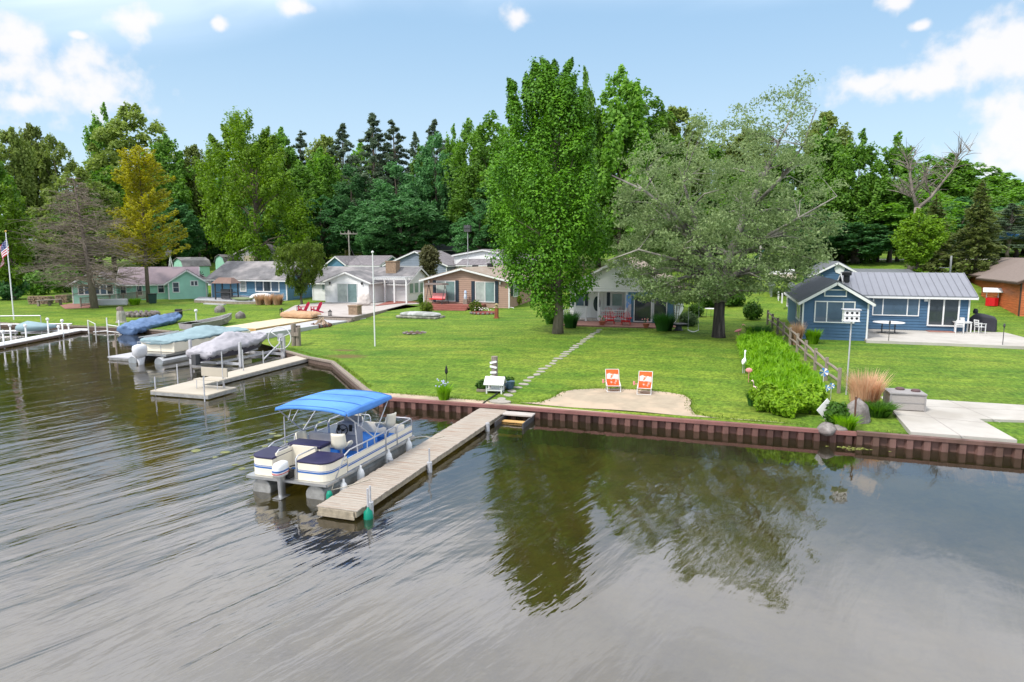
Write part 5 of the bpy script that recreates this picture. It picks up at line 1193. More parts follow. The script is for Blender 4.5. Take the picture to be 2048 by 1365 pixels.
u,v=gp(1386,668);z=gz(u,v);r=th('swing','white curved swing seat hanging from the poplar on chains','swing',(u,v,z));d=MB();d.grid(lambda a,b:(-.36+.72*a,-.12+.24*b,.3-.14*sin(pi*a)),10,1);o=d.build('seat',M['white'],r);s_=o.modifiers.new('t','SOLIDIFY');s_.thickness=.04
for x in (-.36,.36): d=MB();d.tube([(x,0,.3),(x*.9,.1,4.9)],.012,5);d.build('chain',M['galv'],r)
u=PHs.o[0]+PHs.F(1353,620,-.3)[0];d=MB();v=PHs.o[1]-.3
for x in (-.25,0,.25): d.bar((u+x*.25,v,1.2),(u+x*1.4,v,3.6),.04,.03)
for z in (2.2,2.8,3.4): d.bar((u-.1-.1*(z-1.2),v-.02,z),(u+.1+.1*(z-1.2),v-.02,z),.03)
tag(d.build('trellis',M['wood']),'dark fan shaped trellis leaning at the corner of the porch house','trellis')
u,v=gp(1420,640);r=th('garden_table','small white garden table in the shade behind the poplar','table',(u,v+2,gz(u,v+2)));d=MB();d.lathe([(0,.7),(.5,.7),(.5,.73),(0,.73)],(0,0,0),14);d.build('tabletop',M['white'],r)
for x,y in ((-.3,-.2),(.3,-.2),(0,.3)): d=MB();d.tube([(x*1.2,y*1.2,0),(x,y,.7)],.015,5);d.build('leg',M['dgrey'],r)
# tan house things
fx=lambda px,py,y:(TH.o[0]+TH.F(px,py,y)[0],TH.o[1]+y)
u,v=fx(874,600,-1.1);z=THdz
r=th('porch_swing','free standing swing seat with red cushion and dark canopy frame','swing',(u,v,z),radians(-12))
d=MB()
for x in (-1.,1.):
    for y in (-.6,.6): d.tube([(x,y,0),(x,y*.5,1.0),(x,0.,1.95)],.035,6)
d.tube([(-1.05,0,1.95),(1.05,0,1.95)],.03,6);d.build('frame',M['dgrey'],r)
d=MB();d.loft([[(-1.1,-.6,1.93),(1.1,-.6,1.93),(1.1,.6,1.93),(-1.1,.6,1.93)],[(-1.0,-.5,2.08),(1.0,-.5,2.08),(1.0,.5,2.08),(-1.0,.5,2.08)]]);d.build('canopy',mat('taupe_canopy',(.14,.11,.1),.8),r)
d=MB();d.box(-.8,.8,-.3,.25,.42,.54);d.build('seat_cushion',M['red'],r,bevel=.03);d=MB();d.bar((0,.3,.5),(0,.42,1.05),1.6,.1,up=(0,1,0));d.build('backrest',M['pink'],r)
u,v=fx(931,600,-.5);r=th('statue','small blue and white statue on a stand between the sliding doors','statue',(u,v,z));d=MB();d.box(-.22,.22,-.16,.16,0,.5);d.build('stand',M['wood'],r);d=MB();d.lathe([(.14,.5),(.17,.7),(.12,1.),(.16,1.15),(.08,1.35),(0,1.4)],(0,0,0),10);d.build('figure',mat('blue_white_glaze',(.6,.65,.7),.3,.1,2,c2=(.1,.25,.6)),r)
u,v=gp(993,637);r=th('lantern_post','short red brown wooden lantern post on the lawn by the red deck','lantern',(u,v,gz(u,v)));d=MB();d.box(-.14,.14,-.14,.14,0,.85);d.box(-.2,.2,-.2,.2,-.05,.08);d.build('post',mat('red_brown_wood',(.25,.08,.04),.7),r);d=MB();d.lathe([(.12,.85),(.16,.9),(.1,1.15),(.2,1.18),(.03,1.3)],(0,0,0),8);d.build('lamp_head',mat('brass_lamp',(.3,.24,.12),.4),r)
u,v=gp(968,628);r=th('flower_bed','edged flower bed with red mulch and stones beside the round shrub','flower bed',(u,v,gz(u,v)));d=MB();d.lathe([(1.1,-.1),(1.15,.12),(1.05,.2),(0,.22)],(0,0,0),18,1.1,.8);d.build('mulch',mat('red_mulch',(.2,.05,.045),.95,.3,8,bump=1),r)
rnd=random.Random(8);d=MB()
for k in range(18): a=k/18*2*pi;d.ball((1.25*cos(a),.92*sin(a),.08),.14,.12,.12,6,4,.3,rnd)
d.build('stone_edging',M['rock'],r)
d=MB()
for k in range(60): x,y=rnd.gauss(0,.45),rnd.gauss(0,.3);zz=.25+rnd.random()*.3;d.add([(x,y,zz),(x+.1,y,zz+.05),(x,y+.08,zz+.1)],[(0,1,2)]);d.m[-1]=k%2
d.build('flowers',[M['shrub'],mat('white_flowers',(.7,.6,.6),.8)],r)
u,v=gp(841,636);r=th('overturned_raft','weathered pale raft lying overturned on the lawn','raft',(u,v,gz(u,v)),radians(-8));d=MB();d.loft([[(-2.1+.0*w_,-w_,z0),(2.1,-w_,z0),(2.1,w_,z0),(-2.1,w_,z0)] for w_,z0 in ((.85,-.05),(.9,.2))]);d.build('lower_edge',mat('mildewed_vinyl',(.3,.29,.25),.8,.5,4,c2=(.12,.12,.1)),r,bevel=.1)
d=MB();d.loft([[(2.1*k*cos(a)*(abs(cos(a))+.05)**-.5,.95*k*sin(a)*(abs(sin(a))+.05)**-.5,z_) for a in [2*pi*i/28 for i in range(28)]] for k,z_ in ((.88,.2),(.95,.3),(.9,.42),(.7,.5),(.3,.53))]);d.build('hull',mat('faded_grey_vinyl',(.42,.43,.43),.6,.25,2,c2=(.25,.26,.24),stretch=(3,1,1)),r)
def ring(label,px,py,R,h_,m,name='fire_ring'):
    u,v=gp(px,py);rnd=random.Random(px);r=th(name,label,'fire ring',(u,v,gz(u,v)));n=int(R*14)
    for k in range(n): d=MB();a=2*pi*k/n;d.ball((R*cos(a),R*sin(a),h_*.4),.2*R,.16*R,h_*.6,6,4,.3,rnd);d.build('stone',m,r)
    d=MB();d.lathe([(0,.02),(R*.9,.02),(R*.9,.04),(0,.05)],(0,0,0),14);d.build('ash',M['mulch'],r)
    return r
ring('sunken fire ring in the lawn lakeward of the raft',829,667,.8,.1,M['rock'])
ring('stacked stone fire ring on the lawn of the green cottage',285,632,1.35,.45,M['rock'])
r=ring('rusty fire pit heaped with brush beside the concrete walk',643,654,.75,.3,MATS['rusty_steel'],'fire_pit');rnd=random.Random(4);d=MB()
for k in range(26): a=rnd.random()*6.3;d.tube([(.6*cos(a),.6*sin(a),.2),(.25*rnd.random()*cos(a+2),.25*sin(a+2),.45+.35*rnd.random())],.035,5)
d.build('brushwood',mat('pale_sticks',(.4,.3,.22),.9,.3),r)
# poles
def flag():
    u,v,z=g(28,640);zt=onv(12,465,v)[1];r=th('flagpole','white flagpole with the stars and stripes on the far lawn','flagpole',(u,v,z));H=zt-z
    d=MB();d.tube([(0,0,-.2),(0,0,H)],.06,8,r2=.04);d.build('pole',M['white'],r);d=MB();d.ball((0,0,H+.08),.1);d.build('finial',mat('gold_ball',(.6,.4,.1),.3,metal=.8),r)
    def fp(s,t): # s along fly, t down the hoist
        return (-.05-.6*sin(min(1,s*1.25)*pi/2)-.15*s*t+.05*sin(8*s+3*t),.14*sin(9*s+2*t)-.1*s,H-.2-1.8*t*(1-.4*s)-2.1*s)
    mb=MB();NS,NT=26,26
    mb.grid(fp,NS,NT)
    for j in range(NT):
        for i in range(NS):
            mb.m[j*NS+i]=2 if (i<NS*.4 and j<14) else (j//2)%2
    for a in range(5):
        for b in range(5):
            s,t=.04+a*.075,.04+b*.1;p=Vector(fp(s,t));mb.mi=1
            for sg in (-1,1):
                mb.add([p+Vector((-.03,sg*.015,0)),p+Vector((0,sg*.015,-.05)),p+Vector((.03,sg*.015,0)),p+Vector((0,sg*.015,.05))],[(0,1,2,3)])
    mb.build('flag',[mat('flag_red',(.5,.02,.035),.8,.1),mat('flag_white',(.75,.75,.78),.8,.05),mat('flag_blue',(.03,.05,.18),.8,.1)],r)
flag()
u,v,z=g(750,693);zt=onv(745,506,v)[1];d=MB();r=th('bare_flagpole','bare white flagpole in the middle of the front lawn','flagpole',(u,v,z));d.tube([(0,0,-.2),(0,0,zt-z)],.05,8,r2=.035);d.build('pole',M['white'],r);d=MB();d.ball((0,0,zt-z+.04),.09);d.build('cap',M['white'],r)
u,v,z=g(592,692);zt=onv(592,648,v)[1]-z
r=th('piling_group','bundle of old grey pilings tied together on the lawn edge','pilings',(u,v,z))
for x,y,h_ in ((-.15,0,1),(.17,.05,.82),(0,.3,.9)): d=MB();d.loft([[(x+.17*cos(a),y+.17*sin(a),q) for a in [2*pi*i/9 for i in range(9)]] for q in (-.3,zt*h_)]);d.build('piling',M['wood'],r)
d=MB();d.box(-.34,.36,-.2,-.17,zt*.45,zt*.62);d.build('board',M['wood'],r)
u,v,z=g(393,643);zt=onv(393,622,v)[1];d=MB();d.tube([(0,0,-.2),(0,0,zt-z)],.07,8);r=th('lamp_post','short white post with ball top on the lawn by the rowboat','post',(u,v,z));d.build('pole',M['white'],r);d=MB();d.ball((0,0,zt-z),.16);d.build('ball_top',M['white'],r)
u,v,z=g(243,645);zt=onv(243,614,v)[1]-z;r=th('carved_stump','grey carved tree stump statue at the shore','stump',(u,v,z));d=MB();d.lathe([(.55,-.1),(.4,.15),(.36,.6*zt),(.3,.75*zt)],(0,0,0),10);d.build('trunk',M['barkp'],r);d=MB();d.ball((-.15,0,.82*zt),.3,.25,.3,8,6,.3);d.lathe([(.16,.75*zt),(.12,zt)],(.12,0,0),7);d.build('carving',M['barkg'],r)
# utility poles, dish, antenna
u=onv(700,520,104)[0];v=104;z=gz(u,v);zt=onv(698,461,v)[1]
r=th('utility_pole','grey wooden utility pole with cross arms before the woods','utility pole',(u,v,z));d=MB();d.tube([(0,0,-4),(-.1,0,zt-z)],.16,8,r2=.12);d.build('pole',mat('pole_wood',(.36,.33,.3),.9,.2),r)
for a in (25,-50): d=MB();c_,s_=cos(radians(a)),sin(radians(a));d.bar((-1.5*c_,-1.5*s_,zt-z-.6),(1.5*c_,1.5*s_,zt-z-.6),.13,.16);[d.lathe([(.06,0),(.06,.25)],(q*c_,q*s_,zt-z-.5),6) for q in (-1.4,-.7,.7,1.4)];d.build('cross_arm',MATS['pole_wood'],r)
Z=zt-.4
for (p,q,l) in (((u+.9,v,Z),(10,112,9.5),'thin service wire sagging from the utility pole towards the maple'),((u-.8,v,Z),(-46,81,5.2),'thin service wire dropping from the utility pole to the white cottage')):
    d=MB();P0=Vector(p);Q0=Vector(q);d.tube([P0.lerp(Q0,i/14)-Vector((0,0,1.2*4*(i/14)*(1-i/14))) for i in range(15)],.018,4);tag(d.build('power_line',M['dgrey']),l,'wire')
u=onv(342,540,82)[0];v=82;z=onv(342,540,v)[1];zt=onv(342,510,v)[1];r=th('satellite_dish','dark satellite dish on a tripod behind the purple roof','satellite dish',(u,v,z-1));H=zt-z+1
for k in range(3): a=k*2.1+.3;d=MB();d.tube([(.75*cos(a),.75*sin(a),-1.5),(0,0,H)],.05,6);d.build('leg',M['white'],r)
d=MB();d.lathe([(.0,0),(.3,.05),(.55,.2)],(0,0,0),14);o=d.build('dish',M['dgrey'],r);o.location=(0,-.1,H+.3);o.rotation_euler=(radians(75),0,radians(10))
u,v=onv(936,540,70)[0],70.;z0=onv(936,540,v)[1];zt=onv(936,450,v)[1];r=th('roof_mast','tall thin mast with tripod feet and dark box on the tan roof','antenna',(u,v,z0-.7));d=MB();d.tube([(0,0,0),(0,0,zt-z0+.7)],.035,6);d.build('mast',M['galv'],r)
for k in range(3): a=k*2.1+.5;d=MB();d.tube([(.8*cos(a),.8*sin(a),0),(0,0,1.6)],.025,5);d.build('leg',M['galv'],r)
d=MB();h_=zt-z0+.7;d.box(-.35,.35,-.25,.25,h_-.75,h_-.45);d.box(-.35,.35,-.25,.25,h_-.35,h_-.05);d.box(-.42,.42,-.3,.3,h_-.42,h_-.38);d.build('martin_box',M['dgrey'],r)
u,v=onv(1900,547,80)[0],80.;z=gz(u,v);zt=onv(1901,512,v)[1];d=MB();d.tube([(u,v,z-.2),(u,v,zt)],.09,8);d.bar((u-1,v,zt-1.2),(u,v,zt-1.2),.06);tag(d.build('utility_post',M['lgrey']),'thin pale post standing on the grass behind the steel roof','post')
u,v=onv(1520,530,84)[0],84.;z=gz(u,v);zt=onv(1521,488,v)[1];d=MB();d.tube([(u,v,z-.2),(u,v,zt)],.14,8);tag(d.build('concrete_post',M['conc']),'pale thick post glimpsed under the poplar branches','post')
# boat shed / trailer boat behind poplar
u,v=onv(1552,536,84)[0],84.;z=gz(u,v);r=th('canopy_shed','dark green canvas boat shelter under the poplar branches','shelter',(u+1.5,v+6,z));d=MB();d.loft([[(-3.5,y,0),(-3.5,y,2.4),(-2.4,y,3.5),(0,y,3.9),(2.4,y,3.5),(3.5,y,2.4),(3.5,y,0)] for y in (0,7)],cap=False);d.build('canvas',mat('dark_green_canvas',(.02,.11,.09),.7),r)
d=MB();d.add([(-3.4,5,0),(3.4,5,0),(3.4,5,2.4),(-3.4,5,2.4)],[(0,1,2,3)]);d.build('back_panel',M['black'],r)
u,v=onv(1562,553,74)[0],74.;z=onv(1562,556,74)[1];r=th('stored_pontoon','white seated pontoon boat stored behind the blue house','boat',(u,v,z-1.2));d=MB();d.box(-1.3,1.3,-1.6,2.5,1.0,1.55);d.build('side_wall',M['beige'],r)
d=MB();[d.box(x-.35,x+.35,-1.4+k,-.8+k,1.55,2.05) for k in (0,1.4) for x in (-.8,.1,.85)];d.build('seats',M['white'],r,bevel=.08)
for x in (-.9,.9): d=MB();d.tube([(x,-1.6,.5),(x,2.6,.5)],.35,10);d.box(x-.1,x+.1,-1,-.8,-1,.5);d.box(x-.1,x+.1,1,1.2,-1,.5);d.build('pontoon_tube',M['alu'],r)
# wishing well
u,v,z=g(1983,612);r=th('wishing_well','red wishing well with white roof on the lawn by the log garage','wishing well',(u,v,z),radians(-15));d=MB();d.loft([[(.5*cos(pi*k/4+.39),.5*sin(pi*k/4+.39),q) for k in range(8)] for q in (0,.72)]);d.build('base',M['red'],r)
for x in (-.42,.42): d=MB();d.box(x-.04,x+.04,-.04,.04,.7,1.3);d.build('post',M['white'],r)
d=MB();d.ext([(-.5,1.2),(0,1.52),(.5,1.2),(.5,1.26),(0,1.58),(-.5,1.26)],lambda a,b,d_:(d_,a,b),-.72,.72);d.build('roof',M['white'],r)
# blue cottage terrace things
z=1.44
u,v=P(447,600,z);r=th('grill_gazebo','dark grill gazebo with brown peaked roof on the stone terrace','gazebo',(u,v+.6,z));d=MB()
for x in (-1.1,1.1):
    for y in (-.6,.6): d.box(x-.06,x+.06,y-.06,y+.06,0,1.9)
d.box(-1.1,1.1,-.55,.55,.8,.88);d.box(-.6,.6,-.3,.3,.1,1.2);d.tube([(1.15,0,.1)]+[(1.15+.9*sin(pi*i/8),0,1.8*i/8+.1) for i in range(9)],.04,5);d.build('frame',M['dgrey'],r)
d=MB();d.loft([[(-1.4,-.9,1.9),(1.4,-.9,1.9),(1.4,.9,1.9),(-1.4,.9,1.9)],[(-.9,-.2,2.55),(.9,-.2,2.55),(.9,.2,2.55),(-.9,.2,2.55)]]);d.build('roof',mat('brown_canopy',(.2,.13,.11),.8),r)
def kayak(label,px,py,z,Lk,w_,m,rot,name='kayak'):
    u,v=P(px,py,z);d=MB();d.loft([[(x*Lk/2,w_*k*cos(a),.22*k*sin(a)+.2+.1*abs(x)**3) for a in [2*pi*i/10 for i in range(10)]] for x,k in ((-1,.05),(-.7,.6),(-.3,.95),(.2,1),(.7,.6),(1,.05))]);o=d.build(name,m,smooth=True,loc=(u,v,z),rot=rot);return tag(o,label,'kayak')
kayak('grey kayak lying on the terrace behind the olive kayak',478,598,z,3.2,.36,M['lgrey'],radians(8));kayak('olive green kayak on the edge of the stone terrace',485,602,z,3.,.36,mat('olive_plastic',(.16,.2,.1),.5),radians(6))
u,v=P(520,602,z);r=th('pedal_boat','white pedal boat leaning on the terrace edge','pedal boat',(u,v+.3,z));d=MB();d.loft([[(1.6*k*cos(a),.75*k*sin(a)-.2*q,q+.25*sin(a)*k) for a in [2*pi*i/18 for i in range(18)]] for k,q in ((.8,0),(1,.2),(.95,.45),(.7,.68),(.3,.78))]);d.build('hull',M['white'],r,smooth=True)
d=MB()
for x in (-.6,.0,.6,1.0): d.lathe([(0,0),(.16,.0),(.16,.05),(0,.05)],(x,-.72,.42),8)
d.build('openings',M['greyv'],r)
for px,l in ((500,'dark patio chair on the terrace behind the kayaks'),(543,'dark patio chair on the terrace behind the pedal boat')):
    u,v=P(px,590,z);white_chair_=th('patio_chair',l,'chair',(u,v-.6,z),radians(180))
    d=MB();d.box(-.3,.3,-.28,.28,.4,.45);d.build('seat',M['dgrey'],white_chair_);d=MB();d.bar((0,.28,.45),(0,.38,1.05),.6,.04,up=(0,1,0));d.build('backrest',M['dgrey'],white_chair_)
    for x in (-.27,.27):
        for y in (-.25,.25): d=MB();d.box(x-.02,x+.02,y-.02,y+.02,0,.42);d.build('leg',M['dgrey'],white_chair_)
u,v=P(610,634,1.1);r=th('covered_stack','low stack under a crumpled tan tarp at the end of the new deck','tarp',(u,v-.6,1.05),radians(-3));d=MB();d.loft(wob([[(1.75*k*max(-.9,min(.9,1.2*cos(a)))/.9,.8*k*max(-.85,min(.85,1.2*sin(a)))/.85,q) for a in [2*pi*i/40 for i in range(40)]] for k,q in ((1.0,.0),(1.0,.22),(.98,.42),(.85,.55),(.5,.58),(.1,.6))],.03,6));d.build('tarp',M['tantarp'],r,smooth=True,rum=(.14,.4))
u,v=P(727,611,1.34);r=th('covered_grill','grill under a rumpled off white cover on the grey deck','grill',(u,v,1.34));d=MB();d.loft(wob([[(.75*k*cos(a)*(1.2 if q<.9 else .9)+.2*q,.45*k*sin(a),q) for a in [2*pi*i/14 for i in range(14)]] for k,q in ((1.05,0),(1,.5),(.95,1.0),(.7,1.35),(.3,1.4))],.05,7));d.build('cover',mat('off_white_cover',(.55,.5,.47),.8,.1,2,bump=.5),r,smooth=True,rum=(.16,.4))
for px,py,l in ((562,628,'black lantern at the outer corner of the grey deck'),(596,622,'black lantern on the grey deck beside the red chairs'),(659,632,'black lantern on the grey deck above the steps')):
    u,v=P(px,py,1.34);d=MB();d.box(-.13,.13,-.13,.13,0,.06);d.box(-.13,.13,-.13,.13,.36,.42);[d.box(a-.02,a+.02,b-.02,b+.02,.06,.36) for a in (-.1,.1) for b in (-.1,.1)];d.lathe([(.13,.42),(.03,.55)],(0,0,0),6);tag(d.build('lantern',M['black'],loc=(u,v+.1,1.34)),l,'lantern','black lanterns on the deck')
# green cottage yard
A=g(162,616);B=g(300,601)
r=th('deck_railing','weathered baluster railing around the green cottage deck','railing')
a=Vector((A[0],A[1],1.0));b=Vector((B[0],B[1],1.35));d=MB()
d.bar(a+Vector((0,0,.95)),b+Vector((0,0,.95)),.12,.05);d.bar(a+Vector((0,0,.12)),b+Vector((0,0,.12)),.05,.08)
for i in range(61): p=a.lerp(b,i/60);d.bar(p+Vector((0,0,.12)),p+Vector((0,0,.93)),.045)
for i in range(6): p=a.lerp(b,i/5);d.bar(p-Vector((0,0,.4)),p+Vector((0,0,1.02)),.1)
d.build('balusters',M['wood'],r)
u,v=P(222,602,1.6);d=MB();d.box(-1.6,1.6,-.4,.4,0,.7);tag(d.build('patio_sofa',M['lgrey'],loc=(u,v,1.1),rot=radians(35),bevel=.1),'pale cushioned patio sofa behind the green cottage railing','sofa')
u,v,z=g(306,607);d=MB();r=th('trash_bin','dark green wheeled trash bin against the green cottage','bin',(u,v,z),radians(40));d.loft([[(-.35,-.35,0),(.35,-.35,0),(.35,.35,0),(-.35,.35,0)],[(-.42,-.42,1.05),(.42,-.42,1.05),(.42,.42,1.05),(-.42,.42,1.05)]]);d.build('body',mat('dark_green_plastic',(.02,.05,.04),.5),r);d=MB();d.box(-.45,.45,-.47,.45,1.055,1.13);d.build('lid',M['black'],r)
A=g(75,613);B=g(124,610);r=th('park_bench','long dark wooden bench on the lawn by the firewood','bench');a=Vector(A);b=Vector(B);d=MB();d.bar(a+Vector((0,0,.62)),b+Vector((0,0,.62)),.9,.09);d.build('seat',M['wood'],r)
for f in (.05,.5,.95): p=a.lerp(b,f);d=MB();d.bar(p-Vector((0,0,.2)),p+Vector((0,0,.57)),.3,.14);d.build('leg',M['wood'],r)
for px0,px1,py,l in ((42,85,611,'long stack of split firewood in front of the dark hedge'),(97,123,608,'shorter stack of split firewood nearer the green cottage')):
    a=g(px0,py);b=g(px1,py);rnd=random.Random(px0);d=MB();A_=Vector(a);B_=Vector(b);dv=(B_-A_).normalized();nv=Vector((-dv.y,dv.x,0));Ln=(B_-A_).length
    for k in range(int(Ln*7)):
        for q in range(5):
            p=A_+dv*(k/7+rnd.uniform(-.03,.03))+nv*1.5+Vector((0,0,.1+q*.19+rnd.uniform(-.04,.04)));rr=.07+.04*rnd.random();d.tube([p-nv*(.35+rnd.random()*.12),p+nv*.4],rr,6)
    tag(d.build('firewood_stack',mat('split_logs',(.24,.17,.12),.9,.5,4)),l,'firewood')
u,v,z=g(405,592);r=th('garden_windmill','slim black lattice windmill at the corner of the green cottage','windmill',(u,v,z));d=MB()
for k in range(4): a=k*pi/2+.78;d.tube([(.55*cos(a),.55*sin(a),0),(.05*cos(a),.05*sin(a),2.6)],.03,5)
for q in (.6,1.2,1.8): s_=.55-.19*q;[d.tube([(s_*1.0*cos(k*pi/2+.78),s_*sin(k*pi/2+.78),q),(s_*cos((k+1)*pi/2+.78),s_*sin((k+1)*pi/2+.78),q)],.02,4) for k in range(4)]
d.build('tower',M['black'],r);d=MB()
for k in range(8): a=k*pi/4;d.add([(0,-.1,2.7),(.5*cos(a),-.1,2.7+.5*sin(a)),(.5*cos(a+.35),-.06,2.7+.5*sin(a+.35))],[(0,1,2)])
d.build('vanes',M['dgrey'],r)
u=onv(2032,475,112)[0];v=112;z=onv(2032,477,v)[1];d=MB();d.loft(wob(cover([(0,.3,0,.3,.5,0),(1,1.,0,.5,.8,0),(2.5,1.,0,.5,.75,0),(3.4,.3,.1,.4,.5,0)]),.05,9));o=d.build('tarp_cover',MATS['blue_canvas'],smooth=True,loc=(u+1.5,v,z),rot=radians(90));tag(o,'bright blue tarp mound on the rise at the far edge of the woods','tarp')

# lily pads floating off the stern of the boat
rnd=random.Random(12);pm=MB();pm.lathe([(0,0),(.13,0),(.14,.012),(0,.014)],(0,0,0),9);pme=pm.mesh('lily_pad',mat('lily_pad_green',(.16,.17,.06),.6,.3,6))
for px,py in ((545,868),(556,872),(539,880),(530,893),(548,900),(562,905),(571,884),(505,915),(520,908),(470,930),(484,938),(450,905),(430,915),(515,935),(392,902),(640,845),(610,850)):
    u,v=at(px,py,WZ);o=bpy.data.objects.new('lily_pad',pme);COL.objects.link(o);o.location=(u,v,WZ-.006);k=rnd.uniform(.7,1.4);o.scale=(k,k*.8,1);o.rotation_euler.z=rnd.random()*6
    tag(o,'small lily pad floating on open water behind the canopy pontoon','lily pad','lily pads on the water')
m_=MB()
for k in range(40): x,y=rnd.gauss(0,.32),rnd.gauss(0,.09);m_.add([(x,y,.004+k*.0002),(x+.12,y+.03,.004+k*.0002),(x+.02,y+.08,.004+k*.0002)],[(0,1,2)])
u,v=at(1702,898,WZ);o=m_.build('floating_weeds',mat('floating_weed',(.2,.22,.05),.7,.3),loc=(u,v,WZ));tag(o,'small patch of floating yellow green weeds at the seawall','weeds')
# ---------------------------------------------------------------- vegetation
RG=np.random.default_rng(11)
def unit(a): return a/np.maximum(1e-6,np.linalg.norm(a,axis=1,keepdims=True))
def leafmesh(name,C,Nn,size,m,asp=.62,T=None):
    C=np.asarray(C,float);n=len(C);Nn=unit(Nn)
    t=RG.normal(size=(n,3)) if T is None else T
    t=unit(t-Nn*(t*Nn).sum(1,keepdims=True));b=np.cross(Nn,t);s=np.asarray(size).reshape(-1,1)*np.ones((n,1))
    V=np.empty((n,4,3));V[:,0]=C-t*s;V[:,1]=C+b*s*asp-Nn*s*.18+t*s*.1;V[:,2]=C+t*s;V[:,3]=C-b*s*asp-Nn*s*.18+t*s*.1
    me=bpy.data.meshes.new(name);me.vertices.add(4*n);me.vertices.foreach_set('co',V.ravel())
    me.loops.add(4*n);me.loops.foreach_set('vertex_index',np.arange(4*n,dtype=np.int32))
    me.polygons.add(n);me.polygons.foreach_set('loop_start',np.arange(0,4*n,4,dtype=np.int32));me.polygons.foreach_set('loop_total',np.full(n,4,dtype=np.int32))
    me.materials.append(m);me.update();me.validate();return me
def meshobj(name,me,parent=None,loc=None):
    o=bpy.data.objects.new(name,me);COL.objects.link(o)
    if parent:o.parent=parent
    if loc is not None:o.location=loc
    return o
def clumps(cent,rad,per,flat=.75,hollow=.45,up=.5,nrand=.7):
    cent=np.asarray(cent);rad=np.asarray(rad);k=np.repeat(np.arange(len(cent)),per)
    d=unit(RG.normal(size=(len(k),3)));d[:,2]=np.where(d[:,2]<-.35,-d[:,2]*.6,d[:,2])
    r=hollow+(1-hollow)*RG.random((len(k),1))**.7
    P=cent[k]+d*r*rad[k][:,None]*np.array([1,1,flat]);N=d*.6+np.array([0,0,up])+RG.normal(size=d.shape)*nrand
    return P,N
def plumes(cent,axis,rad,elong,per,hollow=.6,nrand=.35,up=.5,taper=.6):
    """pointed leaf masses that follow the shoots; axis gives each one's growing direction"""
    axis=unit(np.asarray(axis,float));rad=np.asarray(rad);k=np.repeat(np.arange(len(cent)),per)
    p1=unit(np.cross(axis,np.array([.31,.95,.05])));p2=np.cross(axis,p1);d=unit(RG.normal(size=(len(k),3)));z=d[:,2:3]
    tp=1-taper*np.clip(z,0,1)**1.2;r=(hollow+(1-hollow)*RG.random((len(k),1))**.7)*rad[k][:,None]*(.85+.3*RG.random((len(k),1)))
    q=(p1[k]*d[:,0:1]+p2[k]*d[:,1:2])
    return np.asarray(cent)[k]+r*(q*tp+axis[k]*z*elong),q+axis[k]*z*.7+np.array([0,0,up])+RG.normal(size=d.shape)*nrand
def prof(pts,h):
    return np.interp(h,[p[0] for p in pts],[p[1] for p in pts])
def trunkmesh(name,H,r,m,limbs,lean=(0,0),top=.85,fork=None):
    mb=MB();k=8;L_=[]
    pts=[(lean[0]*(i/k)**1.5+.02*H*sin(i*1.7)*.3,lean[1]*(i/k)**1.5,H*top*i/k-.3*(i==0)) for i in range(k+1)]
    rs=[r*(1.35 if i==0 else 1.0)*(1-i/k*.88) for i in range(k+1)];mb.tube(pts,rs,8)
    for c in limbs:
        c=Vector(c);hz=max(.15,min(top*.93,(c.z/H)*.72-.04));i=hz/top*k;j=int(i);a=Vector(pts[j]).lerp(Vector(pts[min(k,j+1)]),i-j)
        rr=r*(1-i/k*.85)*.42;mid=a.lerp(c,.5)+Vector((0,0,.08*(c-a).length))
        mb.tube([a,a.lerp(mid,.5)+Vector((0,0,.02*H)),mid,mid.lerp(c,.6),c],[rr,rr*.8,rr*.6,rr*.4,rr*.15],5,cap=False)
    return mb.mesh(name,m,True)
def proto_broad(name,lm,bm,H,pf,ncl,rc,per,size,trunk=.28,seed=0,flat=.8,lobes=.25,nlimb=16,rmin=.3,base=.15,lean=(0,0),asp=.62,up=.5,vert=.7,plume=None):
    global RG;RG=np.random.default_rng(seed+100)
    hs=[];hh=np.linspace(base,1,60);wts=prof(pf,hh)**1.3+.05;wts/=wts.sum()
    h=RG.choice(hh,ncl,p=wts)+RG.normal(0,.012,ncl);a=RG.random(ncl)*2*pi
    ph=RG.random(3)*6
    R=prof(pf,h)*(1+lobes*np.sin(2*a+ph[0]+h*5)*.6+lobes*np.sin(3*a+ph[1]-h*7)*.6)
    rr=R*np.sqrt(rmin+(1-rmin)*RG.random(ncl))
    C=np.stack([rr*np.cos(a)+lean[0]*h**1.5,rr*np.sin(a)+lean[1]*h**1.5,h*H],1)
    rad=rc*(.6+.8*RG.random(ncl))*(0.75+.25*np.clip(R/max(.1,np.max(R)),0,1))
    if plume:
        ax=np.stack([C[:,0]*plume[1]/np.maximum(.5,R),C[:,1]*plume[1]/np.maximum(.5,R),np.ones(ncl)],1)+RG.normal(0,.22,(ncl,3));P,N=plumes(C,ax,rad*.85,plume[0],per,hollow=.35,nrand=.5)
    else: P,N=clumps(C,rad,per,flat,up=up,hollow=.4)
    if vert and not plume: P[:,2]+=vert*rc*(1-np.clip(np.linalg.norm((P-np.repeat(C,per,0))[:,:2],axis=1)/np.repeat(rad,per),0,1))
    me=leafmesh('crown',P,N,size*(.7+.6*RG.random(len(P))),lm,asp)
    o=RG.permutation(ncl)[:nlimb]
    return trunkmesh('trunk',H,trunk,bm,C[o],lean),me,H
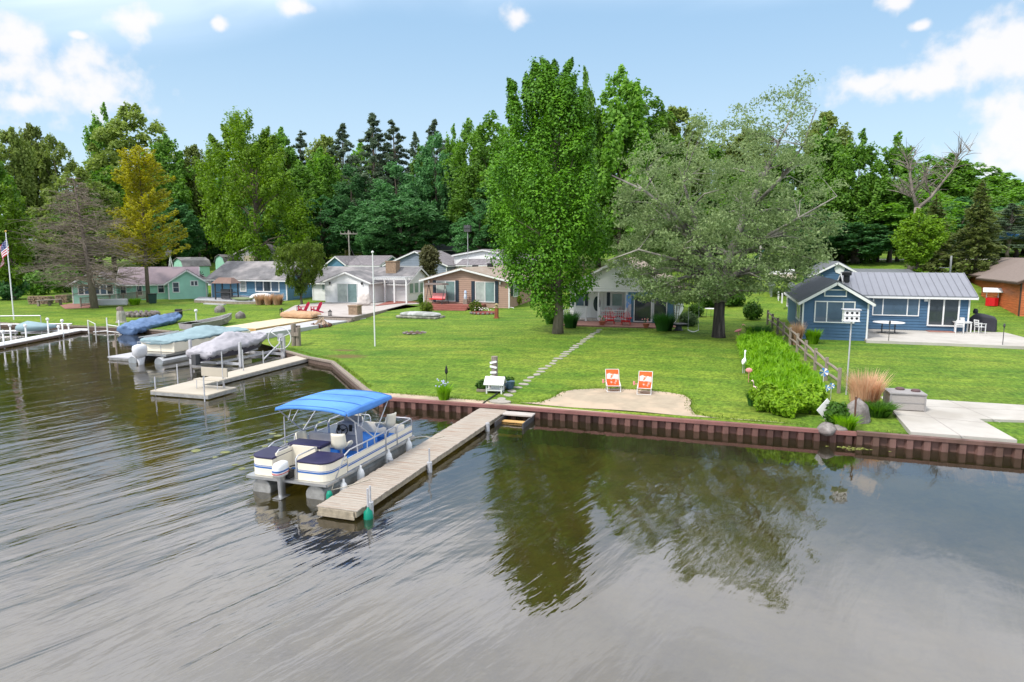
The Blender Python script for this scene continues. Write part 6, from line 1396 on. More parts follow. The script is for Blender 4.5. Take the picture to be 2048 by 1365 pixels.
def proto_pine(lm,bm,H,R,seed,levels=15,size=.3,base=.25,per=70,droop=0.,flat=.35,tip=.15,power=.8,needle=.35,upsw=.15,gap=.25):
    """conifer: whorls of limbs carrying flat needle sprays"""
    global RG;RG=np.random.default_rng(seed+500);mb=MB();k=8
    mb.tube([(0,0,-.3),(.05,0,H*.5),(0,0,H)],[H*.014,H*.009,.02],7)
    C=[];rad=[];Ps=[];Ns=[];Ts=[]
    for l in range(levels):
        f=l/(levels-1);h=base+(1-base)*f**.9;L_=R*((1-f)**power*(1-tip)+tip*(1-f*.8))
        nb=int(5+3*RG.random()) if f<.9 else 4
        for b in range(nb):
            if RG.random()<gap*.6:continue
            a=2*pi*(b/nb)+l*1.1+RG.normal(0,.2);Lb=L_*(.65+.5*RG.random());z0=h*H
            n=max(4,int(per*Lb/R));t=RG.random(n)**.7
            zz=z0+Lb*(upsw*t-droop*t*t)
            w=Lb*.22*(1.05-t)+.12
            x=t*Lb;s=RG.normal(0,1,n)*w*.6
            P=np.stack([x*cos(a)-s*sin(a),x*sin(a)+s*cos(a),zz+RG.normal(0,flat*.3,n)-np.abs(s)*.25*(droop>0)],1)
            N=np.stack([RG.normal(0,.5,n),RG.normal(0,.5,n),np.full(n,1.)],1);T=np.stack([np.full(n,cos(a)),np.full(n,sin(a)),np.full(n,-.25 if droop else .25)],1)+RG.normal(0,.5,(n,3))
            Ps.append(P);Ns.append(N);Ts.append(T)
            mb.tube([(0,0,z0),(Lb*.5*cos(a),Lb*.5*sin(a),z0+Lb*(upsw*.5-droop*.25)),(Lb*.9*cos(a),Lb*.9*sin(a),z0+Lb*(upsw*.9-droop*.8))],[.012*H*.35*(1.1-f),.03,.012],4,cap=False)
    P=np.concatenate(Ps);N=np.concatenate(Ns);T=np.concatenate(Ts)
    me=leafmesh('crown',P,N,size*(.7+.6*RG.random(len(P))),lm,needle,T)
    return mb.mesh('trunk',bm,True),me,H
LM={}
LM['mid']=leafmat('maple_leaves_mid',(.06,.155,.02),(.19,.36,.045))
LM['teal']=leafmat('leaves_blue_green',(.04,.125,.045),(.125,.29,.09))
LM['lite']=leafmat('leaves_yellow_green',(.06,.14,.01),(.2,.33,.022),(.28,.38,.035))
LM['olive']=leafmat('leaves_olive',(.1,.15,.03),(.25,.32,.07))
LM['pine']=leafmat('pine_needles',(.065,.11,.06),(.17,.23,.14))
LM['hero']=leafmat('bright_maple_leaves',(.02,.09,.004),(.13,.31,.012),(.25,.43,.025),tr=.2,nscale=.9)
LM['pop']=leafmat('grey_green_poplar_leaves',(.1,.16,.06),(.27,.345,.15),(.48,.54,.36))
LM['yel']=leafmat('yellowed_needles',(.19,.19,.015),(.43,.41,.03),(.56,.45,.05))
LM['spr']=leafmat('spruce_needles',(.075,.11,.03),(.2,.24,.07),(.27,.28,.09))
PF_oval=[(.12,.5),(.25,3.2),(.45,4.6),(.65,4.2),(.85,2.4),(1,.3)]
PF_col=[(.1,1.2),(.3,2.8),(.55,3.4),(.8,2.4),(.95,1.),(1,.2)]
PF_wide=[(.15,2.5),(.3,5.2),(.5,6.),(.7,5.),(.88,2.8),(1,.5)]
PF_high=[(.3,.5),(.45,2.6),(.65,3.8),(.85,2.8),(1,.4)]
PR={}
for i,(k,lm,pf) in enumerate((('mid','mid',PF_oval),('mid2','mid',PF_wide),('teal','teal',PF_oval),('teal2','teal',PF_wide),('teal3','teal',PF_col),('lite','lite',PF_oval),('olive','olive',PF_high),('olive2','olive',PF_wide),('mid3','mid',PF_col),('liteh','lite',PF_high))):
    PR[k]=proto_broad(k,LM[lm],M['bark'],22,pf,185,1.15,88,.25,.3,seed=i,nlimb=22,plume=[(1.35,.9),None,(1.2,1.3),None,(1.6,.5),(1.5,.7),(1.3,.8),None,(1.7,.5),(1.4,.8)][i])
def white_pine(lm,bm,H,R,seed):
    global RG;RG=np.random.default_rng(seed+700);C=[];rad=[]
    for l in range(15):
        f=l/14;h=.3+.7*f**.9;L_=R*(.25+.75*(1-f)**.6)*(1-.75*f**3);k=6 if f<.85 else 3
        for b in range(k):
            if RG.random()<.3:continue
            a=2*pi*b/k+l*.9+RG.normal(0,.35);Lb=L_*(.45+.65*RG.random())
            for t in (.45,.75,1.):
                if t*Lb<.5 and f<.9:continue
                C.append((t*Lb*cos(a),t*Lb*sin(a),h*H+Lb*t*.22+RG.normal(0,.25)));rad.append((.45+.5*t)*(1-f*.62)*(.75+.5*RG.random()))
    for q in range(5): C.append((RG.normal(0,.1),RG.normal(0,.1),H-.25-q*.55));rad.append(.22+.09*q)
    C=np.array(C);rad=np.array(rad);per=48
    P,N=clumps(C,rad,per,.42,hollow=.05,up=.5,nrand=.9)
    P[:,2]+=.5*np.repeat(rad,per)*RG.random(len(P))
    me=leafmesh('crown',P,N,.3*(.6+.8*RG.random(len(P))),lm,.3,RG.normal(size=(len(P),3))+np.array([0,0,.8]))
    return trunkmesh('trunk',H,.26,bm,C[RG.permutation(len(C))[:45]],top=.99),me,H
for i in range(3): PR['pine%d'%i]=white_pine(LM['pine'],M['barkg'],24,4.6,i)
PR['spruce']=proto_pine(LM['spr'],M['barkg'],12,3.3,9,levels=24,size=.24,base=.06,per=130,droop=.35,upsw=.1,gap=.1,power=1.,flat=.35)
PR['spruce2']=proto_pine(LM['spr'],M['barkg'],12,3.0,10,levels=22,size=.24,base=.05,per=120,droop=.45,upsw=.12,gap=.15,power=.95,flat=.35)
DESC={'liteh':'light green young tree','mid':'green maple','mid2':'broad green maple','mid3':'narrow green tree','teal':'dark blue green tree','teal2':'broad dark blue green tree','teal3':'narrow dark blue green tree','lite':'yellow green tree','olive':'olive green tree with high crown','olive2':'broad olive green tree','pine0':'dark ragged pine','pine1':'tall thin pine','pine2':'dark pine','spruce':'drooping spruce','spruce2':'grey green drooping spruce'}
LMK=[(-999,'behind the flagpole'),(50,'above the firewood stacks'),(100,'behind the dead spruce'),(170,'above the mint green cottage'),(240,'behind the yellow conifer'),(310,'above the purple roof'),(375,'behind the gambrel sheds'),(430,'behind the grey garage'),(560,'above the blue cottage'),(620,'above the vase shaped tree'),(675,'behind the utility pole'),(725,'above the white cottage'),(775,'behind the brick chimney'),(825,'above the grey blue garage'),(870,'behind the navy pole barn'),(925,'behind the roof mast'),(980,'beside the big bright maple'),(1060,'behind the bright maple'),(1160,'between bright maple and poplar'),(1300,'behind the poplar'),(1500,'behind the poplar crown edge'),(1640,'behind the blue garage'),(1800,'near the bare dead tree'),(1880,'between the two spruces'),(1960,'beyond the log garage'),(2030,'above the log house')]
used={}
def place(kind,px,ytop,v,wpx=None,front='',loc=None,label=None,cat='tree',group=None):
    u=onv(px,ytop,v)[0];zb=gz(u,v);zt=onv(px,ytop,v)[1];t,c,H=PR[kind];s=(zt-zb)/H;sx=s
    if wpx:
        w=wpx/FPX*v*1.02;x=max(abs(p.co.x) for p in c.vertices[::23]) if 0 else {'spruce':3.3,'spruce2':3.0}.get(kind,4.6 if kind[:4]!='pine' else 4.2);sx=w/2/x
    if not label:
        d='in the woods '+[l for p,l in LMK if px>=p][-1];row='' if v<118 else (', farther back' if v<140 else ', deep in the woods')
        label='%s %s%s'%(DESC[kind],d.replace('in the woods ','') if row else d,row)
        k=used.get(label,0);used[label]=k+1
        if k: label=label+[', its shorter neighbour',', third of its kind',', fourth of its kind'][min(k-1,2)]
    r=th({'p':'pine_tree','s':'spruce_tree'}.get(kind[0],'broadleaf_tree'),label,cat,(u,v,zb),RR.random()*6.28,group or 'trees of the woods');r.scale=(sx,sx,s)
    meshobj('trunk',t,r);meshobj('crown',c,r);return r
RR=random.Random(21)
# tree line, left to right: kind, px, top y, distance, width px
TL=[('olive',18,258,84,110),('olive',62,250,92,100),('olive2',105,275,92,110),('lite',8,368,62,120),('olive2',150,340,80,150),('mid',-40,280,78,150),
('olive2',272,216,108,170),('mid3',205,222,106,120),('mid',330,275,100,130),('olive',385,292,105,90),('mid2',215,345,92,150),('teal',345,395,97,120),('mid',130,405,82,110),('lite',175,400,86,80),('teal',400,330,118,110),
('mid2',60,455,78,120),('lite',110,480,80,90),('teal',30,500,76,100),('mid',-30,420,72,150),
('mid',560,262,128,100),('pine1',600,262,132,100),('olive',650,272,130,90),('pine2',685,254,130,110),('pine0',745,236,120,130),('pine1',786,240,126,110),('pine2',868,246,132,100),('teal',870,265,118,90),('mid3',905,262,138,80),('mid',940,245,126,110),('mid2',985,240,120,130),('mid',1010,258,130,100),
('mid',640,300,118,110),('teal',700,330,114,100),('teal',790,325,110,130),('teal2',800,380,106,150),('mid',600,330,112,110),('teal2',640,395,108,120),('teal',730,400,110,110),('mid3',840,300,120,80),('teal3',900,330,118,80),('mid',950,320,112,100),('teal',1000,330,110,110),('teal2',960,420,106,90),('mid',1020,380,108,110),('teal',560,400,112,120),('olive2',540,280,126,110),('teal3',745,440,105,80),
('teal',860,345,126,90),('teal',925,350,128,90),('pine2',830,270,140,70),('mid',720,290,140,90),('teal',660,310,142,100),('mid',580,300,142,100),('teal',780,300,144,100),('teal',900,290,144,100),('olive',500,290,140,110),('mid',440,300,138,110),('teal',360,330,135,120),('mid',300,320,130,120),('teal2',470,400,118,130),('teal2',410,420,110,110),('mid2',330,450,100,100),
('mid3',1172,155,90,90),('mid',1245,142,92,150),('mid2',1295,195,96,140),('olive',1350,215,100,130),('mid',1130,230,104,150),('mid2',1080,260,110,140),('teal',1200,300,105,140),('mid',1420,290,104,140),('olive',1500,260,108,130),('mid',1580,300,104,130),('mid2',1490,350,98,150),('teal2',1400,400,98,150),('mid',1300,380,96,140),('mid3',1650,250,108,90),('olive',1655,225,112,100),('teal',1610,400,98,120),
('mid3',1722,272,100,110),('mid3',1795,278,103,110),('mid2',1760,365,105,170),('mid',1690,390,101,120),('liteh',1842,422,77,85),('lite',1855,415,112,80),('teal',1720,430,99,130),('olive',1800,440,106,100),
('mid2',1850,322,150,130),('mid',1905,312,150,110),('mid2',1960,335,150,130),('mid',2010,352,148,110),('mid2',2060,375,140,120),('teal',1930,395,125,120),('olive2',2040,415,118,110),('lite',1895,400,132,90),('pine2',2025,410,112,90),('pine0',2075,440,104,110),('mid',1850,390,128,110),('mid2',1990,400,135,130),('teal2',2100,390,130,150)]
for k,px,yt,v,w_ in TL: place(k,px,yt,v,w_)
# outer forest mass behind everything, so that no gap shows through (counted trees stand in front of it)
RG=np.random.default_rng(77)
n=900;U=RG.uniform(-190,150,n);Vv=RG.uniform(150,175,n);Hh=RG.uniform(10,17,n);keep=(U<18)|(RG.random(n)<.75);U,Vv,Hh=U[keep],Vv[keep],Hh[keep];Hh=np.where(U>20,Hh*.6,Hh)
Z=np.array([gz(a,b) for a,b in zip(U,Vv)]);per=90;k=np.repeat(np.arange(len(U)),per);d=unit(RG.normal(size=(len(k),3)));P_=np.stack([U,Vv,Z+Hh*.5],1)[k]+d*np.stack([np.full(len(U),3.2),np.full(len(U),3.2),Hh*.52],1)[k]*(.5+.5*RG.random((len(k),1)))
o=meshobj('far_woods',leafmesh('far_woods',P_,d+np.array([0,-.3,.5])+RG.normal(size=d.shape)*.5,.75,LM['teal']));tag(o,'dense dark woods standing behind the named trees','woods',kind='stuff')
# understory along the wood edge
def bush(kind,mm,px,py,rpx,hpx,label,cat='shrub',n=900,size=.09,name='shrub',loc=None,flat=1,group=None,stemm=None):
    u,v,z=loc or g(px,py);sc=v*1.03/FPX;R=rpx*sc;Hh=hpx*sc
    RGl=np.random.default_rng(int(px*7+py));d=unit(RGl.normal(size=(n,3)));q=.55+.45*RGl.random((n,1))**.6
    a=np.arctan2(d[:,1],d[:,0]);bm=1+.24*np.sin(3*a+px)*np.cos(4*d[:,2]+py)+.1*np.sin(7*a+py)
    P_=d*q*np.array([R,R,Hh*.5])*bm[:,None]+np.array([0,0,Hh*.5]);P_[:,2]=np.maximum(.02,P_[:,2])
    r=th(name,label,cat,(u,v,z-.02),0,group)
    meshobj('foliage',leafmesh('foliage',P_,d*.7+np.array([0,0,.4])+RGl.normal(size=d.shape)*.5,size*(.7+.6*RGl.random(n)),mm),r)
    mb=MB();[mb.tube([(0,0,-.1),(R*.3*cos(k_*2.1),R*.3*sin(k_*2.1),Hh*.5)],.03+.01*R,5) for k_ in range(3)];mb.build('stems',M['bark'],r)
    return r
for i,(px,py,r_,h_,k) in enumerate(((20,600,40,70,'teal'),(75,590,35,60,'mid'),(130,585,38,75,'mid'),(30,560,50,90,'mid'),(110,560,45,90,'lite'),(330,528,35,40,'mid'),(375,520,32,35,'teal'),(430,512,30,40,'mid'),(300,535,30,30,'lite'),(590,505,30,40,'teal'),(630,508,32,45,'mid'),(760,508,25,30,'teal'),(800,505,28,30,'mid'),(835,495,24,30,'mid'),(985,505,24,40,'mid'),(1035,510,28,40,'teal'),(1640,520,28,40,'mid'),(1690,522,28,45,'lite'),(1725,528,25,40,'mid'))):
    v_=gp(px,py);loc=None
    if py<530: vv=112 if px<1500 else 103;loc=(onv(px,py,vv)[0],vv,gz(onv(px,py,vv)[0],vv))
    bush('b',LM[k],px,py,r_,h_,'%s undergrowth bush %s at the wood edge'%(['low','tall','rounded','loose'][i%4],[l for p,l in LMK if px>=p][-1])+('' if i not in (3,4,15,17,18) else [', spreading one',', light one',', darker one',', brighter one',', small one'][(3,4,15,17,18).index(i)]),n=1500,size=.22,group='undergrowth bushes',loc=loc)
# --- the bright maple on the lawn
def sil_tree(name,label,base,sil,v,lm,bm,ncl,rc,per,size,trunkr,limbs=26,seed=0,stems=None,flat=.9,rmin=.2,depth=.85,asp=.62,up=.5,top=.8,vert=0,thin=None,rin=.75,plume=None,spires=(),limbm=None,dens=None,nrand=.7,hollow=.45,loc=None,orient=None):
    """tree whose outline is measured from the photo: sil = (y, x left, x right) at distance v; round in plan"""
    global RG;RG=np.random.default_rng(seed)
    u,_,z=loc or g(*base);S=[]
    for (y,xl,xr) in sil:
        a=onv(xl,y,v)[0]-u;b=onv(xr,y,v)[0]-u;zz=onv((xl+xr)/2,y,v)[1]-z;S.append((zz,(a+b)/2,(b-a)/2))
    S.sort();zs=[s[0] for s in S];hh=np.linspace(zs[0],zs[-1],80);rr=np.interp(hh,zs,[s[2] for s in S]);cc=np.interp(hh,zs,[s[1] for s in S])
    wt=rr**1.25+.1
    if dens: wt=wt*np.interp(hh,[d[0] for d in dens],[d[1] for d in dens])
    wt/=wt.sum();i=RG.choice(80,ncl,p=wt);a=RG.random(ncl)*2*pi;q=np.sqrt(rmin+(1-rmin)*RG.random(ncl))
    rad=rc*(.6+.8*RG.random(ncl));Rr=np.maximum(.1,rr[i]-rad*rin)
    C=np.stack([cc[i]+Rr*q*np.cos(a),Rr*q*np.sin(a)*depth,hh[i]],1)
    for (px_,py_,w_) in spires:
        a0=onv(px_,py_,v);x0,z0=a0[0]-u,a0[1]-z;y0=RG.normal(0,.7)
        for q_ in range(4): C=np.concatenate([C,[(x0*(1-.05*q_)+RG.normal(0,.1),y0,z0-w_*1.6-q_*w_*1.7)]]);rad=np.concatenate([rad,[w_*(.8+.2*q_)]])
    if plume:
        hw=np.interp(C[:,2],zs,[s[2] for s in S]);cx_=np.interp(C[:,2],zs,[s[1] for s in S])
        ax=np.stack([(C[:,0]-cx_)/np.maximum(.8,hw)*plume[1],C[:,1]/np.maximum(.8,hw)*plume[1],np.ones(len(C))],1)+RG.normal(0,.16,(len(C),3))
        P_,N_=plumes(C,ax,rad,plume[0],per,hollow,nrand,up)
    else: P_,N_=clumps(C,rad,per,flat,up=up,nrand=nrand,hollow=hollow)
    if thin is not None:
        kp=RG.random(len(P_))<np.interp(P_[:,2],[t_[0] for t_ in thin],[t_[1] for t_ in thin]);kk_=np.repeat(C,per,0)[kp];kr_=np.repeat(rad,per)[kp];P_,N_=P_[kp],N_[kp]
    if vert and not plume: # upright habit: leaves gather into pointed tips
        P_[:,2]+=vert*rc*np.clip((zs[-1]-P_[:,2])/2.5,.1,1)*(1-np.clip(np.linalg.norm((P_-np.repeat(C,per,0))[:,:2],axis=1)/np.repeat(rad,per),0,1))
    r=th(name,label,'tree',(u,v if loc is None else loc[1],z))
    H=zs[-1]
    if stems:
        mb=MB();mb2=MB() if limbm else mb;ends=[]
        for si,st_ in enumerate(stems): (mb if si<1 or not limbm else mb2).tube([Vector(p) for p,_ in st_],[q_ for _,q_ in st_],9);ends+= [(Vector(p),q_) for p,q_ in st_[1:]]
        for j in RG.permutation(ncl)[:limbs]:
            c=Vector(C[j]);cand=[e for e in ends if e[0].z<c.z+.5] or ends;e=min(cand,key=lambda e:(e[0]-c).length);a_=e[0];mid=a_.lerp(c,.5)+Vector((RG.normal(0,.2),RG.normal(0,.2),.1*(c-a_).length));rq=min(e[1]*.6,.11)
            mb2.tube([a_,a_.lerp(mid,.6),mid,mid.lerp(c,.6),c],[rq,rq*.8,rq*.6,rq*.4,rq*.2],5,cap=False)
        mb.build('trunk',bm,r,smooth=True)
        if limbm: mb2.build('limbs',limbm,r,smooth=True)
    else: meshobj('trunk',trunkmesh('trunk',H,trunkr,bm,C[RG.permutation(ncl)[:limbs]],top=top),r)
    meshobj('crown',leafmesh('crown',P_,N_,size*(.65+.7*RG.random(len(P_))),lm,asp,None if orient is None else RG.normal(size=P_.shape)*.6+np.column_stack([P_[:,:2]*orient,np.full(len(P_),1.2)])),r);return r
vm=g(1115,667)[1]
sil_tree('maple_tree','big bright green maple standing alone on the lawn left of the path'.replace('left of','beside'),(1115,667),[(135,1085,1132),(155,1058,1142),(175,1040,1156),(200,1030,1172),(247,1022,1194),(290,1002,1200),(340,974,1206),(405,960,1212),(430,962,1218),(470,964,1222),(510,978,1218),(550,1005,1200),(585,1030,1185),(612,1062,1165),(628,1082,1150)],vm,LM['hero'],M['barkg'],150,.98,360,.1,.34,limbs=40,seed=4,plume=(1.75,.55),rmin=.22,rin=.75,spires=[(1130,106,.42),(1093,111,.42),(1072,122,.4),(1112,122,.45),(1053,142,.45),(1146,144,.45),(1035,162,.4),(1027,190,.45),(1160,178,.5),(1180,215,.5)],dens=[(0,1),(9,1.1),(12,1.),(14.5,.85),(17,.8),(19,.8)],nrand=.32,up=.7,hollow=.62)
# --- the poplar
vp=g(1437,675)[1];k_=vp*1.03/FPX
def pp_(px,py,dy=0): u0=g(1437,675)[0];z0=g(1437,675)[2];return (onv(px,py,vp)[0]-u0,dy,onv(px,py,vp)[1]-z0)
ST=[[(pp_(1437,690),.6),(pp_(1437,668),.44),(pp_(1438,630),.36),(pp_(1440,600),.35)],[(pp_(1439,604),.36),(pp_(1436,590),.34)],
 [(pp_(1438,604),.4),(pp_(1428,560),.32),(pp_(1420,520,-.4),.27),(pp_(1400,470,-1),.2),(pp_(1385,420,-1.5),.13),(pp_(1370,370,-2),.06)],
 [(pp_(1441,604),.42),(pp_(1450,560,.3),.34),(pp_(1462,510,.6),.3),(pp_(1490,430,.8),.24),(pp_(1530,350,1),.18),(pp_(1560,280,1.1),.09),(pp_(1590,220,1.2),.03)],
 [(pp_(1420,520,-.4),.2),(pp_(1350,430,-2),.12),(pp_(1300,390,-3),.09),(pp_(1240,362,-3.5),.04)],
 [(pp_(1415,510,-.4),.16),(pp_(1340,445,1),.1),(pp_(1285,335,2),.05)],
 [(pp_(1490,430,.8),.15),(pp_(1560,360,-1),.1),(pp_(1600,300,-2),.05),(pp_(1625,230,-2),.02)],
 [(pp_(1455,540,.3),.16),(pp_(1520,480,-1.5),.1),(pp_(1590,440,-2.5),.07),(pp_(1660,400,-3),.03)],
 [(pp_(1425,550,-.2),.14),(pp_(1360,520,-2.5),.1),(pp_(1290,500,-3.5),.06),(pp_(1235,520,-4),.03)]]
sil_tree('poplar_tree','large grey green poplar with pale spreading limbs and dark forked trunk','0' and (1437,675),[(165,1590,1650),(200,1470,1665),(225,1420,1680),(260,1310,1690),(300,1245,1692),(345,1205,1690),(395,1200,1692),(440,1210,1695),(485,1215,1690),(530,1205,1680),(560,1210,1640),(582,1222,1590),(602,1245,1420)],vp,LM['pop'],M['barkd'],780,.82,88,.1,.5,limbs=190,limbm=M['barkl'],seed=5,stems=ST,flat=.95,rmin=.05,depth=.8,asp=.45,dens=[(2,1.3),(5,1.15),(9,1),(11,.8),(12.5,.65),(14,.6),(17,.6)],nrand=1.1,hollow=.1,thin=[(0,1),(7,.95),(10,.85),(12,.72),(13.5,.66),(17,.55)])
# --- large leafy maple behind the blue cottage
vb=97;ub=onv(515,525,vb)[0]
sil_tree('maple_tree','tall leafy green maple rising behind the blue cottage roof',None,[(228,450,478),(255,432,520),(290,420,548),(330,408,575),(370,400,598),(410,408,610),(450,415,628),(485,430,625),(510,455,590)],vb,LM['lite'],M['bark'],170,1.35,190,.21,.5,limbs=34,seed=9,plume=(1.5,.8),rmin=.35,hollow=.5,nrand=.4,spires=[(462,230,.9),(478,236,.8),(446,242,.7),(520,243,.9),(538,262,.8),(425,262,.8)],loc=(ub,vb,gz(ub,vb)))
# --- vase shaped small tree
sil_tree('vase_tree','small vase shaped tree with yellow green fan of upright twigs by the white cottage',(603,612),[(484,590,625),(497,562,645),(515,548,652),(535,545,650),(555,556,640),(575,578,625),(592,592,612)],g(603,612)[1],leafmat('fan_tree_leaves',(.045,.1,.012),(.17,.24,.03),(.25,.28,.05)),M['bark'],170,.36,95,.13,.16,limbs=80,seed=12,vert=2.2,rmin=.35,flat=1.3,top=.4,orient=.25,asp=.32)
# --- bare and yellow conifers
def dead_conifer(name,label,base,ytop,R,m,seed,shape,tw=1,lean=0):
    rnd=random.Random(seed);u,v,z=g(*base);H=onv(base[0],ytop,v)[1]-z;r=th(name,label,'tree',(u,v,z));mb=MB();mb.tube([(0,0,-.3),(lean*.3,0,H*.35),(lean*.7,0,H*.7),(lean,0,H)],[.4,.26,.12,.03],8);mb.build('trunk',M['barkg'],r,smooth=True)
    mb=MB()
    for i in range(250):
        f=.14+.84*i/250;a=rnd.random()*6.28;L_=R*np.interp(f,[s[0] for s in shape],[s[1] for s in shape])*rnd.uniform(.6,1.1);z0=f*H;x0=lean*f
        e=Vector((x0+L_*cos(a),L_*sin(a),z0+L_*rnd.uniform(-.25,.35)));b=Vector((x0,0,z0));mid=b.lerp(e,.5)+Vector((0,0,rnd.uniform(-.1,.3)*L_*.4));mb.tube([b,mid,e],[.05*(1.1-f)+.02,.03,.012],4,cap=False)
        for q in range(9*tw):
            t=rnd.uniform(.25,1);p=(b.lerp(mid,t*2) if t<.5 else mid.lerp(e,t*2-1));dv=Vector((rnd.uniform(-1,1)+cos(a)*.6,rnd.uniform(-1,1)+sin(a)*.6,rnd.uniform(-.7,.7)))*L_*.2
            mb.tube([p,p+dv*.5+Vector((0,0,.05)),p+dv],[.018,.014,.008],3,cap=False)
    mb.build('branches',m,r);return r,H
dead_conifer('dead_spruce','bare grey dead spruce with dense twigs beside the mint green cottage',(190,617),350,6.2,M['deadtwig'],3,[(.1,.6),(.22,1.),(.4,.95),(.6,.75),(.8,.45),(1,.06)],2,lean=-1.6)
def yellow():
    global RG
    u,v,z=g(297,605);H=onv(297,294,v)[1]-z;t,c,h_=proto_pine(LM['yel'],M['barkg'],H,4.9,31,levels=24,size=.2,base=.25,per=210,power=.42,upsw=.42,gap=.25,flat=.5,droop=.0)
    r=th('yellowing_conifer','tall conifer with yellow needles in front of the mint green cottage','tree',(u,v,z));meshobj('trunk',t,r);meshobj('crown',c,r)
yellow()
# bare dead tree on the right and the spruces
u=onv(1830,540,82)[0];v=82;z=gz(u,v)
r=th('dead_tree','thick bare dead tree with forked grey limbs between the leafy trees','tree',(u,v,z));kk=v*1.05/FPX
q=lambda px,py,dy=0:(onv(px,py,v)[0]-u,dy,onv(px,py,v)[1]-z)
mb=MB();mb.tube([q(1823,560),q(1825,500),q(1832,450),q(1835,415)],[.46,.4,.34,.3],9)
LB=[[(q(1835,418),.5),(q(1825,385),.35),(q(1820,350),.24),(q(1822,325),.14),(q(1838,290),.04)],[(q(1835,418),.48),(q(1862,395),.34),(q(1885,365),.26),(q(1905,340),.18),(q(1925,315),.1),(q(1945,300),.03)],[(q(1825,385),.2),(q(1845,365),.14),(q(1855,345),.06)],[(q(1822,395),.18),(q(1803,385),.08)],[(q(1820,345),.1),(q(1812,315),.03)],[(q(1905,340),.1),(q(1922,300),.03)],[(q(1862,395),.2),(q(1850,360),.1),(q(1852,345),.04)]]
for l in LB: mb.tube([p for p,_ in l],[w_*.46 for _,w_ in l],6)
rnd=random.Random(6)
for i in range(170):
    l=rnd.choice(LB);j=rnd.randrange(len(l)-1);p=Vector(l[j][0]).lerp(Vector(l[j+1][0]),rnd.random());e=p+Vector((rnd.uniform(-1,1),rnd.uniform(-1,1),rnd.uniform(.1,1.2)))*1.9;mb.tube([p,p.lerp(e,.5)+Vector((0,0,.1)),e],[.035,.025,.01],4,cap=False)
mb.build('trunk',mat('bleached_wood',(.21,.18,.155),.9,.3,2),r,smooth=True)
place('spruce',1965,362,83,116,label='tall drooping yellow green spruce beside the log garage roof',group='spruces');place('spruce2',1874,392,85,104,label='shorter grey green spruce next to the bare dead tree',group='spruces')
# small leafy tree at the chimney garage
u=onv(860,548,79)[0];sil_tree('small_tree','small reddish green garden tree in front of the grey blue garage',None,[(497,848,866),(510,838,880),(525,838,880),(540,845,876),(552,852,870)],79,leafmat('bronze_green_leaves',(.08,.09,.03),(.17,.17,.07),(.25,.2,.12)),M['bark'],60,.75,60,.16,.12,limbs=12,seed=15,loc=(u,79,gz(u,79)))
# --- garden shrubs
bush('s',M['yshrub'],1030,611,13,22,'golden yellow shrub at the corner of the tan house',n=1200)
bush('s',leafmat('globe_shrub_leaves',(.06,.11,.01),(.17,.22,.02)),853,627,14,26,'clipped globe shrub at the far end of the red deck steps',n=1500,size=.07)
bush('s',MATS['globe_shrub_leaves'],952,627,14,27,'clipped globe shrub next to the red mulch flower bed',n=1500,size=.07)
bush('s',M['shrub'],846,611,12,26,'leafy green shrub behind the porch swing',n=900)
bush('s',M['shrub'],1505,640,16,34,'dense green shrub in the shade at the start of the rail fence',n=1300,size=.1)
bush('s',leafmat('pale_flowering_shrub',(.08,.15,.05),(.2,.28,.12),(.5,.5,.42)),1376,652,17,26,'pale flowering shrub behind the swing',n=1300,size=.1)
bush('s',M['shrub'],1392,634,14,26,'shrub with reddish tips beside the porch house side windows',n=900)
bush('s',M['shrub'],2028,605,15,26,'dark green shrub in front of the log garage corner',n=1000)
bush('s',M['rosel'],1532,822,26,52,'lime green shrub at the lakeward end of the flower bed, nearer the lawn',n=3200,size=.075)
bush('s',M['rosel'],1570,832,26,48,'lime green shrub at the lakeward end of the flower bed, in the middle',n=3200,size=.075)
bush('s',M['rosel'],1618,826,28,54,'lime green shrub at the lakeward end of the flower bed, nearer the fence',n=3200,size=.075)
bush('s',M['shrub'],1672,852,20,44,'dark leafy shrub between the white sign and the boulder',n=1800,size=.07)
bush('s',M['shrub'],1030,783,14,24,'low leafy plants behind the mini well house',n=900,size=.06,loc=(*gp(1015,776),gz(*gp(1015,776))))
bush('s',M['shrub'],960,786,14,22,'low leafy plants on the far side of the sign post',n=900,size=.06,loc=(*gp(965,780),gz(*gp(965,780))))
bush('s',M['shrub'],1420,615,22,40,'dark shade shrub behind the poplar trunk',n=1500,size=.14);bush('s',M['shrub'],1465,612,22,40,'leafy shade shrub behind the poplar beside the fence',n=1500,size=.14)
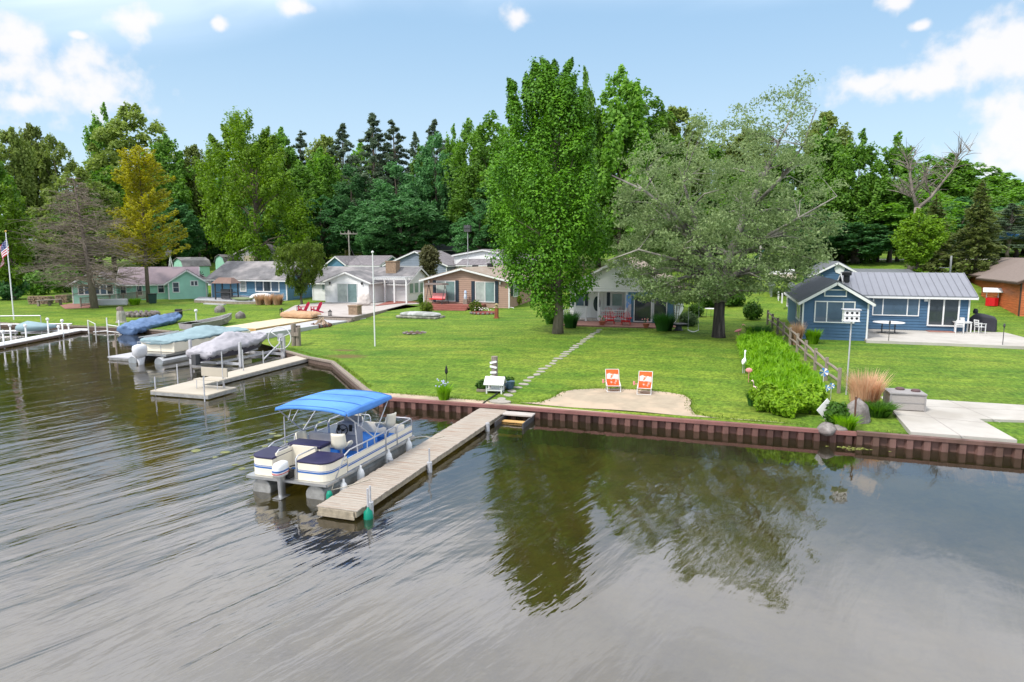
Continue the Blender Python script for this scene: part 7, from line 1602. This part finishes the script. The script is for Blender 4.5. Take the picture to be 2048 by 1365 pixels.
def blades(name,label,cat,px,py,n,R,H,m,lean=.4,w=.012,seed=0,loc=None,kind=None,group=None,flowers=None):
    RGl=np.random.default_rng(seed+int(px));u,v,z=loc or g(px,py);a=RGl.random(n)*2*pi;rr=R*np.sqrt(RGl.random(n))*.55
    h=H*(.6+.45*RGl.random(n));L_=lean*h*RGl.random(n)+.25*rr;dv=np.stack([np.cos(a),np.sin(a),np.zeros(n)],1);b=dv*rr[:,None];p1=b+dv*(L_*.3)[:,None];p1[:,2]=h*.6;p2=b+dv*L_[:,None];p2[:,2]=h
    s=np.stack([-np.sin(a+.6),np.cos(a+.6),np.zeros(n)],1)*w
    V=np.stack([b-s,b+s,p1+s*.8,p2,p1-s*.8],1).reshape(-1,3);me=bpy.data.meshes.new(name);me.from_pydata(V.tolist(),[],[(5*i,5*i+1,5*i+2,5*i+3,5*i+4) for i in range(n)]);me.materials.append(m)
    if flowers:
        o=th(name,label,cat,(u,v,z));meshobj('blades',me,o);d=MB()
        for k in range(18): aa=RGl.random()*6.28;x=R*1.2*RGl.random();d.ball((x*cos(aa),x*sin(aa),H*RGl.uniform(.8,1.15)),.035,n=5,k=3)
        d.build('flowers',flowers,o)
    else: o=meshobj(name,me,None,(u,v,z));tag(o,label,cat,group)
    return o
blades('reed_clump','large clump of dry tan reeds beside the martin house pole','grass',1728,818,900,.85,1.6,M['dry'],.42,.013)
blades('dry_grass','pale dry grass tuft at the corner of the blue house','grass',1592,690,500,.5,1.5,M['dry'],.3,.014)
blades('ornamental_grass','dark mounded grass clump behind the pink flamingo','grass',1516,680,1500,1.0,1.0,M['dgrass'],.7,.014)
blades('ornamental_grass','tall green grass clump on the house side of the maple trunk','grass',1141,658,900,.75,1.25,M['dgrass'],.5,.014,loc=(*gp(1141,656),gz(*gp(1141,656))))
blades('ornamental_grass','green grass clump beyond the maple trunk','grass',1101,648,700,.6,1.1,M['dgrass'],.5,.014)
blades('ornamental_grass','tall dark grass clump at the glass door of the porch house','grass',1328,662,1300,.95,1.35,M['dgrass'],.6,.014)
blades('iris_clump','clump of iris leaves with pale blue flowers in the sand','plant',888,800,260,.4,.75,M['bed'],.5,.016,flowers=mat('pale_blue_petals',(.45,.48,.7),.8))
blades('leafy_plant','bright green leafy plant by the blue house wall','plant',1625,688,420,.55,.95,M['bed'],.5,.03)
blades('leafy_plant','green spiky plant at the foot of the boulder','plant',1690,860,420,.5,.6,M['bed'],.8,.02)
blades('fern_clump','ferns between the boulder and the concrete patio','fern',1752,832,700,.75,.55,M['shrub'],1.,.03)
blades('ornamental_grass','dark grass clump at the lakeward corner of the flower bed','grass',1507,812,500,.35,.7,M['dgrass'],.5,.014)
for i,px in enumerate((520,538,556)): blades('dry_grass',['tan dry grass tuft under the pedal boat','tan dry grass tuft in front of the patio chair on the terrace','tan dry grass tuft at the corner of the blue cottage'][i],'grass',px,610,300,.7,1.3,M['dry'],.5,.03)
for px,l in ((330,'green weeds along the railing of the mint green cottage'),(270,'weedy tuft at the railing middle of the mint green cottage')): blades('weeds',l,'grass',px-60,610,400,.8,.8,M['bed'],.6,.03,seed=px)
# day lily bed: nobody could count the stems
poly=[gp(*p) for p in ((1474,690),(1500,680),(1545,684),(1566,702),(1588,730),(1612,755),(1640,778),(1650,800),(1620,812),(1530,806),(1512,785),(1496,755),(1484,722))]
RG=np.random.default_rng(40);xs=[p[0] for p in poly];ys=[p[1] for p in poly];pts=[]
while len(pts)<8000:
    x=RG.uniform(min(xs),max(xs));y=RG.uniform(min(ys),max(ys));ins=False
    for (a,b),(c,d_) in zip(poly,poly[1:]+poly[:1]):
        if (b>y)!=(d_>y) and x<(c-a)*(y-b)/(d_-b)+a: ins=not ins
    if ins: pts.append((x,y))
pts=np.array(pts);n=len(pts);zz=np.array([gz(a,b) for a,b in pts]);hmod=.36+.22*np.sin(pts[:,0]*2.9+1)*np.sin(pts[:,1]*2.1)+.14*np.sin(pts[:,0]*7)*np.sin(pts[:,1]*6.1)+.2*RG.random(n)
P_=np.concatenate([np.column_stack([pts,zz+hmod*RG.random(n)**.5*.95]),np.column_stack([pts+RG.normal(0,.06,pts.shape),zz+hmod*.9])])
N_=RG.normal(size=P_.shape)*.8+np.array([0,-.4,.5]);T_=RG.normal(size=P_.shape)*.42+np.array([0,0,1])
o=meshobj('day_lily_leaves',leafmesh('bed',P_,N_,.21*(.55+.9*RG.random(len(P_))),M['bed'],.15,T_));tag(o,'bright green mass of day lily leaves along the rail fence','plants',kind='stuff')
# lawn fringe: short grass that softens the edges of sand, walls and paving
RG=np.random.default_rng(41);fr=[]
def fringe(line,dens_,spread):
    for (a,b) in zip(line,line[1:]):
        L_=math.dist(a,b);k=int(L_*dens_)
        for t in RG.random(k): fr.append((a[0]+(b[0]-a[0])*t+RG.normal(0,spread),a[1]+(b[1]-a[1])*t+RG.normal(0,spread)))
fringe(pl,60,.12);fringe([(-15.9,28.2),(-22,35.0),(-24.4,36.2),(-28.2,38.7)],60,.08);fringe([gp(1128,655),gp(1200,660),gp(1310,662)],40,.08);fringe([(5.2,26.3),(6.2,26.2)],120,.15)
fringe([(-33,42.2),(-31.5,50),(-31.2,54.5)],40,.08);fringe([(a,44.9+.2*sin(a)) for a in range(-62,-43,2)],30,.2)
fr=np.array(fr);zf_=np.array([gz(a,b) for a,b in fr]);n=len(fr);gl=leafmat('lawn_blades',(.1,.17,.014),(.16,.25,.022))
o=meshobj('grass_fringe',leafmesh('grass_fringe',np.column_stack([fr,zf_+.05]),RG.normal(size=(n,3))*np.array([1,1,.3])+np.array([0,0,.8]),.05*(.6+.8*RG.random(n)),gl,.22,RG.normal(size=(n,3))*.35+np.array([0,0,1])));tag(o,'longer grass blades along the edges of the sand and walls','grass',kind='stuff')
